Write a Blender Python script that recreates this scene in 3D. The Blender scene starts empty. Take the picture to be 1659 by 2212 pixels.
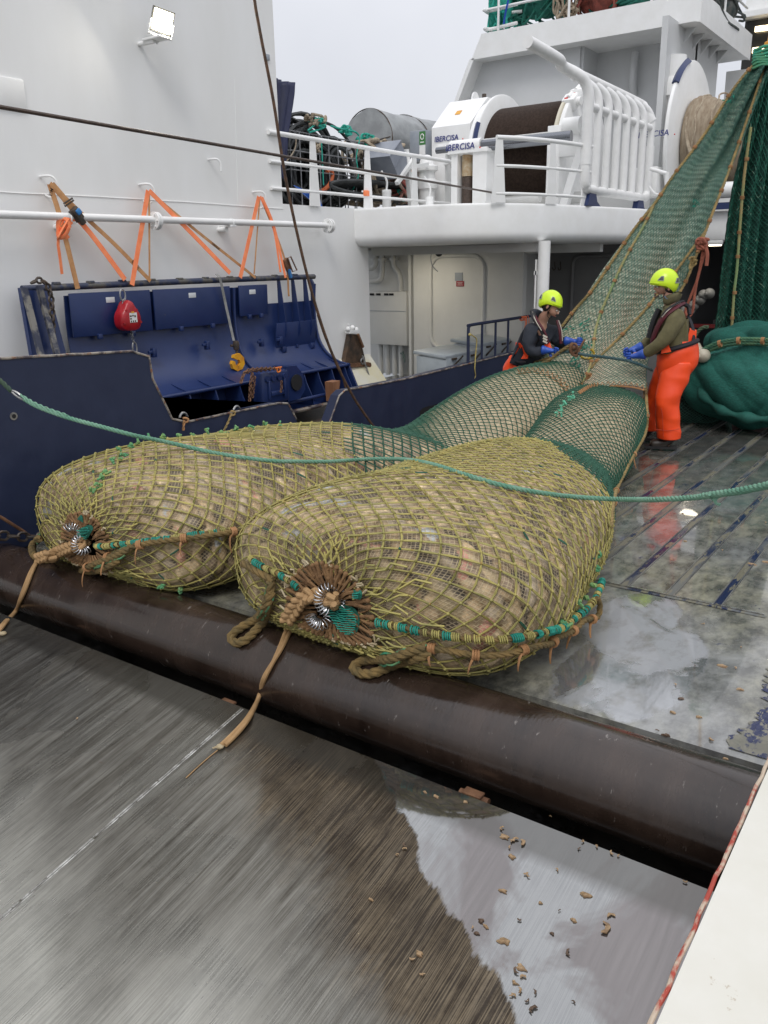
import bpy, bmesh, math, random
import numpy as np
from mathutils import Vector, Matrix
from mathutils.bvhtree import BVHTree
random.seed(7); rng = np.random.default_rng(7)
SC = bpy.context.scene
COL = SC.collection
# ------------------------------------------------------------------ camera
PW, PH, PF, CH = 1659.0, 2212.0, 1790.0, 1.95
def _axes():
    d = np.array([2150-PW/2, -(541-PH/2), -PF]); y = d/np.linalg.norm(d)
    e = -np.array([-1850-PW/2, -(620-PH/2), -PF]); e = e-y*np.dot(e, y); x = e/np.linalg.norm(e)
    return np.stack([x, y, np.cross(x, y)], 0)
RM = _axes(); CAMP = np.array([0, 0, CH])
cam = bpy.data.cameras.new('camera'); camo = bpy.data.objects.new('camera', cam); COL.objects.link(camo)
cam.sensor_fit = 'HORIZONTAL'; cam.sensor_width = 36; cam.lens = 36*PF/PW
cam.clip_start = .05; cam.clip_end = 3000
m4 = Matrix.Identity(4)
for i in range(3):
    for j in range(3): m4[i][j] = RM[i, j]
m4.translation = Vector(CAMP); camo.matrix_world = m4
SC.camera = camo
# ------------------------------------------------------------------ world, sun, exposure
W = bpy.data.worlds.new('World'); SC.world = W; W.use_nodes = True
nt = W.node_tree; nt.nodes.clear()
wo = nt.nodes.new('ShaderNodeOutputWorld'); bg = nt.nodes.new('ShaderNodeBackground'); sk = nt.nodes.new('ShaderNodeTexSky')
SUN_EL, SUN_AZ = 52, 150
sk.sky_type = 'NISHITA'; sk.sun_disc = False; sk.sun_elevation = math.radians(SUN_EL); sk.sun_rotation = math.radians(SUN_AZ)
mx = nt.nodes.new('ShaderNodeMix'); mx.data_type = 'RGBA'; mx.inputs[0].default_value = .9
nz = nt.nodes.new('ShaderNodeTexNoise'); nz.inputs['Scale'].default_value = 2.2; nz.inputs['Detail'].default_value = 4
tc = nt.nodes.new('ShaderNodeTexCoord'); cr = nt.nodes.new('ShaderNodeValToRGB')
cr.color_ramp.elements[0].position = .3; cr.color_ramp.elements[1].position = .7
cr.color_ramp.elements[0].color = (6.3, 6.4, 6.85, 1); cr.color_ramp.elements[1].color = (8.2, 8.25, 8.6, 1)
nt.links.new(tc.outputs['Generated'], nz.inputs['Vector']); nt.links.new(nz.outputs['Fac'], cr.inputs[0])
nt.links.new(sk.outputs[0], mx.inputs[6]); nt.links.new(cr.outputs[0], mx.inputs[7])
sz = nt.nodes.new('ShaderNodeSeparateXYZ'); nt.links.new(tc.outputs['Generated'], sz.inputs[0])   # overcast sky: brighter overhead than at the horizon
zr = nt.nodes.new('ShaderNodeMapRange'); zr.inputs[1].default_value = 0; zr.inputs[2].default_value = 1; zr.inputs[3].default_value = .88; zr.inputs[4].default_value = 1.75; nt.links.new(sz.outputs[2], zr.inputs[0])
vm = nt.nodes.new('ShaderNodeVectorMath'); vm.operation = 'SCALE'; nt.links.new(mx.outputs[2], vm.inputs[0]); nt.links.new(zr.outputs[0], vm.inputs['Scale'])
nt.links.new(vm.outputs[0], bg.inputs['Color']); bg.inputs['Strength'].default_value = .1
nt.links.new(bg.outputs[0], wo.inputs[0])
sl = bpy.data.lights.new('sun', 'SUN'); sl.energy = 1.0; sl.angle = math.radians(20); sl.color = (1, .97, .93)
so = bpy.data.objects.new('sun', sl); COL.objects.link(so)
# direction the light comes from (astern, starboard)
_e, _a = math.radians(SUN_EL), math.radians(SUN_AZ)
_d = Vector((math.sin(_a)*math.cos(_e), math.cos(_a)*math.cos(_e), math.sin(_e)))
so.rotation_euler = _d.to_track_quat('Z', 'Y').to_euler()
SC.view_settings.view_transform = 'Standard'; SC.view_settings.look = 'None'
SC.view_settings.exposure = .12; SC.view_settings.gamma = 1
SC.render.film_transparent = False
SC.cycles.max_bounces = 6; SC.cycles.use_denoising = True

# ------------------------------------------------------------------ pixel -> place on a known plane
def ray(px, py):
    d = RM @ np.array([px-PW/2, -(py-PH/2), -PF]); return d/np.linalg.norm(d)
def at(px, py, **k):
    d = ray(px, py); (a, v), = k.items()
    if a == 'd': return CAMP+d*v
    if a == 'r':  # stern ramp plane
        n = np.array([0, -math.sin(RA), math.cos(RA)]); p0 = np.array([0, RY, RZ])
        return CAMP+d*(np.dot(p0-CAMP, n)/np.dot(d, n))
    i = 'xyz'.index(a); return CAMP+d*((v-CAMP[i])/d[i])
RA, RY, RZ = math.radians(10.98), 2.63, -.205
# ------------------------------------------------------------------ mesh helpers
class MB:
    def __init__(s): s.v = []; s.f = []; s.m = []; s.n = 0
    def add(s, v, f, mi=0):
        v = np.asarray(v, float).reshape(-1, 3); s.v.append(v)
        s.f += [tuple(int(i)+s.n for i in q) for q in f]; s.m += [mi]*len(f); s.n += len(v); return s
    def box(s, c, d, rz=0, ry=0, rx=0, mi=0, bev=0):
        R = np.array((Matrix.Rotation(rz, 3, 'Z') @ Matrix.Rotation(ry, 3, 'Y') @ Matrix.Rotation(rx, 3, 'X')))
        h = np.array(d)/2
        if bev:
            b = min(bev, *(h*.9)); pts = []; fs = []
            bm = bmesh.new(); bmesh.ops.create_cube(bm, size=1)
            for w in bm.verts: w.co = Vector(w.co[i]*d[i] for i in range(3))
            bmesh.ops.bevel(bm, geom=list(bm.edges), offset=b, segments=2, affect='EDGES', profile=.5)
            bm.verts.ensure_lookup_table()
            pts = np.array([w.co[:] for w in bm.verts]); fs = [[w.index for w in f.verts] for f in bm.faces]; bm.free()
            return s.add(pts@R.T+np.array(c), fs, mi)
        v = np.array([[x, y, z] for z in (-1, 1) for y in (-1, 1) for x in (-1, 1)])*h
        return s.add(v@R.T+np.array(c), [(0, 2, 3, 1), (4, 5, 7, 6), (0, 1, 5, 4), (2, 6, 7, 3), (0, 4, 6, 2), (1, 3, 7, 5)], mi)
    def beam(s, a, b, w, h, up=(0, 0, 1), mi=0):
        a = np.array(a, float); b = np.array(b, float); t = b-a; t /= np.linalg.norm(t); u = np.array(up, float)
        if abs(np.dot(u, t)) > .95: u = np.array([1., 0, 0])
        r = np.cross(t, u); r /= np.linalg.norm(r); u = np.cross(r, t)
        v = [p+r*x*w/2+u*y*h/2 for p in (a, b) for x, y in ((-1, -1), (1, -1), (1, 1), (-1, 1))]
        return s.add(v, [(3, 2, 1, 0), (4, 5, 6, 7), (0, 1, 5, 4), (1, 2, 6, 5), (2, 3, 7, 6), (3, 0, 4, 7)], mi)
    def tube(s, pts, r, n=8, closed=False, caps=True, mi=0, flat=1.0):
        P = np.asarray(pts, float); k = len(P); r = np.full(k, r) if np.isscalar(r) else np.asarray(r, float)
        if closed: T = np.roll(P, -1, 0)-np.roll(P, 1, 0)
        else: T = np.gradient(P, axis=0)
        T /= np.linalg.norm(T, axis=1)[:, None]+1e-12
        u = np.array([0, 0, 1.]) if abs(T[0][2]) < .9 else np.array([1., 0, 0])
        A = []; u = u-T[0]*np.dot(u, T[0]); u /= np.linalg.norm(u)
        for t in T:
            u = u-t*np.dot(u, t); u /= np.linalg.norm(u)+1e-12; A.append(u.copy())
        A = np.array(A); B = np.cross(T, A); an = np.arange(n)*2*math.pi/n
        V = P[:, None]+r[:, None, None]*(np.cos(an)[None, :, None]*A[:, None]*flat+np.sin(an)[None, :, None]*B[:, None])
        F = [(i*n+j, i*n+(j+1) % n, ((i+1) % k)*n+(j+1) % n, ((i+1) % k)*n+j) for i in range(k if closed else k-1) for j in range(n)]
        if caps and not closed: F += [tuple(range(n))[::-1], tuple((k-1)*n+j for j in range(n))]
        return s.add(V.reshape(-1, 3), F, mi)
    def cyl(s, a, b, r, n=24, r2=None, mi=0): return s.tube([a, b], [r, r if r2 is None else r2], n, mi=mi)
    def lathe(s, prof, o, ax=(0, 0, 1), n=24, mi=0):
        ax = np.array(ax, float); ax /= np.linalg.norm(ax); u = np.array([1., 0, 0]) if abs(ax[0]) < .9 else np.array([0, 1., 0])
        u = np.cross(ax, u); u /= np.linalg.norm(u); w = np.cross(ax, u); an = np.arange(n)*2*math.pi/n
        V = [np.array(o)+ax*h+r*(math.cos(t)*u+math.sin(t)*w) for r, h in prof for t in an]; k = len(prof)
        F = [(i*n+j, i*n+(j+1) % n, (i+1)*n+(j+1) % n, (i+1)*n+j) for i in range(k-1) for j in range(n)]
        F += [tuple(range(n))[::-1], tuple((k-1)*n+j for j in range(n))]
        return s.add(V, F, mi)
    def prism(s, poly, vec, mi=0):
        a = np.asarray(poly, float); k = len(a); b = a+np.array(vec, float)
        return s.add(np.vstack([a, b]), [tuple(range(k))[::-1], tuple(range(k, 2*k))]+[(i, (i+1) % k, k+(i+1) % k, k+i) for i in range(k)], mi)
    def ball(s, c, r, n=12, m=8, mi=0, R=None):
        r = np.array([r]*3 if np.isscalar(r) else r, float); V = []
        for i in range(m+1):
            p = math.pi*i/m
            for j in range(n): V.append([math.sin(p)*math.cos(2*math.pi*j/n), math.sin(p)*math.sin(2*math.pi*j/n), math.cos(p)])
        V = np.array(V)*r
        if R is not None: V = V@np.array(R).T
        return s.add(V+np.array(c), [(i*n+j, (i+1)*n+j, (i+1)*n+(j+1) % n, i*n+(j+1) % n) for i in range(m) for j in range(n)], mi)
    def rope(s, pts, r, strands=3, pitch=None, n=6, mi=0, mis=None):
        P = resamp(pts, max(r*.8, .006)); pitch = pitch or r*7
        T = np.gradient(P, axis=0); T /= np.linalg.norm(T, axis=1)[:, None]+1e-12
        u = np.array([0, 0, 1.]) if abs(T[0][2]) < .9 else np.array([1., 0, 0]); A = []
        for t in T:
            u = u-t*np.dot(u, t); u /= np.linalg.norm(u)+1e-12; A.append(u.copy())
        A = np.array(A); B = np.cross(T, A); L = np.r_[0, np.cumsum(np.linalg.norm(np.diff(P, axis=0), axis=1))]
        for k in range(strands):
            ph = L/pitch*2*math.pi+k*2*math.pi/strands
            s.tube(P+r*.48*(np.cos(ph)[:, None]*A+np.sin(ph)[:, None]*B), r*.55, n, mi=(mis[k % len(mis)] if mis else mi))
        return s
def resamp(pts, step):
    P = np.asarray(pts, float)
    if len(P) > 2: P = cmr(P, 12)
    L = np.r_[0, np.cumsum(np.linalg.norm(np.diff(P, axis=0), axis=1))]; k = max(2, int(L[-1]/step)+1); q = np.linspace(0, L[-1], k)
    return np.stack([np.interp(q, L, P[:, i]) for i in range(P.shape[1])], 1)
def cmr(P, k=8):
    """Catmull-Rom through the points, k steps a span"""
    P = np.asarray(P, float); Q = np.vstack([2*P[0]-P[1], P, 2*P[-1]-P[-2]]); out = []
    for i in range(1, len(Q)-2):
        for t in np.arange(k)/k:
            out.append(.5*(2*Q[i]+(Q[i+1]-Q[i-1])*t+(2*Q[i-1]-5*Q[i]+4*Q[i+1]-Q[i+2])*t*t+(3*Q[i]-Q[i-1]-3*Q[i+1]+Q[i+2])*t**3))
    out.append(P[-1]); return np.array(out)
ORG = {}
def link(name, me, mats, parent, smooth, ang=40):
    o = bpy.data.objects.new(name, me); COL.objects.link(o)
    for m in (mats if isinstance(mats, (list, tuple)) else [mats]): me.materials.append(m)
    if smooth:
        me.polygons.foreach_set('use_smooth', [True]*len(me.polygons))
        if ang: me.set_sharp_from_angle(angle=math.radians(ang))
    if parent is not None: o.parent = parent
    return o
def build(mb, name, mats, parent=None, smooth=True, ang=40, org=None):
    V = np.vstack(mb.v)
    if parent is not None: c = ORG[parent]
    elif org is not None: c = np.array(org, float)
    else: lo, hi = V.min(0), V.max(0); c = np.array([(lo[0]+hi[0])/2, (lo[1]+hi[1])/2, lo[2]])
    me = bpy.data.meshes.new(name); me.from_pydata((V-c).tolist(), [], mb.f)
    if len(set(mb.m)) > 1: me.polygons.foreach_set('material_index', mb.m)
    me.update(); o = link(name, me, mats, parent, smooth, ang)
    if parent is None: o.location = c
    ORG[o] = c; return o
def root(name, loc, label, cat, group=None):
    o = bpy.data.objects.new(name, None); COL.objects.link(o); o.location = tuple(float(t) for t in loc); ORG[o] = np.array(loc, float)
    o.empty_display_size = .1; return tag(o, label, cat, group)
def tag(o, label=None, cat=None, group=None, kind=None):
    if label: o['label'] = label
    if cat: o['category'] = cat
    if group: o['group'] = group
    if kind: o['kind'] = kind
    return o
def gridmesh(name, P, mats, parent=None, per_u=False, per_v=False, uv=None, col=None, org=None, mi=None):
    """P (nu, nv, 3) grid -> mesh with optional uv (nu,nv,2) and colour (nu,nv,3)"""
    nu, nv = P.shape[:2]; iu = np.arange(nu if per_u else nu-1); iv = np.arange(nv if per_v else nv-1)
    I, J = np.meshgrid(iu, iv, indexing='ij'); I1, J1 = (I+1) % nu, (J+1) % nv
    F = np.stack([I*nv+J, I1*nv+J, I1*nv+J1, I*nv+J1], -1).reshape(-1, 4)
    V = P.reshape(-1, 3); c = ORG[parent] if parent is not None else (np.array(org) if org is not None else V.mean(0))
    me = bpy.data.meshes.new(name); me.from_pydata((V-c).tolist(), [], F.tolist())
    if uv is not None:
        l = me.uv_layers.new(name='UVMap'); l.data.foreach_set('uv', uv.reshape(-1, 2)[F.reshape(-1)].reshape(-1).astype(np.float32))
    if col is not None:
        a = me.color_attributes.new('Col', 'FLOAT_COLOR', 'POINT'); cc = np.ones((nu*nv, 4), np.float32); cc[:, :3] = col.reshape(-1, 3)
        a.data.foreach_set('color', cc.reshape(-1))
    me.update(); o = link(name, me, mats, parent, True, 0)
    if parent is None: o.location = c
    ORG[o] = c; return o
def textobj(s, name, mat, parent, pos, xdir, ydir, size, ext=.002, shear=.0, sx=1):
    cu = bpy.data.curves.new('lettering', 'FONT'); cu.body = s; cu.size = size; cu.extrude = ext; cu.align_x = 'CENTER'; cu.align_y = 'CENTER'; cu.shear = shear; cu.offset = size*.008
    t = bpy.data.objects.new('lettering', cu); COL.objects.link(t); bpy.context.view_layer.update()
    me = bpy.data.meshes.new_from_object(t.evaluated_get(bpy.context.evaluated_depsgraph_get()))
    bpy.data.objects.remove(t); bpy.data.curves.remove(cu)
    x = Vector(xdir).normalized(); y = Vector(ydir); y = (y-x*y.dot(x)).normalized(); z = x.cross(y)
    M = Matrix((x*sx, y, z)).transposed().to_4x4(); M.translation = Vector(pos)-Vector(ORG[parent])
    me.transform(M); me.materials.clear(); me.materials.append(mat); o = bpy.data.objects.new(name, me); COL.objects.link(o); o.parent = parent; ORG[o] = ORG[parent]; return o
# ------------------------------------------------------------------ materials
def mat(name, c1, c2=None, scale=5, rough=.5, r2=None, metal=0, bump=0, bscale=None, detail=5, spots=None, sscale=8, sthr=.62, stretch=(1, 1, 1), emis=None, coat=0, contrast=.25, spec=None, fine=None):
    m = bpy.data.materials.new(name); m.use_nodes = True; t = m.node_tree; N = t.nodes; L = t.links
    b = N['Principled BSDF']; b.inputs['Roughness'].default_value = rough; b.inputs['Metallic'].default_value = metal
    b.inputs['Base Color'].default_value = (*c1, 1); b.inputs['Coat Weight'].default_value = coat
    if spec is not None: b.inputs['Specular IOR Level'].default_value = spec
    if emis: b.inputs['Emission Color'].default_value = (*emis[:3], 1); b.inputs['Emission Strength'].default_value = emis[3]
    tc = N.new('ShaderNodeTexCoord'); mp = N.new('ShaderNodeMapping'); mp.inputs['Scale'].default_value = stretch
    L.new(tc.outputs['Object'], mp.inputs[0])
    last = None
    if c2 is not None:
        n = N.new('ShaderNodeTexNoise'); n.inputs['Scale'].default_value = scale; n.inputs['Detail'].default_value = detail; n.inputs['Roughness'].default_value = .6
        L.new(mp.outputs[0], n.inputs['Vector'])
        r = N.new('ShaderNodeMapRange'); r.inputs[1].default_value = .5-contrast/2; r.inputs[2].default_value = .5+contrast/2; L.new(n.outputs['Fac'], r.inputs[0])
        x = N.new('ShaderNodeMix'); x.data_type = 'RGBA'; x.inputs[6].default_value = (*c1, 1); x.inputs[7].default_value = (*c2, 1)
        L.new(r.outputs[0], x.inputs[0]); last = x.outputs[2]
        if r2 is not None:
            q = N.new('ShaderNodeMapRange'); q.inputs[3].default_value = rough; q.inputs[4].default_value = r2; L.new(r.outputs[0], q.inputs[0]); L.new(q.outputs[0], b.inputs['Roughness'])
    if spots is not None:
        n = N.new('ShaderNodeTexNoise'); n.inputs['Scale'].default_value = sscale; n.inputs['Detail'].default_value = 8; n.inputs['Roughness'].default_value = .7; L.new(mp.outputs[0], n.inputs['Vector'])
        r = N.new('ShaderNodeMapRange'); r.inputs[1].default_value = sthr; r.inputs[2].default_value = sthr+.03; L.new(n.outputs['Fac'], r.inputs[0])
        x = N.new('ShaderNodeMix'); x.data_type = 'RGBA'; x.inputs[7].default_value = (*spots, 1)
        if last is None: x.inputs[6].default_value = (*c1, 1)
        else: L.new(last, x.inputs[6])
        L.new(r.outputs[0], x.inputs[0]); last = x.outputs[2]
    if last is not None: L.new(last, b.inputs['Base Color'])
    if bump:
        n = N.new('ShaderNodeTexNoise'); n.inputs['Scale'].default_value = bscale or scale*4; n.inputs['Detail'].default_value = 4; L.new(mp.outputs[0], n.inputs['Vector'])
        u = N.new('ShaderNodeBump'); u.inputs['Strength'].default_value = bump; u.inputs['Distance'].default_value = .01; L.new(n.outputs['Fac'], u.inputs['Height']); L.new(u.outputs[0], b.inputs['Normal'])
    return m
WHITE = mat('white_paint', (.85, .855, .85), (.77, .77, .75), 1.3, .32, .5, bump=.08, bscale=3, stretch=(1, 1, .35), contrast=.5, spots=(.55, .5, .42), sscale=11, sthr=.74)
WHITE2 = mat('white_paint_plain', (.86, .865, .86), (.78, .78, .76), 4, .35, .5, bump=.05, contrast=.5)
WPIPE = mat('white_pipe_paint', (.84, .84, .83), (.78, .78, .77), 5, .4, .5, spots=(.2, .18, .16), sscale=14, sthr=.76)
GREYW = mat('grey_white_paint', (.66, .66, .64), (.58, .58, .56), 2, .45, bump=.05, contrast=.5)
GREY = mat('grey_paint', (.33, .36, .4), (.27, .3, .34), 4, .45, bump=.05)
LGREY = mat('locker_grey_paint', (.4, .44, .47), (.33, .37, .4), 4, .45, bump=.05)
BLUE = mat('navy_paint', (.009, .022, .088), (.017, .034, .118), 3, .3, .42, bump=.12, bscale=9, spots=(.09, .085, .08), sscale=9, sthr=.69, contrast=.5)
BLUEM = mat('navy_paint_matt', (.009, .016, .048), (.017, .026, .064), 5, .5, .65, bump=.15, bscale=12, spots=(.12, .12, .11), sscale=7, sthr=.7, contrast=.5)
WORN = mat('worn_steel_edge', (.3, .27, .23), (.06, .05, .06), 9, .5, bump=.3, contrast=.12, detail=8, spots=(.22, .1, .05), sscale=16, sthr=.56)
STEEL = mat('bare_steel', (.42, .42, .42), (.25, .25, .25), 20, .35, metal=.8, bump=.15)
DSTEEL = mat('dark_steel', (.05, .045, .04), (.1, .07, .05), 15, .5, metal=.3, bump=.3)
RUST = mat('rusty_steel', (.09, .04, .02), (.2, .1, .05), 14, .75, bump=.4)
BLACK = mat('black_rubber', (.012, .012, .013), (.03, .03, .03), 6, .5, bump=.2)
DARK = mat('dark_opening', (.01, .01, .011), None, rough=.8)
WIRE = mat('greasy_wire', (.05, .035, .028), (.09, .06, .045), 30, .4, metal=.3, bump=.4, bscale=200)
RWIRE = mat('rusty_wire', (.12, .06, .03), (.05, .03, .02), 20, .6, bump=.5, bscale=150)
ORANGE = mat('orange_webbing', (.98, .3, .13), (.9, .22, .08), 12, .7, bump=.2, bscale=120)
OCHRE = mat('ochre_webbing', (.55, .29, .12), (.42, .2, .08), 14, .7, bump=.2, bscale=120)
RED = mat('red_plastic', (.42, .012, .02), (.3, .01, .015), 8, .3, bump=.05)
YELLOW = mat('yellow_paint', (.75, .38, .02), (.6, .25, .02), 12, .4, bump=.1, spots=(.08, .05, .03), sscale=20, sthr=.66)
GALV = mat('galvanised_wire', (.3, .31, .32), (.2, .2, .21), 12, .4, metal=.6)
NAVYTXT = mat('navy_lettering', (.03, .04, .2), None, rough=.5)
REDTXT = mat('red_lettering', (.7, .02, .02), None, rough=.5)
# ================================================================== SETTING
OX, OY = -2.0, 2.6
def _line(p, q, flip=1):
    """unit half-plane function from two ramp pixels, positive to the right of p->q"""
    a, b_ = at(*p, r=0), at(*q, r=0); a = (a[0]-OX, a[1]-OY); b_ = (b_[0]-OX, b_[1]-OY); d = (b_[0]-a[0], b_[1]-a[1]); l = math.hypot(*d); n = (-d[1]/l*flip, d[0]/l*flip); return (n[0], n[1], -(n[0]*a[0]+n[1]*a[1]))
WETA = _line((832, 1700), (1085, 2150))
LZ = _line((0, 1640), (560, 2212), -1); BZ = _line((560, 1900), (700, 2212)); TG = (9, 10)
def streak_mat(name, kind):
    m = bpy.data.materials.new(name); m.use_nodes = True; t = m.node_tree; N = t.nodes; L = t.links; b = N['Principled BSDF']
    tc = N.new('ShaderNodeTexCoord')
    def noise(sc, st, det=6, ro=.6, off=(0, 0, 0), dist=0):
        mp = N.new('ShaderNodeMapping'); mp.inputs['Scale'].default_value = st; mp.inputs['Location'].default_value = off; L.new(tc.outputs['Object'], mp.inputs[0])
        n = N.new('ShaderNodeTexNoise'); n.inputs['Scale'].default_value = sc; n.inputs['Detail'].default_value = det; n.inputs['Roughness'].default_value = ro; n.inputs['Distortion'].default_value = dist
        L.new(mp.outputs[0], n.inputs['Vector']); return n.outputs['Fac']
    def rng_(f, a, c, lo=0, hi=1, smooth=False):
        r = N.new('ShaderNodeMapRange'); r.inputs[1].default_value = a; r.inputs[2].default_value = c; r.inputs[3].default_value = lo; r.inputs[4].default_value = hi
        if smooth: r.interpolation_type = 'SMOOTHSTEP'
        L.new(f, r.inputs[0]); return r.outputs[0]
    def mixc(f, a, c):
        x = N.new('ShaderNodeMix'); x.data_type = 'RGBA'
        if isinstance(f, float): x.inputs[0].default_value = f
        else: L.new(f, x.inputs[0])
        for k, v in ((6, a), (7, c)):
            if isinstance(v, tuple): x.inputs[k].default_value = (*v, 1)
            else: L.new(v, x.inputs[k])
        return x.outputs[2]
    def mth(op, a, c):
        x = N.new('ShaderNodeMath'); x.operation = op; x.use_clamp = True
        for k, v in ((0, a), (1, c)):
            if isinstance(v, (int, float)): x.inputs[k].default_value = v
            else: L.new(v, x.inputs[k])
        return x.outputs[0]
    sep = N.new('ShaderNodeSeparateXYZ'); L.new(tc.outputs['Object'], sep.inputs[0])
    if kind == 'ramp':
        fine = mth('ADD', mth('ADD', rng_(noise(1, (260, 3.5, 1), 2, .5), .42, .60, .14, .44), rng_(noise(1, (75, 1.4, 1), 6, .8, (7, 3, 0)), .3, .7, .0, .20)), rng_(noise(6, (1, .7, 1), 10, .8, (2, 8, 0)), .3, .7, 0, .36)); med = noise(1, (22, 1.1, 1), 4, .7, (3, 1, 0)); big = noise(.9, (1.2, .75, 1), 4, .6, (1.3, 4.2, 0), .6)
        X, Y_ = sep.outputs[0], sep.outputs[1]
        def lin(a, b_, c_):   # a*x + b*y + c
            x1 = N.new('ShaderNodeMath'); x1.operation = 'MULTIPLY_ADD'; L.new(X, x1.inputs[0]); x1.inputs[1].default_value = a; x1.inputs[2].default_value = c_
            x2 = N.new('ShaderNodeMath'); x2.operation = 'MULTIPLY_ADD'; L.new(Y_, x2.inputs[0]); x2.inputs[1].default_value = b_; L.new(x1.outputs[0], x2.inputs[2]); return x2.outputs[0]
        def add(a, b_, k=1.0):
            x1 = N.new('ShaderNodeMath'); x1.operation = 'MULTIPLY_ADD'; L.new(b_, x1.inputs[0]); x1.inputs[1].default_value = k; L.new(a, x1.inputs[2]); return x1.outputs[0]
        wob = noise(3.0, (1, .5, 1), 7, .65, (5, 1, 0), .4); stk = noise(1, (45, 2.0, 1), 3, .7, (9, 4, 0))
        wet = rng_(add(add(lin(WETA[0], WETA[1], WETA[2]), wob, .26), stk, .025), .135, .15)
        tongue = rng_(add(add(lin(1.0, .12, .0), wob, .35), stk, .22), TG[0], TG[1])
        c = mixc(rng_(fine, .28, .75), (.075, .067, .055), (.165, .155, .132))
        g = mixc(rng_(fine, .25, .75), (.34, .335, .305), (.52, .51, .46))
        lightz = rng_(add(lin(LZ[0], LZ[1], LZ[2]), big, 1.6), .62, 1.25)  # pale lower left zone: sky reflection painted into the steel colour
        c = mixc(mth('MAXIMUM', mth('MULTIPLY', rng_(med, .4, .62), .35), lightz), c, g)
        d = mixc(rng_(fine, .42, .85), (.03, .02, .012), (.2, .155, .1))
        brn = rng_(add(add(lin(BZ[0], BZ[1], BZ[2]), med, .35), wob, .6), .55, .75)
        c = mixc(mth('MULTIPLY', brn, .9), c, d)
        w1 = mixc(rng_(fine, .3, .7), (.24, .245, .245), (.31, .315, .31)); w2 = mixc(rng_(stk, .3, .7), (.15, .135, .13), (.2, .18, .175))  # puddle base made paler so the colour carries the sky reflection
        blot = rng_(add(noise(1.6, (1, .7, 1), 5, .6, (2.5, 8, 0), .8), stk, .12), .57, .66)
        c = mixc(wet, c, mixc(blot, w1, w2))
        c = mixc(rng_(noise(6, (1, 1, 1), 8, .7, (7, 2, 0)), .67, .72, 0, .5), c, (.12, .06, .035))
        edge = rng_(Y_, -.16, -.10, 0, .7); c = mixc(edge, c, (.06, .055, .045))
        L.new(c, b.inputs['Base Color'])
        damp = rng_(noise(1.5, (1, .8, 1), 7, .55, (6.1, 3.4, 0), .6), .47, .51, smooth=True)
        rr = mth('ADD', rng_(damp, 0, 1, .36, .14), rng_(fine, .3, .7, 0, .1))
        rm = N.new('ShaderNodeMix'); L.new(wet, rm.inputs[0]); L.new(rr, rm.inputs[2]); rm.inputs[3].default_value = .045; L.new(rm.outputs[0], b.inputs['Roughness'])
        b.inputs['Metallic'].default_value = .7
        cw = N.new('ShaderNodeMath'); cw.operation = 'MULTIPLY'; L.new(wet, cw.inputs[0]); cw.inputs[1].default_value = 1.0; L.new(cw.outputs[0], b.inputs['Coat Weight']); b.inputs['Coat Roughness'].default_value = .02; b.inputs['Coat IOR'].default_value = 1.6
        bp = N.new('ShaderNodeBump'); bp.inputs['Strength'].default_value = .25; bp.inputs['Distance'].default_value = .003
        L.new(mth('MULTIPLY', fine, rng_(wet, 0, 1, 1, .03)), bp.inputs['Height']); L.new(bp.outputs[0], b.inputs['Normal'])
    else:
        big = noise(1.1, (1, .7, 1), 6, .65, (2, 5, 0), .3); med = noise(7, (1, .6, 1), 8, .7); fine = noise(30, (1, .5, 1), 4, .7)
        c = mixc(rng_(med, .4, .62), (.085, .085, .072), (.31, .30, .23))
        c = mixc(rng_(fine, .55, .7, 0, .5), c, (.3, .29, .24))
        c = mixc(rng_(big, .42, .6), c, mixc(rng_(med, .4, .6), (.13, .132, .128), (.26, .265, .255)))
        c = mixc(rng_(noise(3.2, (1, .8, 1), 9, .75, (11, 3, 0)), .61, .64, 0, .8), c, (.01, .018, .075))
        c = mixc(rng_(noise(2.3, (1, .8, 1), 8, .7, (4, 9, 0)), .68, .71, 0, .7), c, (.13, .075, .04))
        c = mixc(rng_(noise(1.6, (1, 1, 1), 8, .6, (31, 9, 0)), .7, .72, 0, .6), c, (.3, .36, .08))
        # deck colour darkens steadily towards the forward part
        c = mixc(rng_(sep.outputs[1], .3, 4.0, 0, .75), c, (.035, .034, .032))
        wv = noise(5.5, (1.3, .7, 1), 10, .8, (3, 3, 0), .2)
        def dist(v, lo, hi, sft):
            return mth('MULTIPLY', rng_(v, lo-sft, lo+sft), rng_(v, hi-sft, hi+sft, 1, 0))
        box = mth('MULTIPLY', dist(sep.outputs[0], .55, 1.12, .14), dist(sep.outputs[1], -1.75, -.75, .25))
        box2 = mth('MULTIPLY', dist(sep.outputs[0], .45, .85, .12), dist(sep.outputs[1], -1.1, -.3, .25))
        sky_sheen = rng_(mth('MULTIPLY', mth('MAXIMUM', box, box2), mth('ADD', wv, .25)), .30, .36)  # pale metallic patch painting the sky's reflection onto the wet deck
        c = mixc(sky_sheen, c, mixc(rng_(med, .5, .78), (.4, .41, .42), (.2, .19, .155)))
        L.new(mth('MULTIPLY', sky_sheen, .75), b.inputs['Metallic'])
        L.new(c, b.inputs['Base Color'])
        wet = rng_(noise(1.3, (1, .8, 1), 7, .6, (1.1, 3.4, 0), .5), .4, .46, smooth=True)
        rr = mth('ADD', rng_(wet, 0, 1, .26, .035), rng_(fine, .3, .7, 0, .05)); L.new(mth('MULTIPLY', rr, rng_(sky_sheen, 0, 1, 1, 1.9)), b.inputs['Roughness'])
        bp = N.new('ShaderNodeBump'); bp.inputs['Strength'].default_value = .25; bp.inputs['Distance'].default_value = .004
        L.new(mth('MULTIPLY', med, rng_(wet, 0, 1, 1, .06)), bp.inputs['Height']); L.new(bp.outputs[0], b.inputs['Normal'])
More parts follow.
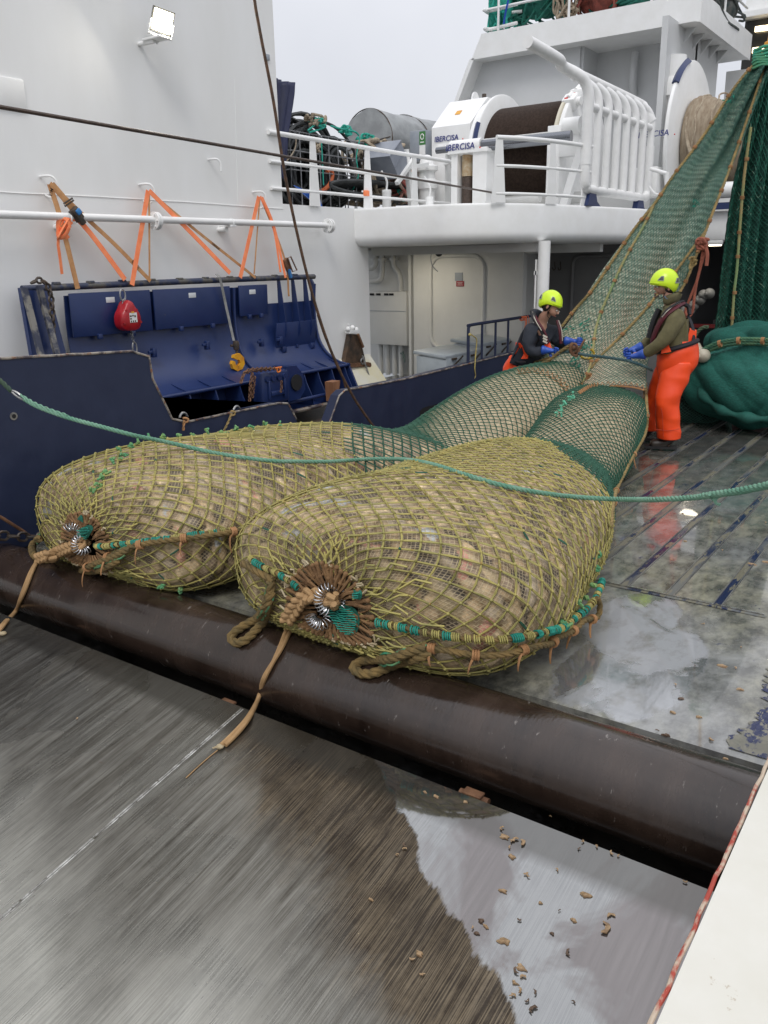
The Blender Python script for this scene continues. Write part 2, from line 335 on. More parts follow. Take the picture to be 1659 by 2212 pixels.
        b.inputs['Coat Weight'].default_value = .55; b.inputs['Coat Roughness'].default_value = .03; b.inputs['Coat IOR'].default_value = 1.6
    return m
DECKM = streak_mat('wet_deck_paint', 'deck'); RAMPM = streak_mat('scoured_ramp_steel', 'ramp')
WATER = mat('sea_water', (.02, .03, .035), (.03, .045, .05), .2, .12, bump=.6, bscale=.6)
# the sea, reaching the horizon far below the deck
mb = MB(); mb.add([(-1500, -1500, -5), (1500, -1500, -5), (1500, 1500, -5), (-1500, 1500, -5)], [(0, 1, 2, 3)])
tag(build(mb, 'sea', WATER, smooth=False), kind='structure')
# main deck
mb = MB(); mb.box((-4.2, 11.1, -.15), (8.6, 15.8, .3)); tag(build(mb, 'deck', DECKM, smooth=False, org=(-2, 5, 0)), kind='structure')
# well under the roller
mb = MB(); mb.box((-4.2, 2.3, -.75), (8.6, 1.9, .3)); mb.box((-4.2, 3.15, -.42), (8.6, .06, .5))
WELL = mat('wet_well_plate', (.012, .011, .01), (.03, .025, .02), 4, .08, .25, bump=.7, bscale=5)
tag(build(mb, 'roller_well_floor', WELL, smooth=False), kind='structure')
# ramp falling astern
ca, sa = math.cos(RA), math.sin(RA)
def rp(x, s, h=0): return np.array([x, RY-s*ca-h*sa*0, RZ-s*sa+h])
mb = MB(); q = [rp(-8.5, 0), rp(.1, 0), rp(.1, 6), rp(-8.5, 6)]; dn = np.array([0, 0, -.035])
mb.add(q+[p+dn for p in q], [(0, 3, 2, 1), (4, 5, 6, 7), (0, 1, 5, 4), (2, 3, 7, 6), (1, 2, 6, 5), (3, 0, 4, 7)])
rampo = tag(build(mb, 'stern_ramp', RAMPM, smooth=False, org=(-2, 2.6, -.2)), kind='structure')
# weld seam down the ramp and across
xs = float(at(530, 1525, r=0)[0]) - .005
mb = MB()
for dx, w, h, mi in ((0, .004, .004, 0), (.012, .003, .003, 0)):
    mb.add([rp(xs+dx, .01, h), rp(xs+dx+w, .01, h), rp(xs+dx+w, 5.9, h), rp(xs+dx, 5.9, h), rp(xs+dx-.003, .01, .001), rp(xs+dx+w+.003, .01, .001), rp(xs+dx+w+.003, 5.9, .001), rp(xs+dx-.003, 5.9, .001)], [(0, 3, 2, 1), (0, 1, 5, 4), (1, 2, 6, 5), (2, 3, 7, 6), (3, 0, 4, 7)])
SEAM = mat('polished_weld', (.62, .61, .57), (.16, .15, .13), 16, .25, metal=.8, contrast=.3, detail=8, spots=(.1, .09, .07), sscale=30, sthr=.58)
tag(build(mb, 'ramp_weld_seam', SEAM, smooth=False), kind='structure')
# deck battens: long shallow plates parted by channels with raised lips
CH_BLUE = mat('channel_worn_blue', (.012, .02, .06), (.12, .125, .115), 4, .2, .4, contrast=.1, detail=9, bump=.3, stretch=(1, .25, 1), spots=(.16, .15, .11), sscale=9, sthr=.5)
LIP = mat('scuffed_lip', (.17, .165, .14), (.045, .05, .05), 10, .3, .5, bump=.3, stretch=(1, .2, 1), spots=(.4, .38, .33), sscale=22, sthr=.66)
BRIGHT = mat('polished_edge', (.8, .8, .78), (.45, .44, .4), 25, .2, metal=.9)
lip = MB(); chn = MB(); brt = MB()
for k in range(-15, 2):
    x0 = -1.27+k*.278
    if x0+.24 > -.35: continue
    y0 = 4.75+(.0 if k < 1 else 0); y1 = 10.9
    chn.add([(x0-.042, y0, .003), (x0-.002, y0, .003), (x0-.002, y1, .003), (x0-.042, y1, .003)], [(0, 1, 2, 3)])
    for xx in (x0-.050, x0+.000):
        lip.box((xx+.004, (y0+y1)/2, .004), (.008, y1-y0, .008))
    brt.box((x0+.119, y0-.004, .005), (.236, .01, .010))
    chn.add([(x0-.03, y0-.045, .0035), (x0+.25, y0-.045, .0035), (x0+.25, y0-.014, .0035), (x0-.03, y0-.014, .0035)], [(0, 1, 2, 3)])
tag(build(chn, 'deck_channel_paint', CH_BLUE, smooth=False), kind='structure')
tag(build(lip, 'deck_batten_lips', LIP, smooth=False), kind='structure')
tag(build(brt, 'deck_batten_ends', BRIGHT, smooth=False), kind='structure')
# flaking blue strip on the deck along the starboard side
def quadp(*pts): return list(pts)
mb = MB(); z = .004
strip = [at(*p, z=z) for p in ((1659, 1460), (1700, 1475), (1660, 1655), (1601, 1640))]
yy_ = np.linspace(3.25, 4.6, 70); L_ = [(-.56+.04*math.sin(y*9)+rng.normal(0, .018), y, z) for y in yy_]; strip = L_+[(-.30, y, z) for y in yy_[::-1]]
mb.add(strip, [(i, i+1, 139-i-1, 139-i) for i in range(69)]); FLK = bpy.data.materials.new('flaking_blue'); 
FLK = mat('flaking_blue', (.012, .02, .075), (.17, .165, .13), 7, .25, .35, contrast=.05, detail=12, bump=.3, stretch=(1.4, .8, 1), spots=(.2, .19, .15), sscale=16, sthr=.52)
tag(build(mb, 'deck_painted_strip', FLK, smooth=False), kind='structure')

# ------------------------------------------------------------------ stern roller
RC = np.array([0, 2.97, -.134]); RR = .212
ROLLM = mat('wet_brown_roller', (.010, .006, .0045), (.055, .036, .027), 2.6, .09, .38, bump=.15, bscale=30, stretch=(2.2, .8, .8), contrast=.6, detail=12, spots=(.17, .15, .135), sscale=12, sthr=.64, coat=.6)
ROLLM.node_tree.nodes['Principled BSDF'].inputs['Coat Roughness'].default_value = .07; ROLLM.node_tree.nodes['Principled BSDF'].inputs['Coat IOR'].default_value = 1.33
r0 = root('stern_roller', (-3, 3.0, -.32), 'wet dark brown steel roller across the deck edge before the two net bags', 'roller')
mb = MB(); mb.tube([(x, RC[1], RC[2]) for x in np.linspace(-5.72, -.36, 60)], RR, 96); build(mb, 'drum', ROLLM, r0)
for a_, b_ in ((-.37, -.31), (-5.8, -5.72)):
    mb = MB(); mb.cyl((a_, 2.97, -.134), (b_, 2.97, -.134), .06, 24); build(mb, 'axle', DSTEEL, r0)
# rusty support lugs seen in the gap
for px, py in ((130, 1372), (487, 1503), (1020, 1697)):
    p = at(px, py, y=2.69); mb = MB()
    lab = {130: 'rusty support lug in the dark gap under the far left of the roller', 487: 'rusty support lug in the roller gap above the tan rope end', 1020: 'rusty red support lug in the roller gap at right of centre'}[px]
    mb.box((p[0], 2.70, p[2]-.17), (.07, .05, .24), bev=.008); mb.box((p[0], 2.70, p[2]-.044), (.09, .05, .012), bev=.004); mb.cyl((p[0]-.07, 2.71, p[2]-.07), (p[0]+.07, 2.71, p[2]-.07), .018, 12)
    tag(build(mb, 'roller_support_lug', RUST), lab, 'support lug', 'rusty lugs under the roller')

# ------------------------------------------------------------------ white bulwark cap beside the camera
xb = -.285; zb = .7
CAPM = mat('worn_cream_paint', (.7, .69, .64), (.6, .58, .5), 2.2, .4, bump=.2, contrast=.5, spots=(.35, .26, .16), sscale=6, sthr=.68)
bw = root('starboard_bulwark', (0, 1.5, -.9), 'cream white steel bulwark with chipped red edge at lower right corner', 'bulwark')
mb = MB(); mb.prism([(xb+.012, -2.5, zb), (xb+.55, -2.5, zb), (xb+.55, 2.98, zb), (xb+.012, 2.98, zb)], (0, 0, -.02)); build(mb, 'cap_plate', CAPM, bw, smooth=False)
mb = MB(); mb.box((xb+.27, .2, -.13), (.5, 5.5, 1.62)); build(mb, 'side_plate', mat('side_plate_paint', (.5, .5, .46), (.35, .3, .25), 3, .5, spots=(.2, .08, .04), sscale=5, sthr=.6), bw, smooth=False)
mb = MB(); ys = np.linspace(-2.5, 2.98, 130); jag = rng.normal(0, .0022, 130)
P = [(xb+.013+.004*abs(j), y, zb+.0015) for y, j in zip(ys, jag)]
mb.tube([(xb+.004+j*.6, y, zb-.004) for y, j in zip(ys, jag)], .0048, 8)
EDGE = mat('chipped_red_edge', (.36, .05, .03), (.5, .40, .3), 14, .55, bump=.6, stretch=(1, .5, 1), contrast=.06, detail=8, spots=(.12, .05, .03), sscale=13, sthr=.6)
build(mb, 'chipped_edge', EDGE, bw)

# ------------------------------------------------------------------ port superstructure wall
XW = -7.0
wl = root('superstructure_wall', (XW, 4.5, 0), 'tall plain white steel wall of the ship at left with hooks and weld lines', 'wall')
mb = MB(); mb.box((XW-.6, 2.4, 5.9), (1.2, 10.96, 6.52)); mb.box((XW-.6, 3.25, 1.3), (1.2, 12.66, 2.68)); build(mb, 'wall_plating', WHITE, wl, smooth=False)
# weld seams
mb = MB()
def wpt(px, py, x=XW): return at(px, py, x=x)
def seam(pts, r=.006):
    P = cmr([wpt(*p) for p in pts], 10) if len(pts) > 2 else np.linspace(wpt(*pts[0]), wpt(*pts[1]), 40)
    P = np.array(P); P[:, 0] = XW+.001; P[:, 2] += rng.normal(0, .0012, len(P)); mb.tube(P, r, 6)
seam([(-700, 369), (-60, 411), (300, 430), (611, 451)]); seam([(507, 170), (514, 440)], .0025)
seam([(-20, 216), (0, 218)], .002)
build(mb, 'weld_seam', WHITE2, wl)
a = wpt(0, 160); b_ = wpt(47, 160); c_ = wpt(47, 230)
mb = MB(); mb.box((XW+.004, b_[1]-.5, (a[2]+c_[2])/2-.03), (.03, 1.0, abs(b_[2]-c_[2])), bev=.012); build(mb, 'doubler_plate', WHITE2, wl)
mb = MB(); p = wpt(577, 124); mb.box((XW+.01, p[1], p[2]), (.02, .05, .06), bev=.004); build(mb, 'junction_plate', GREY, wl)
HOOKS = []
for px, py in ((103, 383), (315, 400), (558, 416), (462, 346)):
    mb = MB(); p = wpt(px-4, py); s = .9 if px == 462 else 1
    o = np.array([XW, p[1], p[2]])
    pts = [o+np.array(v)*s for v in ((0, -.06, .0), (.05, -.05, .005), (.1, -.01, .0), (.12, .02, -.05), (.12, .02, -.13))]
    mb.tube(cmr(pts, 5), .011, 8); HOOKS.append(pts[-2] if px != 462 else None)
    if px != 462: mb.tube(cmr([o+np.array(v) for v in ((0, -.03, -.15), (.04, -.0, -.17), (.08, .02, -.16))], 4), .009, 8)
    build(mb, 'wall_hook', WHITE2, wl)

# long handrail pipe along the wall, with flanges
pp = root('wall_pipe', (XW+.2, 5, 2.3), 'long horizontal white pipe with flanged joints along the left wall behind the orange straps', 'pipe')
xp = XW+.16
A = at(-700, 440, x=xp); B = at(712, 487, x=xp)
mb = MB(); mb.cyl(A, B, .034, 20); build(mb, 'pipe_run', WPIPE, pp)
t = (B-A)/np.linalg.norm(B-A)
for px in (333, 338, 707, 712):
    p = at(px, 477+(px-333)*.029, x=xp); mb = MB(); mb.cyl(p-t*.012, p+t*.012, .085, 28)
    for k in range(6):
        q = p+np.array([math.cos(k*1.047)*.064, 0, math.sin(k*1.047)*.064]); mb.cyl(q-t*.028, q+t*.028, .009, 6)
    build(mb, 'flange', WHITE2, pp)
for px, py in ((150, 472), (500, 481)):
    p = at(px, py, x=xp); mb = MB(); mb.box((XW+.09, p[1], p[2]-.035), (.2, .09, .02), bev=.003); mb.cyl((XW, p[1]-.04, p[2]-.07), (XW+.12, p[1]-.04, p[2]-.07), .028, 16); mb.tube([p+np.array((.036*math.cos(a), 0, .036*math.sin(a))) for a in np.linspace(-1.9, 1.9, 14)], .008, 6); build(mb, 'pipe_bracket', WHITE2, pp)

# ------------------------------------------------------------------ balcony of the upper deck and what is under it
ZT, ZB = 2.635, 2.16
bal = root('upper_deck_balcony', (-6, 10, ZB), 'white upper deck balcony with rounded lower edge bridging over the working deck', 'balcony')
plan = [(-7.6, 9.45), (-7.3, 9.28), (-6.8, 9.3), (-6.1, 9.34), (-5.6, 9.45), (-5.2, 9.75), (-4.9, 10.25), (-4.7, 10.9), (-4.55, 11.6), (-4.38, 12.5), (-4.3, 13.4), (-4.3, 18.0)]
pl = cmr([(x, y, 0) for x, y in plan], 10)
T = np.gradient(pl, axis=0); T /= np.linalg.norm(T, axis=1)[:, None]; Nn = np.cross(T, np.array([0, 0, 1.]))  # outward
prof = [(-1.2, ZT), (-.03, ZT), (-.006, ZT-.006), (0, ZT-.03)]+[(0, ZB+.16)]+[(-.13+.13*math.cos(a), ZB+.13-.13*math.sin(a)) for a in np.linspace(0, math.pi/2, 9)]+[(-1.2, ZB)]
G = np.array([[p+n*o+np.array((0, 0, z)) for o, z in prof] for p, n in zip(pl, Nn)])
gridmesh('rim', G, WHITE2, bal)
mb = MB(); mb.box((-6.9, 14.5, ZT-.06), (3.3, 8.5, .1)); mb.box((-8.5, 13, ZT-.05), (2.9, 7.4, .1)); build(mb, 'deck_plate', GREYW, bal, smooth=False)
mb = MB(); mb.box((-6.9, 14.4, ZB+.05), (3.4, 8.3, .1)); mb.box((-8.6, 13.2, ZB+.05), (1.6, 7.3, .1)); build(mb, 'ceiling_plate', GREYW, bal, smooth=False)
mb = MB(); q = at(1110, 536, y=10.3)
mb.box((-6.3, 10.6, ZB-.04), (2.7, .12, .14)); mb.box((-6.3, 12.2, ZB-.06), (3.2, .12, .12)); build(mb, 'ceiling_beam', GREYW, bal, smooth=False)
# end seam of the rim where the forward part begins; athwart part of the upper deck behind the net
fw = root('forward_deck_edge', (-2, 17, 2.2), 'white deck edge with round pipe glimpsed between the two green nets', 'deck edge')
mb = MB(); mb.box((-1.0, 14.6, 2.4), (6.5, .3, .47), bev=.1); build(mb, 'edge_plate', WHITE2, fw)
mb = MB(); mb.cyl((-4.3, 14.35, 2.93), (2, 14.35, 2.93), .12, 24); build(mb, 'round_pipe', WHITE2, fw)
mb = MB(); mb.box((-1.0, 14.38, 2.70), (6.4, .1, .1)); build(mb, 'blue_stringer', BLUE, fw)
# pillar
mb = MB(); p = at(1175, 560, y=10.45); mb.cyl((p[0], p[1], 0), (p[0], p[1], ZB+.02), .078, 28); mb.cyl((p[0], p[1], 0), (p[0], p[1], .03), .12, 28); mb.box((p[0]-.1, p[1]-.01, 1.5), (.02, .03, .9)); mb.box((p[0]-.1, p[1]-.01, 1.78), (.05, .03, .05))
tag(build(mb, 'deck_pillar', WHITE2), 'round white pillar holding up the balcony behind the crouching worker', 'pillar')

# ---- recessed bulkheads under the balcony
hk = root('deckhouse_bulkhead', (-7.5, 12.1, 0), 'shaded white bulkhead under the balcony with a rounded door outline', 'bulkhead')
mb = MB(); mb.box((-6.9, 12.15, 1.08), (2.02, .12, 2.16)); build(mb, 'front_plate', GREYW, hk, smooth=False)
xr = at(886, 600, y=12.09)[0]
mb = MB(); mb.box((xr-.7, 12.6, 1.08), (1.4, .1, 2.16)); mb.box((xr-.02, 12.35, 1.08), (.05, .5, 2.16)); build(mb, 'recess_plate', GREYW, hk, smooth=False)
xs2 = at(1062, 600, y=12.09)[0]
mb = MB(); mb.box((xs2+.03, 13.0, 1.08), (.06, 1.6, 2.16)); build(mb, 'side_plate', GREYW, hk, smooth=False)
DIM = mat('shaded_grey_paint', (.2, .2, .195), (.15, .15, .15), 2, .5, contrast=.5)  # grey darkened to paint in the shade beyond the pillar
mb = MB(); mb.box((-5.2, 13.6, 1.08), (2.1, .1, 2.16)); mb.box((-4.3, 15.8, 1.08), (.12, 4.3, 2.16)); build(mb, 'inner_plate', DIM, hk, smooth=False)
# door-shaped stiffener
Lx, Rx, Tz, Bz = at(930, 600, y=12.08)[0], at(1045, 600, y=12.08)[0], at(990, 552, y=12.08)[2], at(960, 750, y=12.08)[2]-.02
def rrect(x0, x1, z0, z1, r, y, n=6):
    P = []
    for cx, cz, a0 in ((x1-r, z1-r, 0), (x0+r, z1-r, 90), (x0+r, z0+r, 180), (x1-r, z0+r, 270)):
        for k in range(n+1):
            a = math.radians(a0+90*k/n); P.append((cx+r*math.cos(a), y, cz+r*math.sin(a)))
    return P
mb = MB(); mb.tube(rrect(Lx, Rx, Bz, Tz, .22, 12.08), .035, 10, closed=True); build(mb, 'door_outline', GREYW, hk)
p = at(990, 598, y=12.07); mb = MB(); mb.box((p[0], 12.085, p[2]), (.14, .012, .13)); build(mb, 'grey_sign_plate', GREY, hk)
p = at(990, 612, y=12.07); p = at(993, 613, y=12.07); mb = MB(); mb.box((p[0], 12.085, p[2]), (.14, .014, .085)); build(mb, 'red_sign_plate', mat('sign_red', (.3, .02, .03), rough=.5), hk)
for z_, w in ((.02, .1), (.0, .08), (-.02, .1)):
    mb = MB(); mb.box((p[0], 12.077, p[2]+z_), (w, .003, .006)); build(mb, 'sign_line', GREYW, hk)
# doorway beyond the pillar
mb = MB(); dx0, dx1 = at(1235, 600, y=13.5)[0], at(1360, 600, y=13.5)[0]
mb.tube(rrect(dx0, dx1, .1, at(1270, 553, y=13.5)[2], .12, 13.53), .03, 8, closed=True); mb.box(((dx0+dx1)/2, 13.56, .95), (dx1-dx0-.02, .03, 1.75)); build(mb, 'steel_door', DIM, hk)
for px, py in ((1198, 575), (1210, 575)):
    p = at(px, py, y=13.5); mb = MB(); mb.tube(cmr([p+np.array(v) for v in ((0, 0, .07), (.02, -.04, .02), (.03, -.04, -.04), (0, -.04, -.06), (-.02, -.04, -.02))], 4), .009, 6); build(mb, 'clothes_hook', DSTEEL, hk)
p = at(1232, 545, y=13.5)
# white inclined plate at the wall end
ip = MB(); P4 = [at(800, 790, x=XW+.3), at(765, 862, x=XW+.62), at(838, 830, x=XW+.62), at(802, 783, x=XW+.3)]
ip.prism([(XW, 8.85, .72), (XW+.5, 8.85, .1), (XW, 8.85, .1)], (0, .7, 0))
tag(build(ip, 'sloping_plate', mat('yellowed_white', (.7, .69, .62), (.66, .6, .36), 2.2, .45, contrast=.3), smooth=False), 'yellow stained white sloping plate at the foot of the left wall beside the blue bulwark', 'plate')

# locker on the recess wall with pipes above and below
lk = root('wall_locker', (-8.3, 12.3, .6), 'white box locker on the bulkhead under the balcony with pipes above and below', 'locker')
x0, x1 = at(797, 680, y=12.2)[0], at(878, 680, y=12.2)[0]; z1, z0 = at(840, 630, y=12.2)[2], at(840, 745, y=12.2)[2]
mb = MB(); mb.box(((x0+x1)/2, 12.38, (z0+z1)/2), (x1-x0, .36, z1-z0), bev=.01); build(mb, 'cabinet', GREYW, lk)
mb = MB(); mb.box(((x0+x1)/2, 12.195, z0+(z1-z0)*.64), (x1-x0-.02, .006, .008)); build(mb, 'door_gap', GREY, lk)
for px in (803, 817, 834, 845):
    p = at(px, 634, y=12.19); mb = MB(); mb.box((p[0], 12.193, p[2]-.015), (.09, .01, .035)); build(mb, 'vent_slot', DARK, lk)
def pipeobj(name, pts, r, m, label, cat='pipe', group=None, extra=None):
    mb = MB(); mb.tube(cmr(pts, 8) if len(pts) > 2 else pts, r, 16)
    if extra: extra(mb)
    return tag(build(mb, name, m), label, cat, group)
for i, (px, lab) in enumerate(((822, 'first'), (837, 'second'), (852, 'third'), (866, 'fourth'))):
    p = at(px, 745, y=12.4); pipeobj('drain_pipe', [(p[0], 12.4, 0), (p[0], 12.4, p[2]+.02)], .045, GREYW, f'{lab} pale vertical drain pipe from the left under the white box locker', group='pipes under the locker')
Y = 12.42
def zz(px, py): return at(px, py, y=Y)
for i, pts in enumerate(([(851, 540), (851, 572), (862, 590), (866, 610), (866, 632)], [(826, 540), (826, 585), (822, 603), (808, 607), (796, 608)], [(812, 540), (812, 566), (806, 578), (796, 580)])):
    P = [zz(*p) for p in pts]; P[0][2] = ZB+.02
    def fl(mb, P=P): mb.cyl(P[0]+np.array((0, 0, -.2)), P[0]+np.array((0, 0, -.16)), .085, 20)
    pipeobj('ceiling_pipe', P, .045, GREYW, ('bent pale pipe from the balcony ceiling down into the box locker', 'pale pipe with flange curving left above the box locker', 'short pale elbow pipe at far left above the box locker')[i], group='pipes above the locker', extra=fl)
mb = MB(); p = at(872, 770, y=12.3); mb.tube(cmr([p+np.array(v) for v in ((-.06, 0, .05), (.0, -.02, .04), (.01, -.02, -.03))], 4), .018, 8); mb.box(p+np.array((.04, -.03, -.03)), (.02, .02, .14)); mb.cyl(p+np.array((0, -.02, .02)), p+np.array((0, -.02, .09)), .02, 8)
tag(build(mb, 'drain_valve', mat('valve_grey', (.12, .16, .15), None, rough=.5)), 'small dark drain valve with lever beside the pipes under the locker', 'valve')
# ceiling lamps
def ceil_lamp(p, w, d, lab, e=14):
    r = root('ceiling_lamp', p, lab, 'lamp', 'lit ceiling lamps'); mb = MB(); mb.box(p+np.array((0, 0, .04)), (w, d, .06), bev=.01); build(mb, 'lamp_housing', GREYW, r)
    mb = MB(); mb.box(p+np.array((0, 0, 0)), (w-.03, d-.02, .02), bev=.005); build(mb, 'lamp_diffuser', mat('lit_diffuser', (.9, .85, .7), emis=(1, .88, .62, e)), r)
    al = bpy.data.lights.new('lamp_light', 'AREA'); al.energy = e*.65; al.size = .3; al.color = (1, .9, .72); ao = bpy.data.objects.new('lamp_light', al); COL.objects.link(ao); ao.parent = r; ao.location = (0, 0, -.03)
p = at(871, 540, z=2.06); p = at(871, 540, y=11.2); ceil_lamp(np.array((p[0], 11.2, p[2])), .5, .12, 'lit rectangular ceiling lamp under the balcony above the white locker')
p = at(1545, 530, y=13.5); ceil_lamp(np.array((p[0], 13.5, p[2])), .2, .1, 'small lit ceiling lamp in the dark opening left of the hanging dark net', 4)
# cctv camera under the balcony
p = at(948, 541, y=11); cc = root('security_camera', p, 'grey dome security camera hanging under the balcony', 'camera')
mb = MB(); mb.lathe([(.06, .08), (.085, .07), (.09, .0), (.06, -.03)][::-1], p, n=20); mb.box((p[0]-.2, 11, p[2]+.09), (.42, .1, .06)); mb.box((p[0]-.5, 11.2, p[2]+.06), (.3, .14, .12), bev=.01); build(mb, 'camera_housing', GREY, cc)
mb = MB(); mb.ball((p[0], 11, p[2]-.035), .055, 16, 10); build(mb, 'camera_dome', BLACK, cc)
mb = MB(); mb.tube(cmr([p+np.array(v) for v in ((-.08, 0, .05), (-.14, 0, -.08), (-.12, 0, -.2), (-.07, 0, -.26), (-.02, 0, -.3))], 5), .007, 6); build(mb, 'camera_cable', GREY, cc)
# pale grey deck boxes alongside the blue bulwark
def deckbox(x, y0, y1, h, w, lab):
    r = root('deck_box', (x, (y0+y1)/2, 0), lab, 'deck box', 'grey deck boxes behind the blue bulwark')
    mb = MB(); mb.box((x, (y0+y1)/2, h/2), (w, y1-y0, h), bev=.01); build(mb, 'box_body', LGREY, r)
    mb = MB(); mb.box((x-.02, (y0+y1)/2, h+.025), (w+.05, y1-y0+.04, .05), ry=.1, bev=.012); build(mb, 'box_lid', LGREY, r)
    for f in (.2, .75):
        yy = y0+(y1-y0)*f; mb = MB(); mb.box((x+w/2+.015, yy, h-.04), (.025, .12, .03), bev=.004); mb.beam((x+w/2+.03, yy-.1, h-.16), (x+w/2+.03, yy+.22, h-.02), .012, .02); build(mb, 'lid_latch', DSTEEL, r)
p = at(945, 745, x=-6.1)
deckbox(-6.32, 10.1, 11.1, .66, .5, 'pale grey deck box with two dark latches behind the blue bulwark, nearer the stern')
deckbox(-6.32, 11.14, 12.05, .74, .5, 'pale grey deck box farther forward behind the blue railing')

# ------------------------------------------------------------------ inner blue bulwarks (x = -5.5)
XB = -5.5
def bulwark(name, poly, th, lab, edge_from, edge_to, extra_mat=BLUEM):
    r = root(name, (XB, np.mean([p[0] for p in poly]), 0), lab, 'bulwark')
    mb = MB(); mb.prism([(XB, y, z) for y, z in poly], (-th, 0, 0)); build(mb, 'bulwark_plate', extra_mat, r, smooth=False)
    e = poly[edge_from:edge_to]; P = []
    for a, b in zip(e[:-1], e[1:]):
        a3, b3 = np.array((XB, *a)), np.array((XB, *b)); k = max(2, int(np.linalg.norm(b3-a3)/.05)); P += list(a3+(b3-a3)*t for t in np.linspace(0, 1, k, endpoint=False))
    P.append(np.array((XB, *e[-1]))); P = np.array(P); P[:, 2] += rng.normal(0, .0012, len(P))+.001; mb = MB(); mb.tube(P, .010, 6); build(mb, 'worn_edge', WORN, r)
    return r
def yz(px, py): p = at(px, py, x=XB); return (p[1], p[2])
A1 = yz(-140, 792); 
polyA = [(1.9, 0), (1.9, 1.37), yz(0, 775), yz(285, 759), (4.47, 1.25), yz(330, 818), yz(372, 905), (4.80, .66), yz(400, 912), yz(600, 871), yz(622, 872), yz(640, 905), (6.35, .0)]
ba = bulwark('aft_inner_bulwark', polyA, .12, 'dark blue inner bulwark at left, high aft and stepping down to a low forward end', 1, 12)
mb = MB(); p = at(29, 899, x=XB); mb.lathe([(.012, 0), (.012, .006), (.028, .006), (.028, 0)], (XB, p[1], p[2]), ax=(1, 0, 0), n=20); build(mb, 'eye_socket', STEEL, ba)
mb = MB(); mb.lathe([(.001, .008), (.016, .0085), (.001, .009)], (XB, p[1], p[2]), ax=(1, 0, 0), n=16); build(mb, 'socket_hole', DARK, ba)
for px, py in ((395, 905), (510, 890)):
    p = at(px, py, x=XB-.06); mb = MB(); o = np.array((XB-.05, p[1], p[2]-.02)); mb.tube([o+np.array((0, .05*math.cos(a), .075*math.sin(a))) for a in np.linspace(0, math.pi, 14)], .011, 8); build(mb, 'pad_eye', STEEL, ba)
polyB = [yz(712, 912), yz(733, 855), yz(745, 843), yz(775, 838), (8.3, .62), (9.7, .64), (11.0, .66), (13.0, .68), (13.0, 0), (6.75, 0)]
bb = bulwark('forward_inner_bulwark', polyB, .12, 'navy blue inner bulwark running forward behind the net bags with a pipe railing on top', 0, 8)
for px, w, h in ((925, .34, .22), (952, .1, .16)):
    pass
p = at(930, 892, x=XB+.002); mb = MB(); mb.prism([(XB+.003, y, z) for _, y, z in rrect(0, 1, 0, 1, .1, 0)][:0] or [(XB+.003, p[1]-.25+v[0]*.5, .02+v[2]*.2) for v in rrect(0, 1, 0, 1, .25, 0)], (.002, 0, 0)); build(mb, 'freeing_port', DARK, bb, smooth=False)
p = at(545+0, 0, x=XB) if False else None
# pipe railing on the forward bulwark
rl = root('blue_railing', (XB-.06, 10, .64), 'low navy blue pipe railing on top of the forward bulwark', 'railing')
P0 = at(1011, 790, x=XB-.06); P1 = at(1010, 703, x=XB-.06); P2 = at(1135, 686, x=XB-.06)
y0 = P0[1]; zt = P1[2]; mb = MB()
mb.tube(cmr([(XB-.06, y0, .62), (XB-.06, y0, zt-.09), (XB-.06, y0+.02, zt-.02), (XB-.06, y0+.09, zt), (XB-.06, y0+1.2, zt+.005), (XB-.06, 12.6, zt+.01)], 8), .021, 12); build(mb, 'top_rail', BLUEM, rl)
for px in (1041, 1070, 1097):
    p = at(px, 740, x=XB-.06); mb = MB(); mb.cyl((XB-.06, p[1], .62), (XB-.06, p[1], zt), .017, 10); build(mb, 'rail_post', BLUEM, rl)
# rope and twine tied on the railing
mb = MB(); o = np.array((XB-.06, y0, zt-.12))
mb.rope(cmr([o+np.array(v) for v in ((.03, -.03, 0), (.0, .03, .01), (.05, .04, -.02), (.06, .12, -.08), (.06, .1, -.25), (.07, .06, -.45), (.06, .1, -.55), (.05, .06, -.6))], 4), .009); mb.ball(o+np.array((.02, 0, 0)), .022)
tag(build(mb, 'tied_rope_end', mat('straw_rope', (.5, .42, .14), (.35, .27, .1), 20, .8)), 'short yellow rope end tied to the aft corner of the blue railing', 'rope')
mb = MB(); o = at(1130, 688, x=XB-.04)
for k in range(5):
    q = o+np.array((rng.normal(0, .01), k*.03-.06, 0)); mb.tube(cmr([q, q+np.array((.04, .02, .03)), q+np.array((.05, .03, -.1)), q+np.array((.03+rng.normal(0, .02), .02, -.25-.05*k))], 5), .005, 5)
    mb.tube([q+np.array((.03*math.cos(a), 0, .03*math.sin(a))) for a in np.linspace(0, 6, 12)], .006, 5)
tag(build(mb, 'orange_twine', mat('orange_twine', (.85, .2, .08), rough=.7)), 'bunch of orange twine tied on the blue railing beside the crouching worker', 'twine')
# dark box structure in the gap between bulwarks and behind (side passage clutter)
mb = MB(); mb.box((-6.2, 7.6, .1), (1.3, 2.2, .2), bev=.02); tag(build(mb, 'passage_step', DSTEEL), 'dark wet steel step in the gap between the two blue bulwarks', 'step')
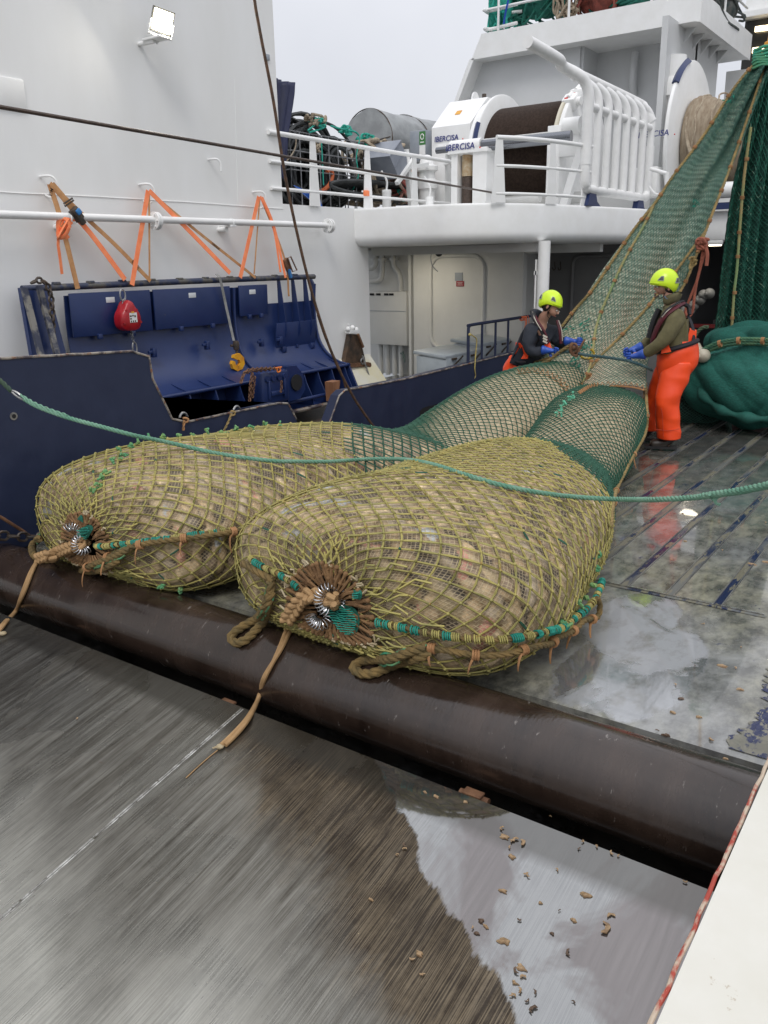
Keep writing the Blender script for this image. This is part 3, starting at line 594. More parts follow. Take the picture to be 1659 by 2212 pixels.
# ================================================================== TRAWL DOOR on the left wall
# cross-section (x, z) of the curved door plate, top to bottom
DP = [(-6.85, 1.715), (-6.86, 1.60), (-6.87, 1.42), (-6.86, 1.24), (-6.82, 1.06), (-6.74, .93), (-6.62, .83), (-6.48, .77), (-6.34, .75)]
dr = root('trawl_door', (-6.6, 6.2, .3), 'big curved navy blue steel trawl door hung on the wall by orange straps', 'trawl door')
DY0, DY1 = 4.38, 8.20
def shear(P):  # the door is lashed slightly askew: its aft end hangs lower
    P = np.array(P, float); return P
prof = cmr([(x, 0, z) for x, z in DP], 6)
def doorpt(x, y, z): return np.array((x, y, z))
def plate(mb, y0, y1, prof, th, mi=0):
    pr = np.array(prof); T = np.gradient(pr, axis=0); T /= np.linalg.norm(T, axis=1)[:, None]; n = np.stack([T[:, 2], 0*T[:, 0], -T[:, 0]], 1)
    k = len(pr); V = []
    for y in (y0, y1):
        for q in (pr, pr+n*th): V += [(a[0], y, a[2]) for a in q]
    F = []
    for i in range(k-1):
        F += [(i, i+1, 2*k+i+1, 2*k+i), (k+i, 3*k+i, 3*k+i+1, k+i+1), (i, k+i, k+i+1, i+1), (2*k+i, 2*k+i+1, 3*k+i+1, 3*k+i)]
    F += [(0, 2*k, 3*k, k), (k-1, 2*k-1, 4*k-1, 3*k-1)]
    mb.add(V, F, mi)
mb = MB(); plate(mb, DY0+.3, 7.35, prof, .012); plate(mb, 7.35, DY1, prof[9:], .012); build(mb, 'curved_plate', BLUE, dr)
# upper panels with a step
for y0, y1, z0 in ((DY0+.32, 5.62, 1.34), (5.66, 6.72, 1.34), (6.86, 7.32, 1.4)):
    mb = MB(); mb.box((-6.815, (y0+y1)/2, (1.735+z0)/2), (.02, y1-y0, 1.735-z0), ry=.02, bev=.006)
    for yy in (y0+.3*(y1-y0), y0+.72*(y1-y0)): mb.box((-6.80, yy, z0-.01), (.035, .05, .05), bev=.008)
    build(mb, 'upper_panel', BLUE, dr)
    yc = (y0+y1)/2-.02; mb = MB(); mb.box((-6.803, yc, 1.66), (.004, .1, .05), bev=.002); build(mb, 'slot', mat('white_beyond_slot', (.6, .62, .63), None, rough=.5), dr)
mb = MB(); mb.box((-6.79, 7.76, 1.10), (.02, .72, .38), ry=.12, bev=.006)
for yy in (7.5, 8.02): mb.box((-6.76, yy, .98), (.04, .07, .07), bev=.01)
mb.cyl((-6.775, 7.76, 1.0), (-6.765, 7.76, 1.0), .02, 12); build(mb, 'hinged_panel', BLUE, dr)
for yy in (7.55, 7.8, 8.02):   # tapering fins of the open corner
    mb = MB(); mb.prism([(-6.86, yy, 1.78), (-6.82, yy, 1.78), (-6.74, yy, 1.2), (-6.80, yy, 1.05), (-6.86, yy, 1.1)], (0, .014, 0)); build(mb, 'fin', BLUE, dr)
# top pipe with lugs
mb = MB(); mb.tube(cmr([(-6.83, DY0-.12, 1.79), (-6.83, 6, 1.80), (-6.83, DY1, 1.80)], 20), .03, 14)
for yy in np.arange(4.6, 8.2, .36): mb.box((-6.83, yy, 1.825), (.05, .07, .03), bev=.008)
build(mb, 'top_pipe', mat('chafed_navy', (.02, .03, .07), (.09, .085, .075), 9, .45, bump=.4, contrast=.12, detail=8), dr)
mb = MB(); mb.tube([(-6.345, y, .745) for y in np.linspace(4.6, DY1+.0, 30)], .02, 10); build(mb, 'mid_ledge', BLUE, dr)
mb = MB(); mb.tube([(-6.21, y, .47) for y in np.linspace(4.6, DY1-.02, 30)], .022, 10); build(mb, 'lower_pipe', BLUE, dr)
mb = MB(); mb.box((-6.19, 6.45, .36), (.05, 3.5, .03), ry=.3, bev=.006); build(mb, 'keel_shoe', WORN, dr)
mb = MB(); mb.add([(-6.62, 4.6, .82), (-6.62, DY1, .82), (-6.5, DY1, .38), (-6.5, 4.6, .38)], [(0, 1, 2, 3)]); mb.add([(-6.5, 4.6, .38), (-6.5, DY1, .38), (-6.2, DY1, .36), (-6.2, 4.6, .36)], [(0, 1, 2, 3)]); build(mb, 'keel_back', BLUE, dr, smooth=False)
for yy in (4.9, 5.28, 5.6, 5.95, 6.3, 6.68, 7.35, 7.6, 7.86, 8.12):   # curved ribs
    mb = MB(); P = [(-6.345, yy, .75), (-6.30, yy, .62), (-6.22, yy, .47), (-6.2, yy, .37), (-6.5, yy, .38), (-6.6, yy, .82)]; mb.prism(P, (0, .012, 0)); build(mb, 'rib', BLUE, dr, smooth=False)
for yy in (6.80, DY1-.01): 
    mb = MB(); P = [(a[0]+.03, yy, a[2]) for a in prof[::3]]; mb.tube(P, .018, 8); build(mb, 'vertical_rib', BLUE, dr)
mb = MB(); ed = [(a[0]+.0, DY1, a[2]) for a in prof[::4]]+[(-6.2, DY1, .45), (-6.5, DY1, .4)]; mb.prism(ed+[(-6.9, DY1, .8), (-6.9, DY1, 1.8)], (0, .03, 0)); build(mb, 'end_plate', BLUE, dr, smooth=False)
# aft end frame: two slanting worn rails
for (a, b), s in ((((52, 622), (88, 765)), 0), (((84, 618), (122, 762)), 1)):
    A3 = at(*a, x=-6.78+.03*s); B3 = at(*b, x=-6.62+.03*s); mb = MB(); mb.beam(A3, B3+(B3-A3)*.3, .05, .035, up=(1, 0, 0)); build(mb, 'aft_rail', mat('bruised_rail', (.03, .035, .06), (.2, .19, .17), 6, .5, bump=.4, contrast=.1, detail=8), dr, smooth=False)
A3 = at(45, 622, x=-6.8); B3 = at(70, 770, x=-6.7); C3 = at(105, 620, x=-6.82); D3 = at(150, 790, x=-6.7)
mb = MB(); mb.add([A3, C3, D3, B3, A3-np.array((.05, 0, 0)), C3-np.array((.05, 0, 0)), D3-np.array((.05, 0, 0)), B3-np.array((.05, 0, 0))], [(0, 3, 2, 1), (4, 5, 6, 7), (0, 1, 5, 4), (1, 2, 6, 5), (2, 3, 7, 6), (3, 0, 4, 7)]); build(mb, 'aft_plate', BLUE, dr, smooth=False)
for px, py in ((332, 762), (447, 746), (565, 740), (605, 735)):
    p = at(px, py, x=-6.74); mb = MB(); mb.box(p, (.05, .05, .09), bev=.008); mb.box(p+np.array((.01, -.05, .01)), (.03, .05, .03), bev=.006); build(mb, 'lug', BLUE, dr)
# towing bracket block on the lower edge with a backplate and hole
br = MB(); c = at(585, 835, x=-6.12); br.box(c, (.16, .42, .34), bev=.03)
for k in range(4): br.cyl(c+np.array((.07, -.14+.09*k, .1)), c+np.array((.1, -.14+.09*k, .1)), .032, 12)
br.box(c+np.array((.09, -.0, -.06)), (.03, .2, .05), bev=.008); br.box(c+np.array((.09, -.12, -.02)), (.03, .03, .2), bev=.008); br.box(c+np.array((.09, .12, -.02)), (.03, .03, .2), bev=.008)
build(br, 'towing_block', BLUE, dr)
mb = MB(); P = [at(px, py, x=-6.16) for px, py in ((618, 792), (640, 790), (655, 808), (660, 840), (648, 862), (622, 868))]
mb.prism([(p[0], p[1], p[2]) for p in P], (-.2, 0, 0)); build(mb, 'towing_cheek', BLUE, dr)
p = at(640, 826, x=-6.15); mb = MB(); mb.lathe([(.001, 0), (.09, 0), (.09, .012), (.001, .012)], p, ax=(1, 0, 0), n=20); build(mb, 'cheek_hole', DARK, dr)
def chainmb(pts, L, r, mb=None, roll=0, slack=1.0):
    P = resamp(pts, L*.72); mb = mb or MB()
    for i in range(len(P)-1):
        a, b = P[i], P[i+1]; t = (b-a)/np.linalg.norm(b-a); u = np.array([0, 0, 1.]) if abs(t[2]) < .8 else np.array([0, 1., 0]); u = np.cross(t, u); u /= np.linalg.norm(u); w = np.cross(t, u)
        if i % 2: u = w
        c = (a+b)/2; h = L/2-r; wd = L*.3
        mb.tube([c+t*(h-wd+.0)*(1 if abs(an) < math.pi/2 else -1)+t*wd*math.cos(an)+u*wd*math.sin(an) for an in np.linspace(-math.pi*.97, math.pi*.97, 12)], r, 5, closed=True)
    return mb
def pc(pts, x): return [at(px, py, x=x) for px, py in pts]
mb = chainmb(pc([(520, 828), (530, 803), (555, 797), (590, 796), (604, 798)], -6.0), .045, .007)
chainmb(pc([(527, 805), (552, 801), (585, 797)], -6.03), .045, .007, mb)
tag(build(mb, 'rusty_chain', RUST), 'rusty chain heap draped over the towing block of the blue door', 'chain', 'rusty chains')
mb = chainmb(pc([(545, 806), (541, 830), (540, 850), (539, 868)], -5.98), .045, .007); chainmb(pc([(550, 812), (548, 835), (545, 860)], -5.98), .045, .007, mb)
tag(build(mb, 'rusty_chain', RUST), 'rusty chain hanging down left of the towing block of the blue door', 'chain', 'rusty chains')
mb = chainmb(pc([(608, 822), (608, 838), (606, 848)], -5.98), .04, .006)
tag(build(mb, 'rusty_chain', RUST), 'short orange rusty chain hanging in front of the towing block', 'chain', 'rusty chains')
mb = chainmb(pc([(68, 612), (85, 604), (102, 615), (110, 640), (113, 680), (114, 720), (118, 750)], -6.66), .075, .011)
tag(build(mb, 'rusty_chain', DSTEEL), 'dark chain looped over the aft top corner of the blue trawl door', 'chain', 'rusty chains')
mb = chainmb(pc([(-330, 1150), (-30, 1156), (20, 1158), (60, 1160), (100, 1158)], -5.40), .10, .010)
tag(build(mb, 'rusty_chain', DSTEEL), 'dark slack chain at far left between blue bulwark and net bag', 'chain', 'rusty chains')
mb = MB(); mb.tube(pc([(-300, 960), (-20, 1105), (10, 1122), (40, 1141), (62, 1156)], -5.42), .012, 8)
tag(build(mb, 'rusty_rod', RUST), 'thin rusty rod lying against the blue bulwark above the dark chain', 'rod')
mb = MB(); mb.tube(cmr(pc([(598, 796), (600, 804), (606, 800), (602, 793)], -5.98), 4), .009, 6); mb.cyl(*pc([(595, 795), (608, 793)], -5.98), .008, 8)
tag(build(mb, 'orange_shackle', mat('orange_steel', (.7, .2, .04), rough=.5)), 'small orange shackle on the chain over the towing block', 'shackle')
# ------------------------------------------------------------------ straps
def strap(mb, pts, w=.045, x=None, mi=0, th=.004, lay=0):
    """flat webbing through points given as (px, py, x)"""
    P = [at(px, py, x=xx) for px, py, xx in pts]; P = np.linspace(P[0], P[1], 8) if len(P) == 2 else resamp(P, .08)
    T = np.gradient(P, axis=0); T /= np.linalg.norm(T, axis=1)[:, None]; X = np.array([1., 0, 0]); V = []
    for p, t in zip(P, T):
        s = np.cross(t, X); s /= np.linalg.norm(s); n = np.cross(s, t)
        V += [p+s*w/2+n*th/2, p-s*w/2+n*th/2, p-s*w/2-n*th/2, p+s*w/2-n*th/2]
    k = len(P); F = [(i*4+j, i*4+(j+1) % 4, i*4+4+(j+1) % 4, i*4+4+j) for i in range(k-1) for j in range(4)]+[(3, 2, 1, 0), (4*k-4, 4*k-3, 4*k-2, 4*k-1)]
    mb.add(V, F, mi)
xh = XW+.12; xd = -6.79
def strapset(nm, parts, lab, extra=()):
    r = root(nm, at(*parts[0][1][0][:2], x=xh), lab, 'strap', 'lashing straps holding the door')
    for pn, pts, w, m in parts:
        mb = MB(); strap(mb, pts, w); build(mb, pn, m, r, smooth=False)
    return r
s1 = strapset('lashing_strap', [('ochre_band', [(107, 398, xh), (130, 470, xh+.05), (168, 624, xd)], .05, OCHRE), ('ochre_band', [(108, 396, xh+.01), (180, 465, xh+.03), (250, 530, xh+.06), (325, 607, xd)], .04, OCHRE),
    ('orange_band', [(165, 470, xh+.04), (200, 510, xh+.06), (270, 604, xd)], .05, ORANGE), ('ochre_band', [(112, 398, xh+.015), (140, 430, xh+.025), (165, 462, xh+.03)], .06, OCHRE)],
    'leftmost orange and ochre lashing strap with a knot and a blue ratchet buckle')
mb = MB(); o = at(138, 492, x=xh+.06)
for k in range(3): mb.tube(cmr([o+np.array((.02*math.cos(a+k), .075*math.cos(a)*(.6+.2*k), .085*math.sin(a+k*.9))) for a in np.linspace(0, 5.4, 9)], 4), .02, 6, flat=.6)
build(mb, 'knot', ORANGE, s1)
mb = MB(); strap(mb, [(170, 468, xh+.05), (152, 478, xh+.07), (140, 492, xh+.07)], .05); strap(mb, [(131, 490, xh+.06), (125, 520, xh+.05), (130, 560, xh+.04), (134, 592, xh+.03)], .028); build(mb, 'orange_tail', ORANGE, s1, smooth=False)
p = at(165, 463, x=xh+.07); mb = MB(); mb.box(p, (.05, .09, .12), rx=.65, bev=.01); mb.box(p+np.array((.03, .0, -.02)), (.04, .05, .16), rx=.65, bev=.01); build(mb, 'ratchet_buckle', DSTEEL, s1)
mb = MB(); mb.box(p+np.array((.05, -.01, .02)), (.03, .05, .05), rx=.65, bev=.008); build(mb, 'ratchet_handle', mat('blue_plastic', (.03, .2, .5), rough=.4), s1)
mb = MB(); q = at(148, 438, x=xh+.06); mb.tube([q+np.array((0, .05*a, .045*b)) for a, b in ((-1, -.2), (.9, .9), (1.1, .5), (-.8, -.7))], .008, 6, closed=True); build(mb, 'wire_hook', DSTEEL, s1)
s2 = strapset('lashing_strap', [('ochre_band', [(322, 418, xh), (323, 600, xd)], .02, OCHRE), ('ochre_band', [(322, 414, xh), (420, 495, xh+.04), (552, 600, xd)], .03, OCHRE),
    ('orange_band', [(320, 412, xh+.01), (285, 616, xd+.03)], .052, ORANGE), ('orange_band', [(322, 412, xh+.01), (410, 500, xh+.05), (497, 590, xd+.03)], .048, ORANGE)], 'middle orange lashing strap spread like a wide tent from its hook')
s3 = strapset('lashing_strap', [('ochre_band', [(561, 430, xh), (549, 592, xd)], .018, OCHRE), ('ochre_band', [(563, 425, xh), (615, 560, xh+.08), (624, 640, xd)], .028, OCHRE),
    ('orange_band', [(559, 425, xh+.01), (519, 600, xd+.03)], .052, ORANGE), ('orange_band', [(562, 424, xh+.01), (590, 490, xh+.05), (606, 588, xd+.03)], .03, ORANGE), ('orange_band', [(566, 426, xh+.015), (592, 490, xh+.055), (617, 600, xd+.03)], .036, ORANGE)], 'rightmost orange lashing strap with a steel ratchet near the blue door corner')
p = at(620, 572, x=xh+.1); mb = MB(); mb.box(p, (.04, .08, .15), rx=.5, bev=.01); mb.tube([p+np.array((.03, .09*a+.03, .13*b)) for a, b in ((-.5, .6), (.1, .7), (1.2, -.5), (.3, -.6))], .009, 6, closed=True); build(mb, 'ratchet_buckle', RUST, s3)
mb = MB(); mb.box(p+np.array((.02, .02, -.1)), (.03, .03, .1), rx=.3); build(mb, 'ratchet_handle', mat('blue_plastic_dull', (.03, .16, .4), rough=.4), s3)
BLKTXT = mat('faded_black_lettering', (.06, .035, .02), rough=.8)
def straptext(s_, a, b, x, r, size):
    A, B = at(*a, x=x), at(*b, x=x); d = B-A; c = (A+B)/2
    textobj(s_, 'lettering', BLKTXT, r, c+np.array((.006, 0, 0)), d, np.cross(np.array((1., 0, 0)), d), size, .0005)
straptext('EIMSKIP', (278, 555), (313, 596), xh+.075, s1, .045)
straptext('EIMSKIP', (450, 519), (480, 545), xh+.06, s2, .036)
straptext('EIM', (108, 424), (112, 406), xh+.03, s1, .045)
# ------------------------------------------------------------------ red fall arrest block
xf = -6.70
fa = root('fall_arrest_block', at(275, 705, x=xf), 'red plastic fall arrest block with a white label hanging on the blue door', 'fall arrester')
c = at(275, 681, x=xf); out = [(0, 1.05), (.3, .9), (.62, .45), (.9, .1), (1.0, -.3), (.92, -.75), (.6, -1.02), (0, -1.08)]; out = out+[(-a, b) for a, b in out[-2:0:-1]]
sx_, sz_ = .118, .135; pts = cmr([(0, a*sx_, b*sz_) for a, b in out]+[(0, 0, 1.05*sz_)], 4)[:-1]
mb = MB(); k = len(pts); rings = []
for s_, dx in ((.80, -.07), (.97, -.055), (1, -.03), (1, .03), (.96, .055), (.82, .07), (.55, .078)): rings.append([c+np.array((dx, p[1]*s_, p[2]*s_)) for p in pts])
V = np.array(rings).reshape(-1, 3); F = [(i*k+j, i*k+(j+1) % k, (i+1)*k+(j+1) % k, (i+1)*k+j) for i in range(6) for j in range(k)]+[tuple(range(k))[::-1], tuple(6*k+j for j in range(k))]
mb.add(V, F)
for a, b in ((-.5, .35), (.5, .35), (-.82, -.5), (.82, -.5)): mb.cyl(c+np.array((.05, a*sx_, b*sz_)), c+np.array((.075, a*sx_, b*sz_)), .012, 8)
build(mb, 'housing', RED, fa)
mb = MB(); mb.box(c+np.array((.081, .005, -.02)), (.003, .085, .09)); build(mb, 'label_plate', mat('label_white', (.7, .7, .68), rough=.5), fa, smooth=False)
mb = MB()
for a, b, w, h in ((-.026, .015, .022, .014), (0, .018, .016, .014), (.024, .012, .016, .02), (-.026, -.01, .02, .012), (-.024, -.034, .012, .016), (.0, -.034, .012, .016), (.024, -.034, .012, .016)): mb.box(c+np.array((.083, a, b-.02)), (.002, w, h))
build(mb, 'label_print', BLKTXT, fa, smooth=False)
mb = MB(); mb.box(c+np.array((.084, -.0, .03)), (.002, .03, .014)); build(mb, 'yellow_mark', YELLOW, fa, smooth=False)
mb = MB(); a0 = at(265, 638, x=xf); mb.tube([a0+np.array((0, .03*math.sin(a), .055*math.cos(a))) for a in np.linspace(0, 6.28, 17)[:-1]], .008, 6, closed=True); mb.tube([a0+np.array((0, .022*math.sin(a)+.012, .04*math.cos(a)-.075)) for a in np.linspace(0, 6.28, 13)[:-1]], .007, 6, closed=True); build(mb, 'carabiner', STEEL, fa)
mb = chainmb(pc([(283, 712), (286, 728), (289, 742)], xf), .035, .004); hc = at(291, 752, x=xf); mb.tube([hc+np.array((0, .025*math.sin(a), .06*math.cos(a))) for a in np.linspace(0, 6.28, 15)[:-1]], .008, 6, closed=True); build(mb, 'snap_hook', STEEL, fa)
# ------------------------------------------------------------------ strap tail with yellow hook
yh = root('lifting_hook', at(516, 785, x=-6.6), 'yellow lifting hook on a grey webbing strap hanging over the blue door', 'hook')
mb = MB(); strap(mb, [(467, 592, -6.79), (474, 596, -6.74), (488, 660, -6.76), (505, 736, -6.68)], .035); build(mb, 'webbing', mat('grey_webbing', (.28, .28, .27), (.2, .2, .19), 20, .8), yh, smooth=False)
mb = MB(); p = at(510, 746, x=-6.66); mb.box(p, (.05, .06, .1), bev=.015); mb.cyl(p+np.array((-.02, -.06, 0)), p+np.array((-.02, .06, 0)), .014, 8); mb.box(p+np.array((0, .005, -.09)), (.02, .03, .12), bev=.006); build(mb, 'shackle', DSTEEL, yh)
hk2 = [(506, 767), (518, 763), (527, 772), (529, 786), (524, 797), (514, 802), (505, 797), (501, 786), (503, 779), (508, 781), (510, 788), (516, 790), (520, 784), (518, 778), (510, 776), (505, 773)]
mb = MB(); P = [at(*q, x=-6.62) for q in hk2]; mb.prism(P, (-.04, 0, 0)); build(mb, 'hook_body', YELLOW, yh)
# ------------------------------------------------------------------ black rusty bracket on the wall end
bk = root('rusty_bracket', at(770, 790, x=XW), 'black rusty trapezoid bracket with a lever fixed on the white wall', 'bracket')
P = [at(*q, x=XW+.08) for q in ((757, 722), (776, 722), (792, 790), (743, 796))]; mb = MB(); mb.prism(P, (-.07, 0, 0)); build(mb, 'plate', mat('bracket_rust', (.025, .02, .016), (.1, .06, .035), 8, .7, bump=.5), bk)
mb = MB()
for q in ((742, 795), (793, 788)): p = at(*q, x=XW+.08); mb.cyl(p+np.array((-.08, 0, 0)), p+np.array((.05, 0, 0)), .035, 12)
mb.beam(at(742, 791, x=XW+.12), at(795, 786, x=XW+.12), .04, .05); mb.beam(at(773, 722, x=XW+.12), at(784, 750, x=XW+.12), .03, .03); build(mb, 'pivot_bar', RUST, bk)
mb = MB()
for q in ((752, 711), (762, 708), (770, 712)): mb.ball(at(*q, x=XW+.08), .035, 8, 6)
mb.beam(at(752, 700, x=XW+.06), at(754, 712, x=XW+.06), .02, .02); mb.box(at(762, 716, x=XW+.07), (.08, .22, .03)); build(mb, 'painted_fitting', WHITE2, bk)
mb = MB(); mb.cyl(at(783, 768, x=XW+.14), at(798, 815, x=XW+.2), .012, 8); mb.tube([at(783, 780, x=XW+.14)+np.array((0, .04*math.cos(a), .04*math.sin(a))) for a in np.linspace(0, 6, 10)], .012, 6); build(mb, 'lever', STEEL, bk)
mb = MB(); p = at(727, 840, x=-6.1); mb.prism([at(*q, x=-6.05) for q in ((719, 826), (735, 822), (733, 842), (728, 860), (722, 868))], (-.12, 0, 0))
tag(build(mb, 'wood_wedge', mat('raw_wood', (.3, .14, .07), (.22, .1, .05), 10, .7, stretch=(1, 1, .2), bump=.3), smooth=False), 'brown wooden wedge between the blue door and the forward bulwark', 'wedge')
# ------------------------------------------------------------------ floodlight on the wall
fl = root('floodlight', at(345, 85, x=XW+.05), 'square LED floodlight switched on, bracketed to the upper left white wall', 'floodlight')
c = at(351, 46, x=XW+.28); nrm = np.array((.80, -.42, -.28)); nrm /= np.linalg.norm(nrm); ux = np.cross(np.array((0, 0, 1.)), nrm); ux /= np.linalg.norm(ux); uy = np.cross(nrm, ux); ux, uy = ux*.975-uy*.22, uy*.975+ux*.22
def obox(mb, c, U, d, mi=0):
    v = np.array([[x, y, z] for z in (-1, 1) for y in (-1, 1) for x in (-1, 1)])*np.array(d)/2
    return mb.add(c+v@np.array(U), [(0, 2, 3, 1), (4, 5, 7, 6), (0, 1, 5, 4), (2, 6, 7, 3), (0, 4, 6, 2), (1, 3, 7, 5)], mi)
U = [ux, uy, nrm]; S_ = .205
mb = MB(); obox(mb, c-nrm*.02, U, (S_, S_, .03)); obox(mb, c-nrm*.06, U, (S_*.8, S_*.8, .06))
for k in np.linspace(-.42, .42, 7): obox(mb, c-nrm*.1+ux*k*S_*.8, U, (.012, S_*.8, .05))
build(mb, 'housing', mat('lamp_body', (.1, .1, .095), rough=.5), fl, smooth=False)
mb = MB(); obox(mb, c+nrm*.004, U, (S_*.86, S_*.86, .012)); build(mb, 'lens', mat('lit_lens', (1, .98, .85), emis=(1, .93, .72, 9)), fl, smooth=False)
mb = MB()
for i in range(6):
    for j in range(6): mb.ball(c+nrm*.012+ux*(i-2.5)*.03+uy*(j-2.5)*.03, .011, 8, 5)
build(mb, 'diode', mat('lit_diode', (1, 1, .95), emis=(1, .97, .85, 30)), fl)
mb = MB(); b0 = at(345, 80, x=XW+.3)
mb.tube([c+ux*S_*.54, c+ux*S_*.54-uy*S_*.62, c-ux*S_*.54-uy*S_*.62, c-ux*S_*.54], .012, 8); build(mb, 'yoke', WHITE2, fl)
mb = MB(); q = c-uy*S_*.64; mb.box((XW+.2, q[1]-.02, q[2]-.02), (.24, .14, .02), bev=.004); mb.cyl((XW, q[1]-.06, q[2]-.04), (XW+.2, q[1]-.04, q[2]-.04), .022, 10); mb.tube(cmr([c-nrm*.1, c-nrm*.15-uy*.12, c-uy*.2-nrm*.05, q], 5), .007, 6); build(mb, 'wall_arm', WHITE2, fl)
sp = bpy.data.lights.new('floodlight_beam', 'AREA'); sp.energy = 14; sp.size = S_*.8; sp.color = (1, .93, .8); spo = bpy.data.objects.new('floodlight_beam', sp); COL.objects.link(spo); spo.parent = fl
spo.location = tuple(c+nrm*.05-ORG[fl]); spo.rotation_euler = Vector(-nrm).to_track_quat('-Z', 'Y').to_euler() if False else Vector(nrm).to_track_quat('-Z', 'Y').to_euler()
# ------------------------------------------------------------------ wires
def wireobj(name, pts, r, m, lab, cat='wire'):
    mb = MB(); mb.tube(cmr(pts, 14) if len(pts) > 2 else np.linspace(pts[0], pts[1], 60), r, 8); return tag(build(mb, name, m), lab, cat)
wireobj('steel_wire', pc([(505, -420), (545, -40), (560, 60), (590, 215), (618, 390), (655, 560), (688, 680), (722, 775), (762, 855), (800, 912), (816, 930)], -5.25), .0135, RWIRE, 'long rusty steel wire running steeply down from the top to behind the net bags')
wireobj('slack_wire', pc([(686, 680), (705, 735), (735, 800), (748, 845), (752, 862)], -5.9), .010, RWIRE, 'short rusty wire hanging just behind the long steep wire beside the blue door')
A = at(-700, 109, x=-4.6); B = at(1075, 418, y=11.2)
n = 80; P = np.linspace(A, B, n); 
mb = MB(); mb.tube(P, .0125, 8); tag(build(mb, 'warp_wire', WIRE), 'taut dark steel wire crossing in front of the white wall to the winch roller', 'wire')
# ================================================================== UPPER DECK
def railing(name, top, zs, posts, lab, r=.028, zbase=ZT, endcap=None, mt=WHITE2, blade=True):
    """top: list of (x,y) plan points; zs: rail heights; posts: indices of fraction along"""
    P = cmr([(x, y, 0) for x, y in top], 10); L = np.r_[0, np.cumsum(np.linalg.norm(np.diff(P, axis=0), axis=1))]
    r0 = root(name, (P[0][0], P[0][1], zbase), lab, 'railing')
    for i, z in enumerate(zs):
        mb = MB(); q = P.copy(); q[:, 2] = z; mb.tube(q, r if i == 0 else r*.72, 12); build(mb, 'top_rail' if i == 0 else 'rail', mt, r0)
    for f in posts:
        k = np.array([np.interp(f*L[-1], L, P[:, j]) for j in range(2)]); k2 = np.array([np.interp(min(1, f+.02)*L[-1], L, P[:, j]) for j in range(2)]); k1 = np.array([np.interp(max(0, f-.02)*L[-1], L, P[:, j]) for j in range(2)]); t = (k2-k1)/np.linalg.norm(k2-k1)
        mb = MB(); w0, w1 = .10, .045
        mb.prism([(k[0]+t[0]*a, k[1]+t[1]*a, z) for a, z in ((-w0, zbase), (w0, zbase), (w1, zs[0]-.01), (-w1, zs[0]-.01))], (t[1]*.015, -t[0]*.015, 0)) if blade else mb.cyl((k[0], k[1], zbase), (k[0], k[1], zs[0]), .022, 10)
        build(mb, 'rail_post', mt, r0)
    return r0
yA = at(605, 290, x=XW+.02)[1]
r1 = railing('upper_deck_railing', [(XW+.02, yA-.2), (XW+.02, 9), (XW+.02, 10.2), (XW+.02, 11.3), (XW-.0, 11.75), (XW-.25, 11.95), (XW-.7, 11.95)], [3.40, 3.09, 2.80], [(at(p, 400, x=XW)[1]-yA+.2)/(11.95-yA+.2+.75) for p in (678, 797, 900)], 'white three rail railing on the upper deck edge in front of the wire cage')
mb = MB(); p = at(790, 455-0, x=XW+.03); p = at(791, 426, x=XW+.04); mb.box((XW+.045, p[1], p[2]+.05), (.03, .11, .07), bev=.008); tag(build(mb, 'orange_tape', ORANGE), 'scrap of orange webbing wrapped round the middle post of the white railing', 'tape')
# navy tarpaulin hanging at wall corner
mb = MB(); X = XW-.35; G = []
for i, z in enumerate(np.linspace(0, 1, 24)):
    row = []
    for j, s in enumerate(np.linspace(0, 1, 20)):
        px0, px1 = 590, 641-18*max(0, z-.15)*1.15-(0 if z > .08 else 0); py = 169+z*215+ (9*s if z < .5 else 0)
        p = at(px0+(px1-px0)*s, py, x=X); p = p+np.array((.03*math.sin(s*9+z*3)+.02*math.sin(s*21+z*8)-.05*s, 0, 0)); row.append(p)
    G.append(row)
NAVYT = mat('navy_tarpaulin', (.012, .017, .06), (.02, .025, .08), 6, .35, .5, bump=.3, bscale=14)
o = gridmesh('tarpaulin', np.array(G), NAVYT); md = o.modifiers.new('thick', 'SOLIDIFY'); md.thickness = .012
tag(o, 'navy blue tarpaulin cover hanging beside the upper right edge of the white wall', 'tarpaulin')
# wire cage with coiled ropes
CX = -7.75; cy0 = at(625, 300, x=CX)[1]; cy1 = at(785, 300, x=CX)[1]; cz0, cz1 = 2.68, 3.62
cg = root('wire_cage', (CX-.5, (cy0+cy1)/2, 2.66), 'galvanised wire mesh cage crate full of coiled black hose on the upper deck', 'cage')
mb = MB()
for y in np.linspace(cy0, cy1, 9): mb.cyl((CX, y, cz0), (CX, y, cz1), .009, 6); mb.cyl((CX-1.1, y, cz0), (CX-1.1, y, cz1), .009, 6)
for z in np.linspace(cz0, cz1, 5): mb.cyl((CX, cy0, z), (CX, cy1, z), .009, 6); mb.cyl((CX-1.1, cy0, z), (CX-1.1, cy1, z), .009, 6); mb.cyl((CX, cy0, z), (CX-1.1, cy0, z), .009, 6); mb.cyl((CX, cy1, z), (CX-1.1, cy1, z), .009, 6)
for x in np.linspace(CX-1.1, CX, 7): mb.cyl((x, cy0, cz0), (x, cy0, cz1), .009, 6); mb.cyl((x, cy1, cz0), (x, cy1, cz1), .009, 6)
build(mb, 'mesh_panel', GALV, cg)
mb = MB(); mb.box((CX-.55, (cy0+cy1)/2, 2.65), (1.15, cy1-cy0+.05, .05)); build(mb, 'base_board', mat('pallet_wood', (.2, .13, .08), (.12, .08, .05), 8, .8), cg)
HOSE = mat('black_hose', (.018, .02, .022), (.05, .055, .055), 8, .5, bump=.2)
yc = (cy0+cy1)/2; mb = MB()
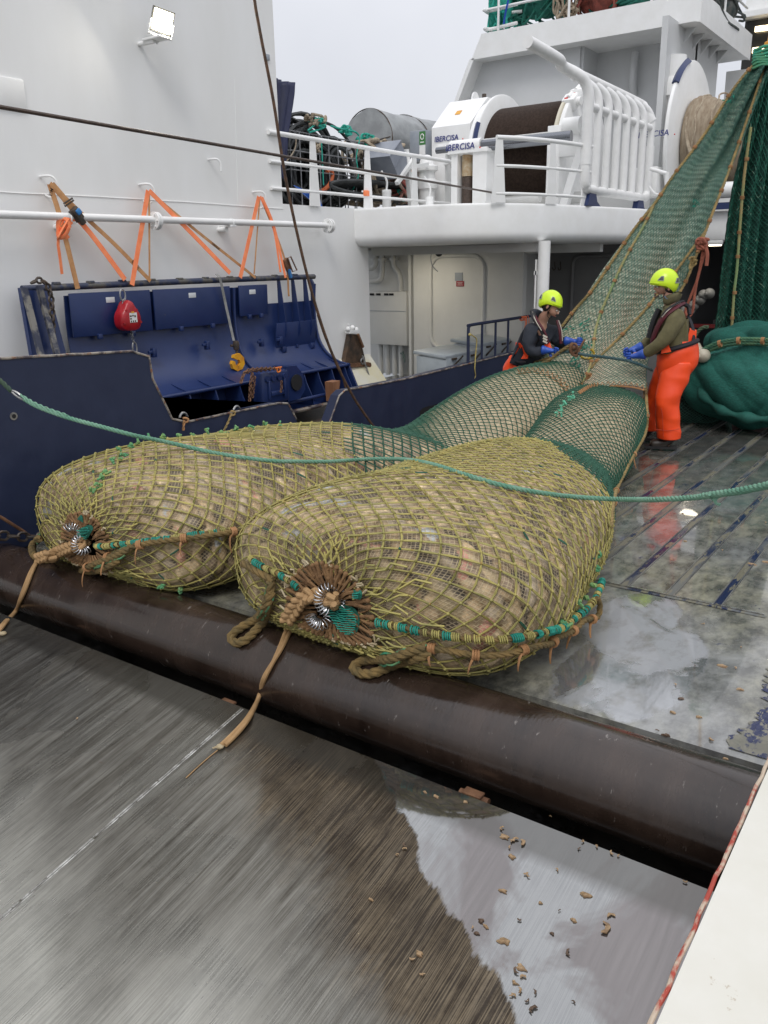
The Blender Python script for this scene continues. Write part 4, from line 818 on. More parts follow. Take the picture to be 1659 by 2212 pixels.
for k in range(44):
    R_ = .30+.16*(k % 5)/1.6; xx = CX-.12-.85*(k/44); zc = 3.17+rng.normal(0, .02); yy = yc-.25+rng.normal(0, .04)
    mb.tube([(xx+rng.normal(0, .01), yy+R_*1.15*math.cos(a), zc+R_*math.sin(a)+.03*math.sin(3*a+k)) for a in np.linspace(0, 6.28, 36)[:-1]], .026, 6, closed=True)
for k in range(10):
    R_ = .32+.05*(k % 4); mb.tube([(CX-.1-.04*k, yc+.38+R_*.9*math.cos(a), 3.2+R_*math.sin(a)) for a in np.linspace(0, 6.28, 30)[:-1]], .026, 6, closed=True)
tag(build(mb, 'hose_coil', HOSE), 'coils of black hose and rope packed inside the wire cage', 'hose')
mb = MB(); P = []
mb.tube([(CX-.45, yc+.98*math.cos(a), 2.9+.96*math.sin(a)) for a in np.linspace(.1, math.pi-.1, 40)], .03, 8); mb.tube([(CX-.15, yc+.1+.9*math.cos(a), 2.93+.9*math.sin(a)) for a in np.linspace(.1, math.pi-.1, 40)], .022, 8)
mb.prism([(CX-.6, yc+.95*math.cos(a), 2.9+.9*math.sin(a)) for a in np.linspace(0, math.pi, 24)], (-.1, 0, 0))
tag(build(mb, 'hose_reel', HOSE), 'large black arched hose reel rising over the top of the wire cage', 'reel')
TURQ = mat('turquoise_rope', (.03, .42, .33), (.02, .3, .22), 20, .7, bump=.3)
OFFW = mat('dirty_white_rope', (.45, .38, .28), (.28, .22, .16), 14, .85, bump=.5, spots=(.35, .1, .07), sscale=8, sthr=.66)
def tangle(mb, c, s, n, r, seed=0, k=7):
    g = np.random.default_rng(seed)
    for _ in range(n):
        q = np.array(c)+g.normal(0, 1, 3)*np.array(s)*.5; pts = [q]
        for _ in range(k): q = q+g.normal(0, 1, 3)*np.array(s)*.45; q = np.clip(q, np.array(c)-np.array(s), np.array(c)+np.array(s)); pts.append(q)
        mb.tube(cmr(pts, 5), r, 6)
def pcl(px, py, x): return at(px, py, x=x)
mb = MB(); a = pcl(690, 262, CX); tangle(mb, a, (.12, .07, .07), 4, .013, 1); mb.tube(cmr([pcl(665, 282, CX), pcl(690, 262, CX), pcl(702, 258, CX), pcl(700, 275, CX), pcl(668, 286, CX)], 5), .012, 6); tangle(mb, pcl(752, 282, CX), (.08, .16, .07), 6, .012, 2); mb.tube(cmr([pcl(715, 272, CX), pcl(735, 278, CX), pcl(765, 284, CX), pcl(775, 292, CX)], 5), .014, 6)
tag(build(mb, 'turquoise_lashing', TURQ), 'knotted turquoise rope tied along the top of the wire cage', 'rope')
for i, (pts, lb) in enumerate((([(694, 300), (696, 340), (698, 380), (699, 400)], 'thin turquoise rope hanging inside the wire cage mesh'), ([(777, 300), (770, 340), (774, 380), (762, 410)], 'thin turquoise rope hanging at the right end of the wire cage'))):
    mb = MB(); mb.tube(cmr([pcl(*p, CX+.03) for p in pts], 6), .009, 6); tag(build(mb, 'hanging_line', TURQ), lb, 'rope')
mb = MB(); mb.tube(cmr([pcl(*p, CX+.03) for p in ((640, 290), (638, 318), (626, 340), (614, 352))], 6), .009, 6); tag(build(mb, 'pale_cord', OFFW), 'thin pale cord hanging across the left end of the wire cage', 'cord')
mb = MB(); tangle(mb, pcl(675, 262, CX-.1), (.12, .14, .06), 8, .02, 4); tag(build(mb, 'frayed_rope', OFFW), 'frayed pale rope bundle lying on top of the wire cage', 'rope')
mb = MB(); tangle(mb, pcl(685, 315, CX-.05), (.06, .07, .08), 6, .014, 5); tag(build(mb, 'rope_knot', OFFW), 'small pale rope knot caught in the middle of the wire cage mesh', 'rope')
mb = MB(); P = [pcl(*q, CX-.02) for q in ((706, 372), (713, 368), (718, 378), (712, 398), (700, 410), (690, 414))]; mb.tube(cmr(P, 5), .03, 8); tag(build(mb, 'orange_rope', mat('rust_orange_rope', (.5, .12, .04), rough=.7)), 'rust orange rope bend seen through the wire cage', 'rope')
mb = MB(); P = [pcl(*q, XW-.04) for q in ((636, 400), (690, 426), (697, 448), (672, 432))]; mb.prism(P, (-.02, .0, 0)); tag(build(mb, 'blue_plastic_scrap', mat('blue_sheet', (.02, .12, .5), rough=.4)), 'bright blue plastic scrap caught behind the lower rails', 'plastic')
# rope pile behind the rail
mb = MB(); c = pcl(812, 392, -7.9); tangle(mb, c+np.array((0, 0, .1)), (.3, .42, .42), 26, .026, 8, 9)
tag(build(mb, 'net_pile', OFFW), 'heap of pale worn netting rope between the wire cage and the grey box', 'netting')
mb = MB(); c = pcl(862, 402, -7.7); tangle(mb, c, (.25, .35, .22), 18, .024, 9, 8); tag(build(mb, 'net_pile', mat('reddish_netting', (.45, .38, .3), (.45, .12, .1), 7, .85, bump=.5, contrast=.1)), 'heap of cream and reddish netting right of the white post', 'netting')
mb = MB(); tangle(mb, pcl(800, 310, -7.9), (.1, .25, .1), 9, .018, 10); tag(build(mb, 'turquoise_tangle', TURQ), 'turquoise rope tangle on top of the pale netting heap beside the cage', 'rope')
mb = MB(); tangle(mb, pcl(880, 405, -7.5), (.1, .12, .2), 5, .014, 11); tag(build(mb, 'turquoise_tangle', TURQ), 'turquoise rope ends hanging over the reddish netting heap behind the rail', 'rope')
mb = MB()
for k in range(9): c = pcl(830, 425, -7.9+.05*k); mb.tube([c+np.array((0, 1.2*math.cos(a)*(.9+.02*k), .10*math.sin(a)+.012*k)) for a in np.linspace(0, 6.28, 30)[:-1]], .025, 6, closed=True)
tag(build(mb, 'hose_coil', HOSE), 'flat black hose coil lying on the upper deck under the netting', 'hose')
# grey covered canisters
CANV = mat('grey_canvas', (.33, .345, .35), (.25, .26, .265), 5, .55, bump=.4, bscale=12)
def canister(x, ya, yb, zc, R_, lab, wrinkle):
    mb = MB(); n = 40; rows = []
    for s in np.linspace(0, 1, 12):
        rows.append([(x+(R_+.012*math.sin(6*a+7*s))*math.cos(a), ya+(yb-ya)*s, zc+(R_*1.0+.015*math.sin(5*a+9*s+1))*math.sin(a)) for a in np.linspace(0, 2*math.pi, n, endpoint=False)])
    V = np.array(rows).reshape(-1, 3); F = [(i*n+j, i*n+(j+1) % n, (i+1)*n+(j+1) % n, (i+1)*n+j) for i in range(11) for j in range(n)]+[tuple(range(n))[::-1], tuple(11*n+j for j in range(n))]
    mb.add(V, F); r = root('covered_canister', (x, (ya+yb)/2, zc-R_), lab, 'canister', 'grey covered canisters on the upper deck'); build(mb, 'canvas_cover', CANV, r)
    mb = MB(); mb.tube([(x+(R_+.008)*math.cos(a), ya+.01, zc+(R_+.008)*math.sin(a)) for a in np.linspace(0, 6.28, 40)[:-1]], .01, 6, closed=True); mb.tube([(x+(R_+.008)*math.cos(a), yb-.25, zc+(R_+.008)*math.sin(a)) for a in np.linspace(0, 6.28, 40)[:-1]], .008, 6, closed=True); mb.tube([(x-R_*.9, ya-.005, zc-.12), (x, ya-.02, zc-.03), (x+R_*.95, ya-.005, zc+.02)], .007, 6); build(mb, 'cover_seam', DSTEEL, r); return r
p = at(818, 305, y=12.2)
cn = canister(p[0]+.0, 11.9, 13.3, p[2]-.02, .47, 'grey canvas covered drum shaped canister behind the white rail', 0)
textobj('SURVITEC', 'lettering', mat('faint_grey_print', (.2, .2, .22), rough=.7), cn, (p[0]-.05, 11.885, p[2]-.04), (1, 0, .25), (0, 0, 1), .09, .0005)
p = at(890, 318, y=13.9); canister(p[0]+.1, 13.4, 14.6, p[2]-.0, .47, 'second lighter grey covered canister farther behind the first', 1)
for k, (px, d) in enumerate(((905, .0),)):
    gb = root('grey_cabinet', at(900, 330, y=12.2), 'flat grey electrical cabinet with a green sign behind the railing end', 'cabinet'); A = at(884, 284, y=12.2); B = at(919, 345, y=12.2)
    mb = MB(); mb.box(((A[0]+B[0])/2, 12.3, (A[2]+B[2])/2), (abs(B[0]-A[0]), .18, abs(A[2]-B[2])), bev=.008); build(mb, 'cabinet_body', GREY, gb)
    q = at(914, 298, y=12.19); mb = MB(); mb.box((q[0]-.02, 12.2, q[2]), (.11, .012, .2)); build(mb, 'green_sign', mat('sign_green', (.05, .2, .05), rough=.5), gb)
    mb = MB(); mb.tube([(q[0]-.02+.03*math.cos(a), 12.192, q[2]+.02+.04*math.sin(a)) for a in np.linspace(0, 6, 12)], .008, 5); mb.box((q[0]-.02, 12.193, q[2]-.06), (.07, .004, .015)); build(mb, 'sign_symbol', WHITE2, gb)
    q = at(914, 324, y=12.19); mb = MB(); mb.box((q[0]-.02, 12.2, q[2]), (.11, .008, .2)); build(mb, 'paper_notice', WHITE2, gb)
gx = root('tilted_grey_box', at(843, 350, x=-7.4), 'grey metal box tilted on a slanting white bracket behind the railing', 'box')
U_ = [np.array((-.3, .62, .72)), None, None]; u = np.array((0, .78, .63)); v = np.array((0, -.63, .78)); w = np.array((1., 0, 0))
c = at(836, 348, x=-7.45); mb = MB(); obox(mb, c, [w, u, v], (.45, .36, .36)); obox(mb, c+v*.185, [w, u, v], (.47, .38, .012)); obox(mb, c-u*.0+w*.23, [w, u, v], (.006, .36, .01)); build(mb, 'box_body', mat('blue_grey_paint', (.25, .27, .31), (.2, .22, .26), 5, .45), gx, smooth=False)
mb = MB(); mb.beam(c+w*.25-v*.18-u*.3, c+w*.25-v*.18+u*.3, .06, .05); mb.beam(c+w*.25-v*.2+u*.1, c+w*.25+u*.55-v*.45, .05, .05); mb.beam(c+w*.2+u*.25, (c+w*.2)[:1].tolist()+[c[1]+.35, 2.64], .07, .07); build(mb, 'white_bracket', WHITE2, gx, smooth=False)
def stdpost(px, pyt, x, r, lab, name='vent_post'):
    p = at(px, pyt, x=x); mb = MB(); mb.cyl((x, p[1], ZT), (x, p[1], p[2]), r, 20); mb.lathe([(r*1.02, 0), (r*1.08, .02), (r*1.02, .04)], (x, p[1], p[2]-.05)); mb.tube(cmr([(x, p[1], p[2]), (x+.02, p[1]-.02, p[2]+.12), (x-.03, p[1]-.08, p[2]+.25)], 5), r*.25, 6); return tag(build(mb, name, WHITE2), lab, 'post')
stdpost(835, 410, -7.3, .065, 'short white pipe post with black cable behind the middle of the railing')
stdpost(928, 425, -6.3, .05, 'small white pipe post with cables left of the winch frame')
# white ventilator dome
mb = MB(); p = at(922, 372, y=11.6); mb.lathe([(.12, -.55), (.13, -.25), (.16, -.24), (.16, -.12), (.13, -.1), (.13, .0), (.17, .02), (.17, .08), (.12, .1), (.1, .18), (.05, .24), (.0, .25)], p, n=24)
tag(build(mb, 'vent_cowl', WHITE2), 'white stepped ventilator cowl between the railing end and the winch frame', 'ventilator')

# ------------------------------------------------------------------ trawl winch
wn = root('trawl_winch', (-6.3, 12.5, ZT), 'white trawl winch with a wide drum of dark brown wire behind the balcony rail', 'winch')
dl = at(1068, 243, y=12.8); drr = .80; zc = 3.44; yc = 12.9; xl = at(1074, 300, y=12.6)[0]; xr = at(1228, 300, y=12.6)[0]
DRUMW = mat('brown_wound_wire', (.055, .038, .03), (.1, .07, .055), 30, .5, metal=.2, bump=.3)
pr = []
for k in range(78):
    x = (xr-xl)*k/78; pr += [(drr-.02, x+.001), (drr, x+(xr-xl)/78*.5)]
mb = MB(); mb.lathe(pr, (xl, yc, zc), ax=(1, 0, 0), n=56); build(mb, 'wound_wire', DRUMW, wn, ang=80)
def disc(mb, x0, x1, r, rh=.2, n=64): mb.lathe([(rh, 0), (r-.02, 0), (r, .012), (r, x1-x0-.012), (r-.02, x1-x0), (rh, x1-x0)], (x0, yc, zc), ax=(1, 0, 0), n=n)
mb = MB(); disc(mb, xl-.06, xl, drr+.2); disc(mb, xl-.2, xl-.06, drr+.12); build(mb, 'flange', WHITE2, wn)
mb = MB(); disc(mb, xr, xr+.06, drr+.12); build(mb, 'flange', mat('cream_flange', (.6, .56, .45), rough=.5), wn)
mb = MB(); disc(mb, xr+.06, xr+.14, drr+.1); build(mb, 'brake_disc', WHITE2, wn)
mb = MB()
for k in np.linspace(math.radians(120), math.radians(170), 16): pass
mb.tube([(xl-.03, yc+(drr+.2)*math.cos(a), zc+(drr+.2)*math.sin(a)) for a in np.linspace(math.radians(150), math.radians(195), 16)], .045, 4); build(mb, 'blue_band', BLUE, wn)
for a in (1.85, 2.2):
    mb = MB(); c = np.array((xr+.1, yc+(drr+.05)*math.cos(a), zc+(drr+.05)*math.sin(a))); mb.box(c, (.2, .18, .2), rx=a, bev=.025); mb.cyl(c-np.array((.02, 0, 0)), c+np.array((.16, 0, 0)), .06, 14); mb.cyl(c+np.array((0, -.1, .05)), c+np.array((0, .02, .12)), .03, 8); build(mb, 'brake_calliper', WHITE2, wn)
    mb = MB(); mb.box(c+np.array((-.03, -.1, .03)), (.05, .02, .04)); build(mb, 'red_tag', REDTXT, wn)
# gear case at the left end with lettering on its face
A = [at(*p, y=12.3) for p in ((935, 315), (1000, 308), (1008, 250), (1035, 226), (1000, 224), (975, 250), (948, 295))]
f = [at(*p, y=12.3) for p in ((940, 318), (1010, 306), (1046, 236), (975, 238), (952, 268))]
mb = MB(); x0, x1 = f[0][0], at(1022, 300, y=12.3)[0]
mb.prism([(x0, 12.2, 3.55), (x0, 12.2, 3.98), (x0+.0, 12.75, 4.42), (x0+.0, 13.5, 4.42), (x0, 13.8, 3.55)], (x1-x0, 0, 0)); build(mb, 'gear_case', WHITE2, wn, smooth=False)
mb = MB(); mb.prism([(x0+.35, 12.95+.12*math.cos(a), 4.42+.14*math.sin(a)) for a in np.linspace(0, math.pi, 10)], (.02, 0, 0)); build(mb, 'lifting_lug', WHITE2, wn)
mb = MB(); mb.cyl((x0+.55, 12.9, 4.42), (x0+.55, 12.9, 4.5), .035, 10); build(mb, 'filler_cap', DSTEEL, wn)
mb = MB(); mb.box((x0+.33, 12.47, 4.2), (.09, .012, .1), rx=-.9); build(mb, 'warning_sticker', YELLOW, wn)
def brand(par, c, h, yd=(0, 0, 1), xd=(1, 0, 0)):
    textobj('IBERCISA', 'lettering', NAVYTXT, par, c, xd, yd, h, .002, shear=.12)
    mb = MB(); cc = np.array(c)+np.array(xd)*h*2.75+np.array((0, 0, -h*.27)); mb.ball(cc, h*.09, 8, 6); build(mb, 'red_full_stop', REDTXT, par)
brand(wn, (x0+.27, 12.19, 3.80), .11)
# frame in front of the drum
mb = MB(); yF = 12.0; x0f, x1f = -7.35, -5.33
mb.box(((x0f+x1f)/2, yF, 3.62), (x1f-x0f, .1, .16)); mb.box((-7.3, yF, 3.15), (.22, .18, 1.02)); mb.box((-5.36, yF-.02, 3.2), (.2, .25, 1.12), bev=.01); mb.box((-5.12, yF-.1, 3.5), (.3, .16, .34), bev=.03)
mb.cyl((-5.2, yF-.15, 3.72), (-4.95, yF-.15, 3.72), .12, 20); mb.beam((-5.1, 11.7, 2.64), (-4.85, 11.75, 3.5), .11, .11); build(mb, 'winch_frame', WHITE2, wn)
mb = MB(); mb.box(((x0f+x1f)/2+.3, 12.4, 2.82), (1.9, .2, .16), bev=.02); mb.cyl((x0f+.6, 11.6, 2.74), (x1f, 11.4, 2.77), .05, 16); build(mb, 'lower_beam', GREYW, wn)
# spooling gear: box with vertical roller, screw bar
sx0, sx1 = at(985, 380, y=11)[0], at(1062, 380, y=11)[0]
sg = root('spooling_gear', ((sx0+sx1)/2, 11, ZT), 'white wire spooling guide box with a rust stained vertical roller', 'spooling gear')
mb = MB(); w = sx1-sx0
mb.box((sx0+.06, 11, 3.05), (.1, .3, .78)); mb.box((sx0+w*.62+w*.19, 11, 3.05), (w*.38, .3, .78)); mb.box((sx0+w/2, 11, 3.40), (w+.06, .36, .035)); mb.box((sx0+w*.35, 10.97, 2.665), (w*.8, .4, .035)); build(mb, 'guide_frame', WHITE2, sg, smooth=False)
mb = MB(); mb.box((sx0+w*.36, 11.14, 3.05), (w*.5, .02, .72)); build(mb, 'guide_back', DARK, sg, smooth=False)
mb = MB(); cx = sx0+w*.36; mb.cyl((cx, 10.98, 2.69), (cx, 10.98, 3.08), .085, 24); build(mb, 'guide_roller', DRUMW, sg); mb = MB(); mb.cyl((cx, 10.98, 3.09), (cx, 10.98, 3.37), .085, 24); build(mb, 'roller_sleeve', mat('stained_sleeve', (.55, .5, .38), (.35, .22, .1), 7, .6), sg)
cA, cB = at(976, 322, y=10.95), at(1042, 322, y=10.95); mb = MB(); mb.cyl(cA, (cB[0], 10.95, cA[2]), .105, 28); build(mb, 'cylinder_barrel', WHITE2, sg)
mb = MB(); mb.cyl((cB[0], 10.95, cA[2]), (at(1232, 300, y=10.95)[0]-.05, 11.1, cA[2]+.02), .075, 24); mb.cyl((cA[0]-.25, 10.95, cA[2]), (cA[0], 10.95, cA[2]), .045, 12); build(mb, 'polished_bar', mat('chromed_bar', (.2, .21, .23), None, rough=.15, metal=.9), sg)
brand(sg, ((cA[0]+cB[0])/2-.05, 10.84, cA[2]+.0), .115)
# rail in front of the winch on balcony edge
rp_ = [at(1073, 292, y=9.75), at(1125, 293, y=10.05), at(1180, 297, y=10.45), at(1230, 303, y=10.9), at(1278, 312, y=11.45)]
r2 = railing('balcony_railing', [(p[0], p[1]) for p in rp_], [3.38, 3.06, 2.74], [.02, .5, .93], 'white railing curved along the balcony edge in front of the brown wire drum')
# pipe fence
FX = -4.62; fc = root('pipe_fence', (FX, 12.5, ZT), 'white fence of thick vertical pipes with one long arm reaching aft over the deck', 'fence')
ya, yb = 11.25, 13.8; ztop = 4.02; zbot = 2.84
mb = MB(); mb.tube(cmr([(FX, ya, 3.6), (FX, ya, zbot+.16), (FX, ya+.05, zbot+.04), (FX, ya+.2, zbot), (FX, (ya+yb)/2, zbot), (FX, yb-.2, zbot), (FX, yb-.04, zbot+.05), (FX, yb, zbot+.18), (FX, yb, 3.6)], 6), .062, 18); build(mb, 'bottom_tube', WPIPE, fc)
ys_ = np.linspace(ya, yb, 8)
for i, y in enumerate(ys_):
    mb = MB()
    if i == 0: P = [(FX, y, zbot+.3), (FX, y, 3.7), (FX, y-.01, 4.0), (FX-.06, y-.12, 4.18), (FX-.2, y-.42, 4.28), at(1205, 128, y=10.3), at(1140, 90, y=9.6)]
    else: P = [(FX, y, zbot), (FX, y, 3.7), (FX, y, 3.95), (FX-.05, y-.06, 4.10), (FX-.14, y-.2, 4.19), (FX-.2, y-.42, 4.22)]
    mb.tube(cmr(P, 8), .07 if i == 0 else .052, 16); build(mb, 'long_arm' if i == 0 else 'upright_tube', WPIPE, fc)
mb = MB(); mb.tube([(FX-.02, ya, 3.86), (FX-.02, yb, 3.86)], .055, 14); build(mb, 'cross_tube', WPIPE, fc)
mb = MB(); mb.tube(cmr([(FX-.16, ya-.25, 4.24), (FX-.16, yb-.3, 4.2), (FX-.1, yb-.08, 4.13), (FX, yb, 3.95)], 6), .07, 14); build(mb, 'top_tube', WPIPE, fc)
for y in (ya+.25, yb-.35):
    mb = MB(); mb.prism([(FX-.04, y+a, z) for a, z in ((-.2, ZT), (.28, ZT), (.14, ZT+.06), (.05, ZT+.22), (-.05, ZT+.24), (-.12, ZT+.2))], (.08, 0, 0)); build(mb, 'blue_foot', BLUE, fc)
# ------------------------------------------------------------------ second winch behind the fence: net drum
nd = root('net_drum', (-4, 14.8, ZT), 'large white flanged net drum with beige netting wound on it behind the pipe fence', 'net drum')
yn = 14.9; p = at(1462, 240, y=yn); cxn = p[0]-.02
def lens(mb, x0, x1, r, o, n=64, rh=.2): mb.lathe([(rh, 0), (r-.02, 0), (r, .012), (r, x1-x0-.012), (r-.02, x1-x0), (rh, x1-x0)], (x0, o[0], o[1]), ax=(1, 0, 0), n=n)
ctr = (15.1, 3.72)
mb = MB(); lens(mb, -4.45, -4.38, 1.24, ctr, rh=.1); build(mb, 'flange', WHITE2, nd)
mb = MB(); mb.tube([(-4.415, ctr[0]+1.235*math.cos(a), ctr[1]+1.235*math.sin(a)) for a in np.linspace(math.radians(108), math.radians(140), 12)], .06, 4); build(mb, 'blue_band', BLUE, nd)
BEIGE = mat('beige_netting', (.36, .3, .22), (.25, .19, .13), 6, .9, bump=.7, bscale=40, stretch=(4, 1, 1))
mb = MB(); prf = [(.66+.012*(k % 2)+.05*math.sin(k*.35), .02+k*.035) for k in range(40)]; mb.lathe(prf, (-4.38, *ctr), ax=(1, 0, 0), n=60); build(mb, 'wound_net', BEIGE, nd)
mb = MB()
for xx in (-4.15, -3.9, -3.7): mb.tube([(xx+.02*math.sin(9*a), ctr[0]+.71*math.cos(a), ctr[1]+.71*math.sin(a)) for a in np.linspace(1.3, 4.6, 50)], .014, 5)
mb.tube(cmr([(-4.3, 14.5, 4.05), (-4.25, 14.4, 3.75), (-4.15, 14.36, 3.5), (-4.0, 14.36, 3.35)], 5), .03, 6); build(mb, 'lacing_line', OFFW, nd)
# electric motor and gearbox standing left of it
mt_ = root('winch_motor', (-4.75, 14.2, ZT), 'tall white vertical electric motor with cooling fins beside the net drum', 'motor')
MY = 14.9; c = at(1450, 260, y=MY); cx = c[0]; zt_ = at(1455, 122, y=MY)[2]
mb = MB(); mb.lathe([(.17, -.32), (.17, 0)], (cx, MY, zt_), n=28); mb.lathe([(.21, -.62), (.25, -.6), (.25, -.42), (.2, -.32)], (cx, MY, zt_), n=28); build(mb, 'fan_cowl', WHITE2, mt_)
mb = MB(); mb.cyl((cx, MY, zt_-1.15), (cx, MY, zt_-.6), .19, 28)
for a in np.linspace(0, 2*math.pi, 44, endpoint=False): mb.box((cx+.215*math.cos(a), MY+.215*math.sin(a), zt_-.88), (.05, .008, .52), rz=a)
build(mb, 'finned_body', WHITE2, mt_)
mb = MB(); mb.lathe([(.27, 0), (.27, .05), (.2, .08)], (cx, MY, zt_-1.22), n=28); mb.box((cx-.02, MY, zt_-1.5), (.5, .5, .56), bev=.03); mb.box((cx-.05, 14.1, zt_-1.95), (.42, .4, .45), bev=.03); mb.box((cx, MY, (ZT+zt_-2.1)/2), (.6, .5, max(.1, zt_-2.1-ZT)), bev=.02); build(mb, 'gear_box', WHITE2, mt_)
p = at(1412, 290, y=13.88); brand(mt_, (p[0], 13.86, p[2]), .12)
mb = MB(); a = at(1405, 365, y=13.6); b = at(1440, 375, y=13.6); mb.cyl(a, b, .03, 12); mb.box(b+np.array((.02, 0, -.2)), (.05, .05, .45)); mb.tube(cmr([a+np.array((0, 0, -.25)), a+np.array((.1, 0, -.36)), b+np.array((0, 0, -.3))], 6), .015, 6); build(mb, 'crank_arm', WHITE2, mt_)
# ------------------------------------------------------------------ deckhouse of the upper deck
HY = 15.0
hs = root('upper_deckhouse', (-6.4, 16, ZT), 'white upper deckhouse with an overhanging roof behind the winches', 'deckhouse')
def hp(px, py, y=HY): return at(px, py, y=y)
mb = MB(); q = [hp(1018, 129), hp(1245, 87), hp(1500, 49), (-4.36, HY, 5.50), (-4.36, HY, 5.93), hp(1040, 73)]
q[0][2] = q[1][2] = q[2][2] = 5.52
mb.prism(q, (0, 3.4, 0)); build(mb, 'roof_overhang', WHITE2, hs, smooth=False)
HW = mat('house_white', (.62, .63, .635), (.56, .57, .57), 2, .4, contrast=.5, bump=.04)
mb = MB(); w1 = hp(1016, 131); w0 = hp(982, 222); wb = hp(930, 440)
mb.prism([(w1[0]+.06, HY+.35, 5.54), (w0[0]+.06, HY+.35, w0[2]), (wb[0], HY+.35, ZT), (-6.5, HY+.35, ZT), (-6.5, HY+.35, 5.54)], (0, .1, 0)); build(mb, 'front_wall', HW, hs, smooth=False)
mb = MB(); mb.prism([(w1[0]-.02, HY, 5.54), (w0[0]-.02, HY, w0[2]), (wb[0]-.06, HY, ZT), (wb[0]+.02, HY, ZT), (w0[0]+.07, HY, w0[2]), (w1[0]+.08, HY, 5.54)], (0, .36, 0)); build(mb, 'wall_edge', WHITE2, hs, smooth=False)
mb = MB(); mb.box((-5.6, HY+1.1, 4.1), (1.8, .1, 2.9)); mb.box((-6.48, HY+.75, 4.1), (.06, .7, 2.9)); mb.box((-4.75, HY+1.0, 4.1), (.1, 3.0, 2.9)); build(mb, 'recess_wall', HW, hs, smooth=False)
mb = MB(); p = hp(1450, 90, HY+1.0); mb.tube(cmr([(p[0]-.6, HY+.95, 5.4), (p[0]-.6, HY+.9, 5.2), (p[0]-.6, HY+.9, 4.9), (p[0]-.6, HY+1.0, 4.75)], 5), .07, 10); build(mb, 'wall_pipe', HW, hs)
for k in range(5):
    mb = MB(); mb.prism([(-4.5, HY+.35+.5*k, 5.54), (-4.75, HY+.35+.5*k, 5.54), (-4.75, HY+.35+.5*k, 5.25)], (0, .03, 0)); build(mb, 'roof_knee', HW, hs, smooth=False)
# structure further forward on the right
fs = root('forward_house', (-2, 19, ZT), 'white house front far forward at upper right with dark window strip and lamps', 'deckhouse')
mb = MB(); mb.box((-1.2, 18.6, 4.0), (7.2, .2, 2.75)); mb.box((-1.0, 19.4, 7.5), (7.5, .2, 2.2)); build(mb, 'house_front', WHITE2, fs, smooth=False)
mb = MB(); mb.box((-1.0, 19.45, 5.9), (7.5, .15, 1.2)); build(mb, 'window_strip', mat('dark_windows', (.03, .03, .03), None, rough=.15), fs, smooth=False)
for px, py in ((1634, 108), (1648, 106), (1640, 62), (1656, 60)):
    p = at(px, py, y=19.3); mb = MB(); mb.box(p, (.16, .02, .1), bev=.01); build(mb, 'window_lamp', mat('warm_lamp', (1, .9, .6), emis=(1, .8, .5, 4)), fs)
mb = MB(); mb.box((-1, 19.2, 6.45), (7.5, .3, .1)); build(mb, 'window_beam', WHITE2, fs, smooth=False)
# roof rail and nets piled on the roof
r3 = railing('roof_railing', [(-8.25, HY+.3), (-8.25, HY+.05), (-8.2, HY+.03), (-7.5, HY+.03), (-6, HY+.03), (-4.45, HY+.03), (-4.4, HY+.1), (-4.4, HY+3)], [6.95, 6.62, 6.3], [.08, .26, .45, .62, .8], 'white pipe railing round the roof of the upper deckhouse', r=.03, zbase=5.93, blade=False)
mb = MB(); p0 = hp(1047, 22); p1 = hp(1047, 62)
for p in (p0, p1): mb.tube(cmr([p+np.array((.6, .1, .02)), p+np.array((.1, .1, 0)), p, p+np.array((.02, .35, -.0)), p+np.array((.5, .5, 0))], 6), .03, 10)
tag(build(mb, 'rail_hoop', WHITE2), 'white bent pipe hoops at the aft left corner of the deckhouse roof', 'rail hoop')
GNET = mat('green_net_heap', (.015, .17, .12), (.01, .1, .08), 8, .8, bump=.8, bscale=30, spots=(.2, .2, .16), sscale=6, sthr=.63)
def heap(name, c, s, m, lab, cat, seed, rr=.02, n=30, ball=True):
    mb = MB(); g = np.random.default_rng(seed); c = np.array(c)
    if ball:
        for _ in range(14): mb.ball(c+g.uniform(-1, 1, 3)*np.array(s)*.55, np.array(s)*g.uniform(.35, .6, 3), 14, 10)
    tangle(mb, c, np.array(s)*1.05, n, rr, seed+1, 7); return tag(build(mb, name, m), lab, cat)
heap('green_net_pile', hp(1150, 12, HY+.7)+np.array((0, 0, .1)), (.75, .35, .5), GNET, 'pile of dark green netting on the deckhouse roof behind the railing', 'netting', 31)
heap('turquoise_net_pile', hp(1085, 15, HY+.4)+np.array((0, 0, .05)), (.22, .25, .5), TURQ, 'turquoise rope hanks at the left end of the roof netting', 'netting', 33, n=16)
heap('white_rope_hank', hp(1225, 5, HY+.35), (.18, .2, .35), OFFW, 'white rope hank hanging over the roof edge railing', 'rope', 35, n=14, ball=False)
heap('red_net_pile', hp(1290, -8, HY+.7)+np.array((0, 0, .1)), (.4, .3, .4), mat('red_brown_netting', (.25, .06, .04), (.15, .04, .03), 8, .8, bump=.7), 'red brown netting bundle on the deckhouse roof', 'netting', 37)
heap('green_net_pile', hp(1380, -20, HY+1)+np.array((.2, 0, 0)), (.9, .35, .4), GNET, 'dark green netting farther right on the deckhouse roof', 'netting', 39)
heap('dark_net_pile', (-4.9, HY+1.9, 6.35), (.5, .9, .5), mat('dark_netting', (.04, .06, .06), (.12, .12, .11), 8, .8, bump=.7), 'dark netting heap behind the right roof railing', 'netting', 41)
mb = MB(); strapv = [hp(1098, 0, HY-.02), hp(1092, 28, HY-.02), hp(1088, 52, HY-.02)]; mb.tube(strapv, .035, 4, flat=.3); tag(build(mb, 'blue_strap', mat('blue_strap', (.02, .08, .5), rough=.6)), 'bright blue strap tied over the net pile on the roof', 'strap')
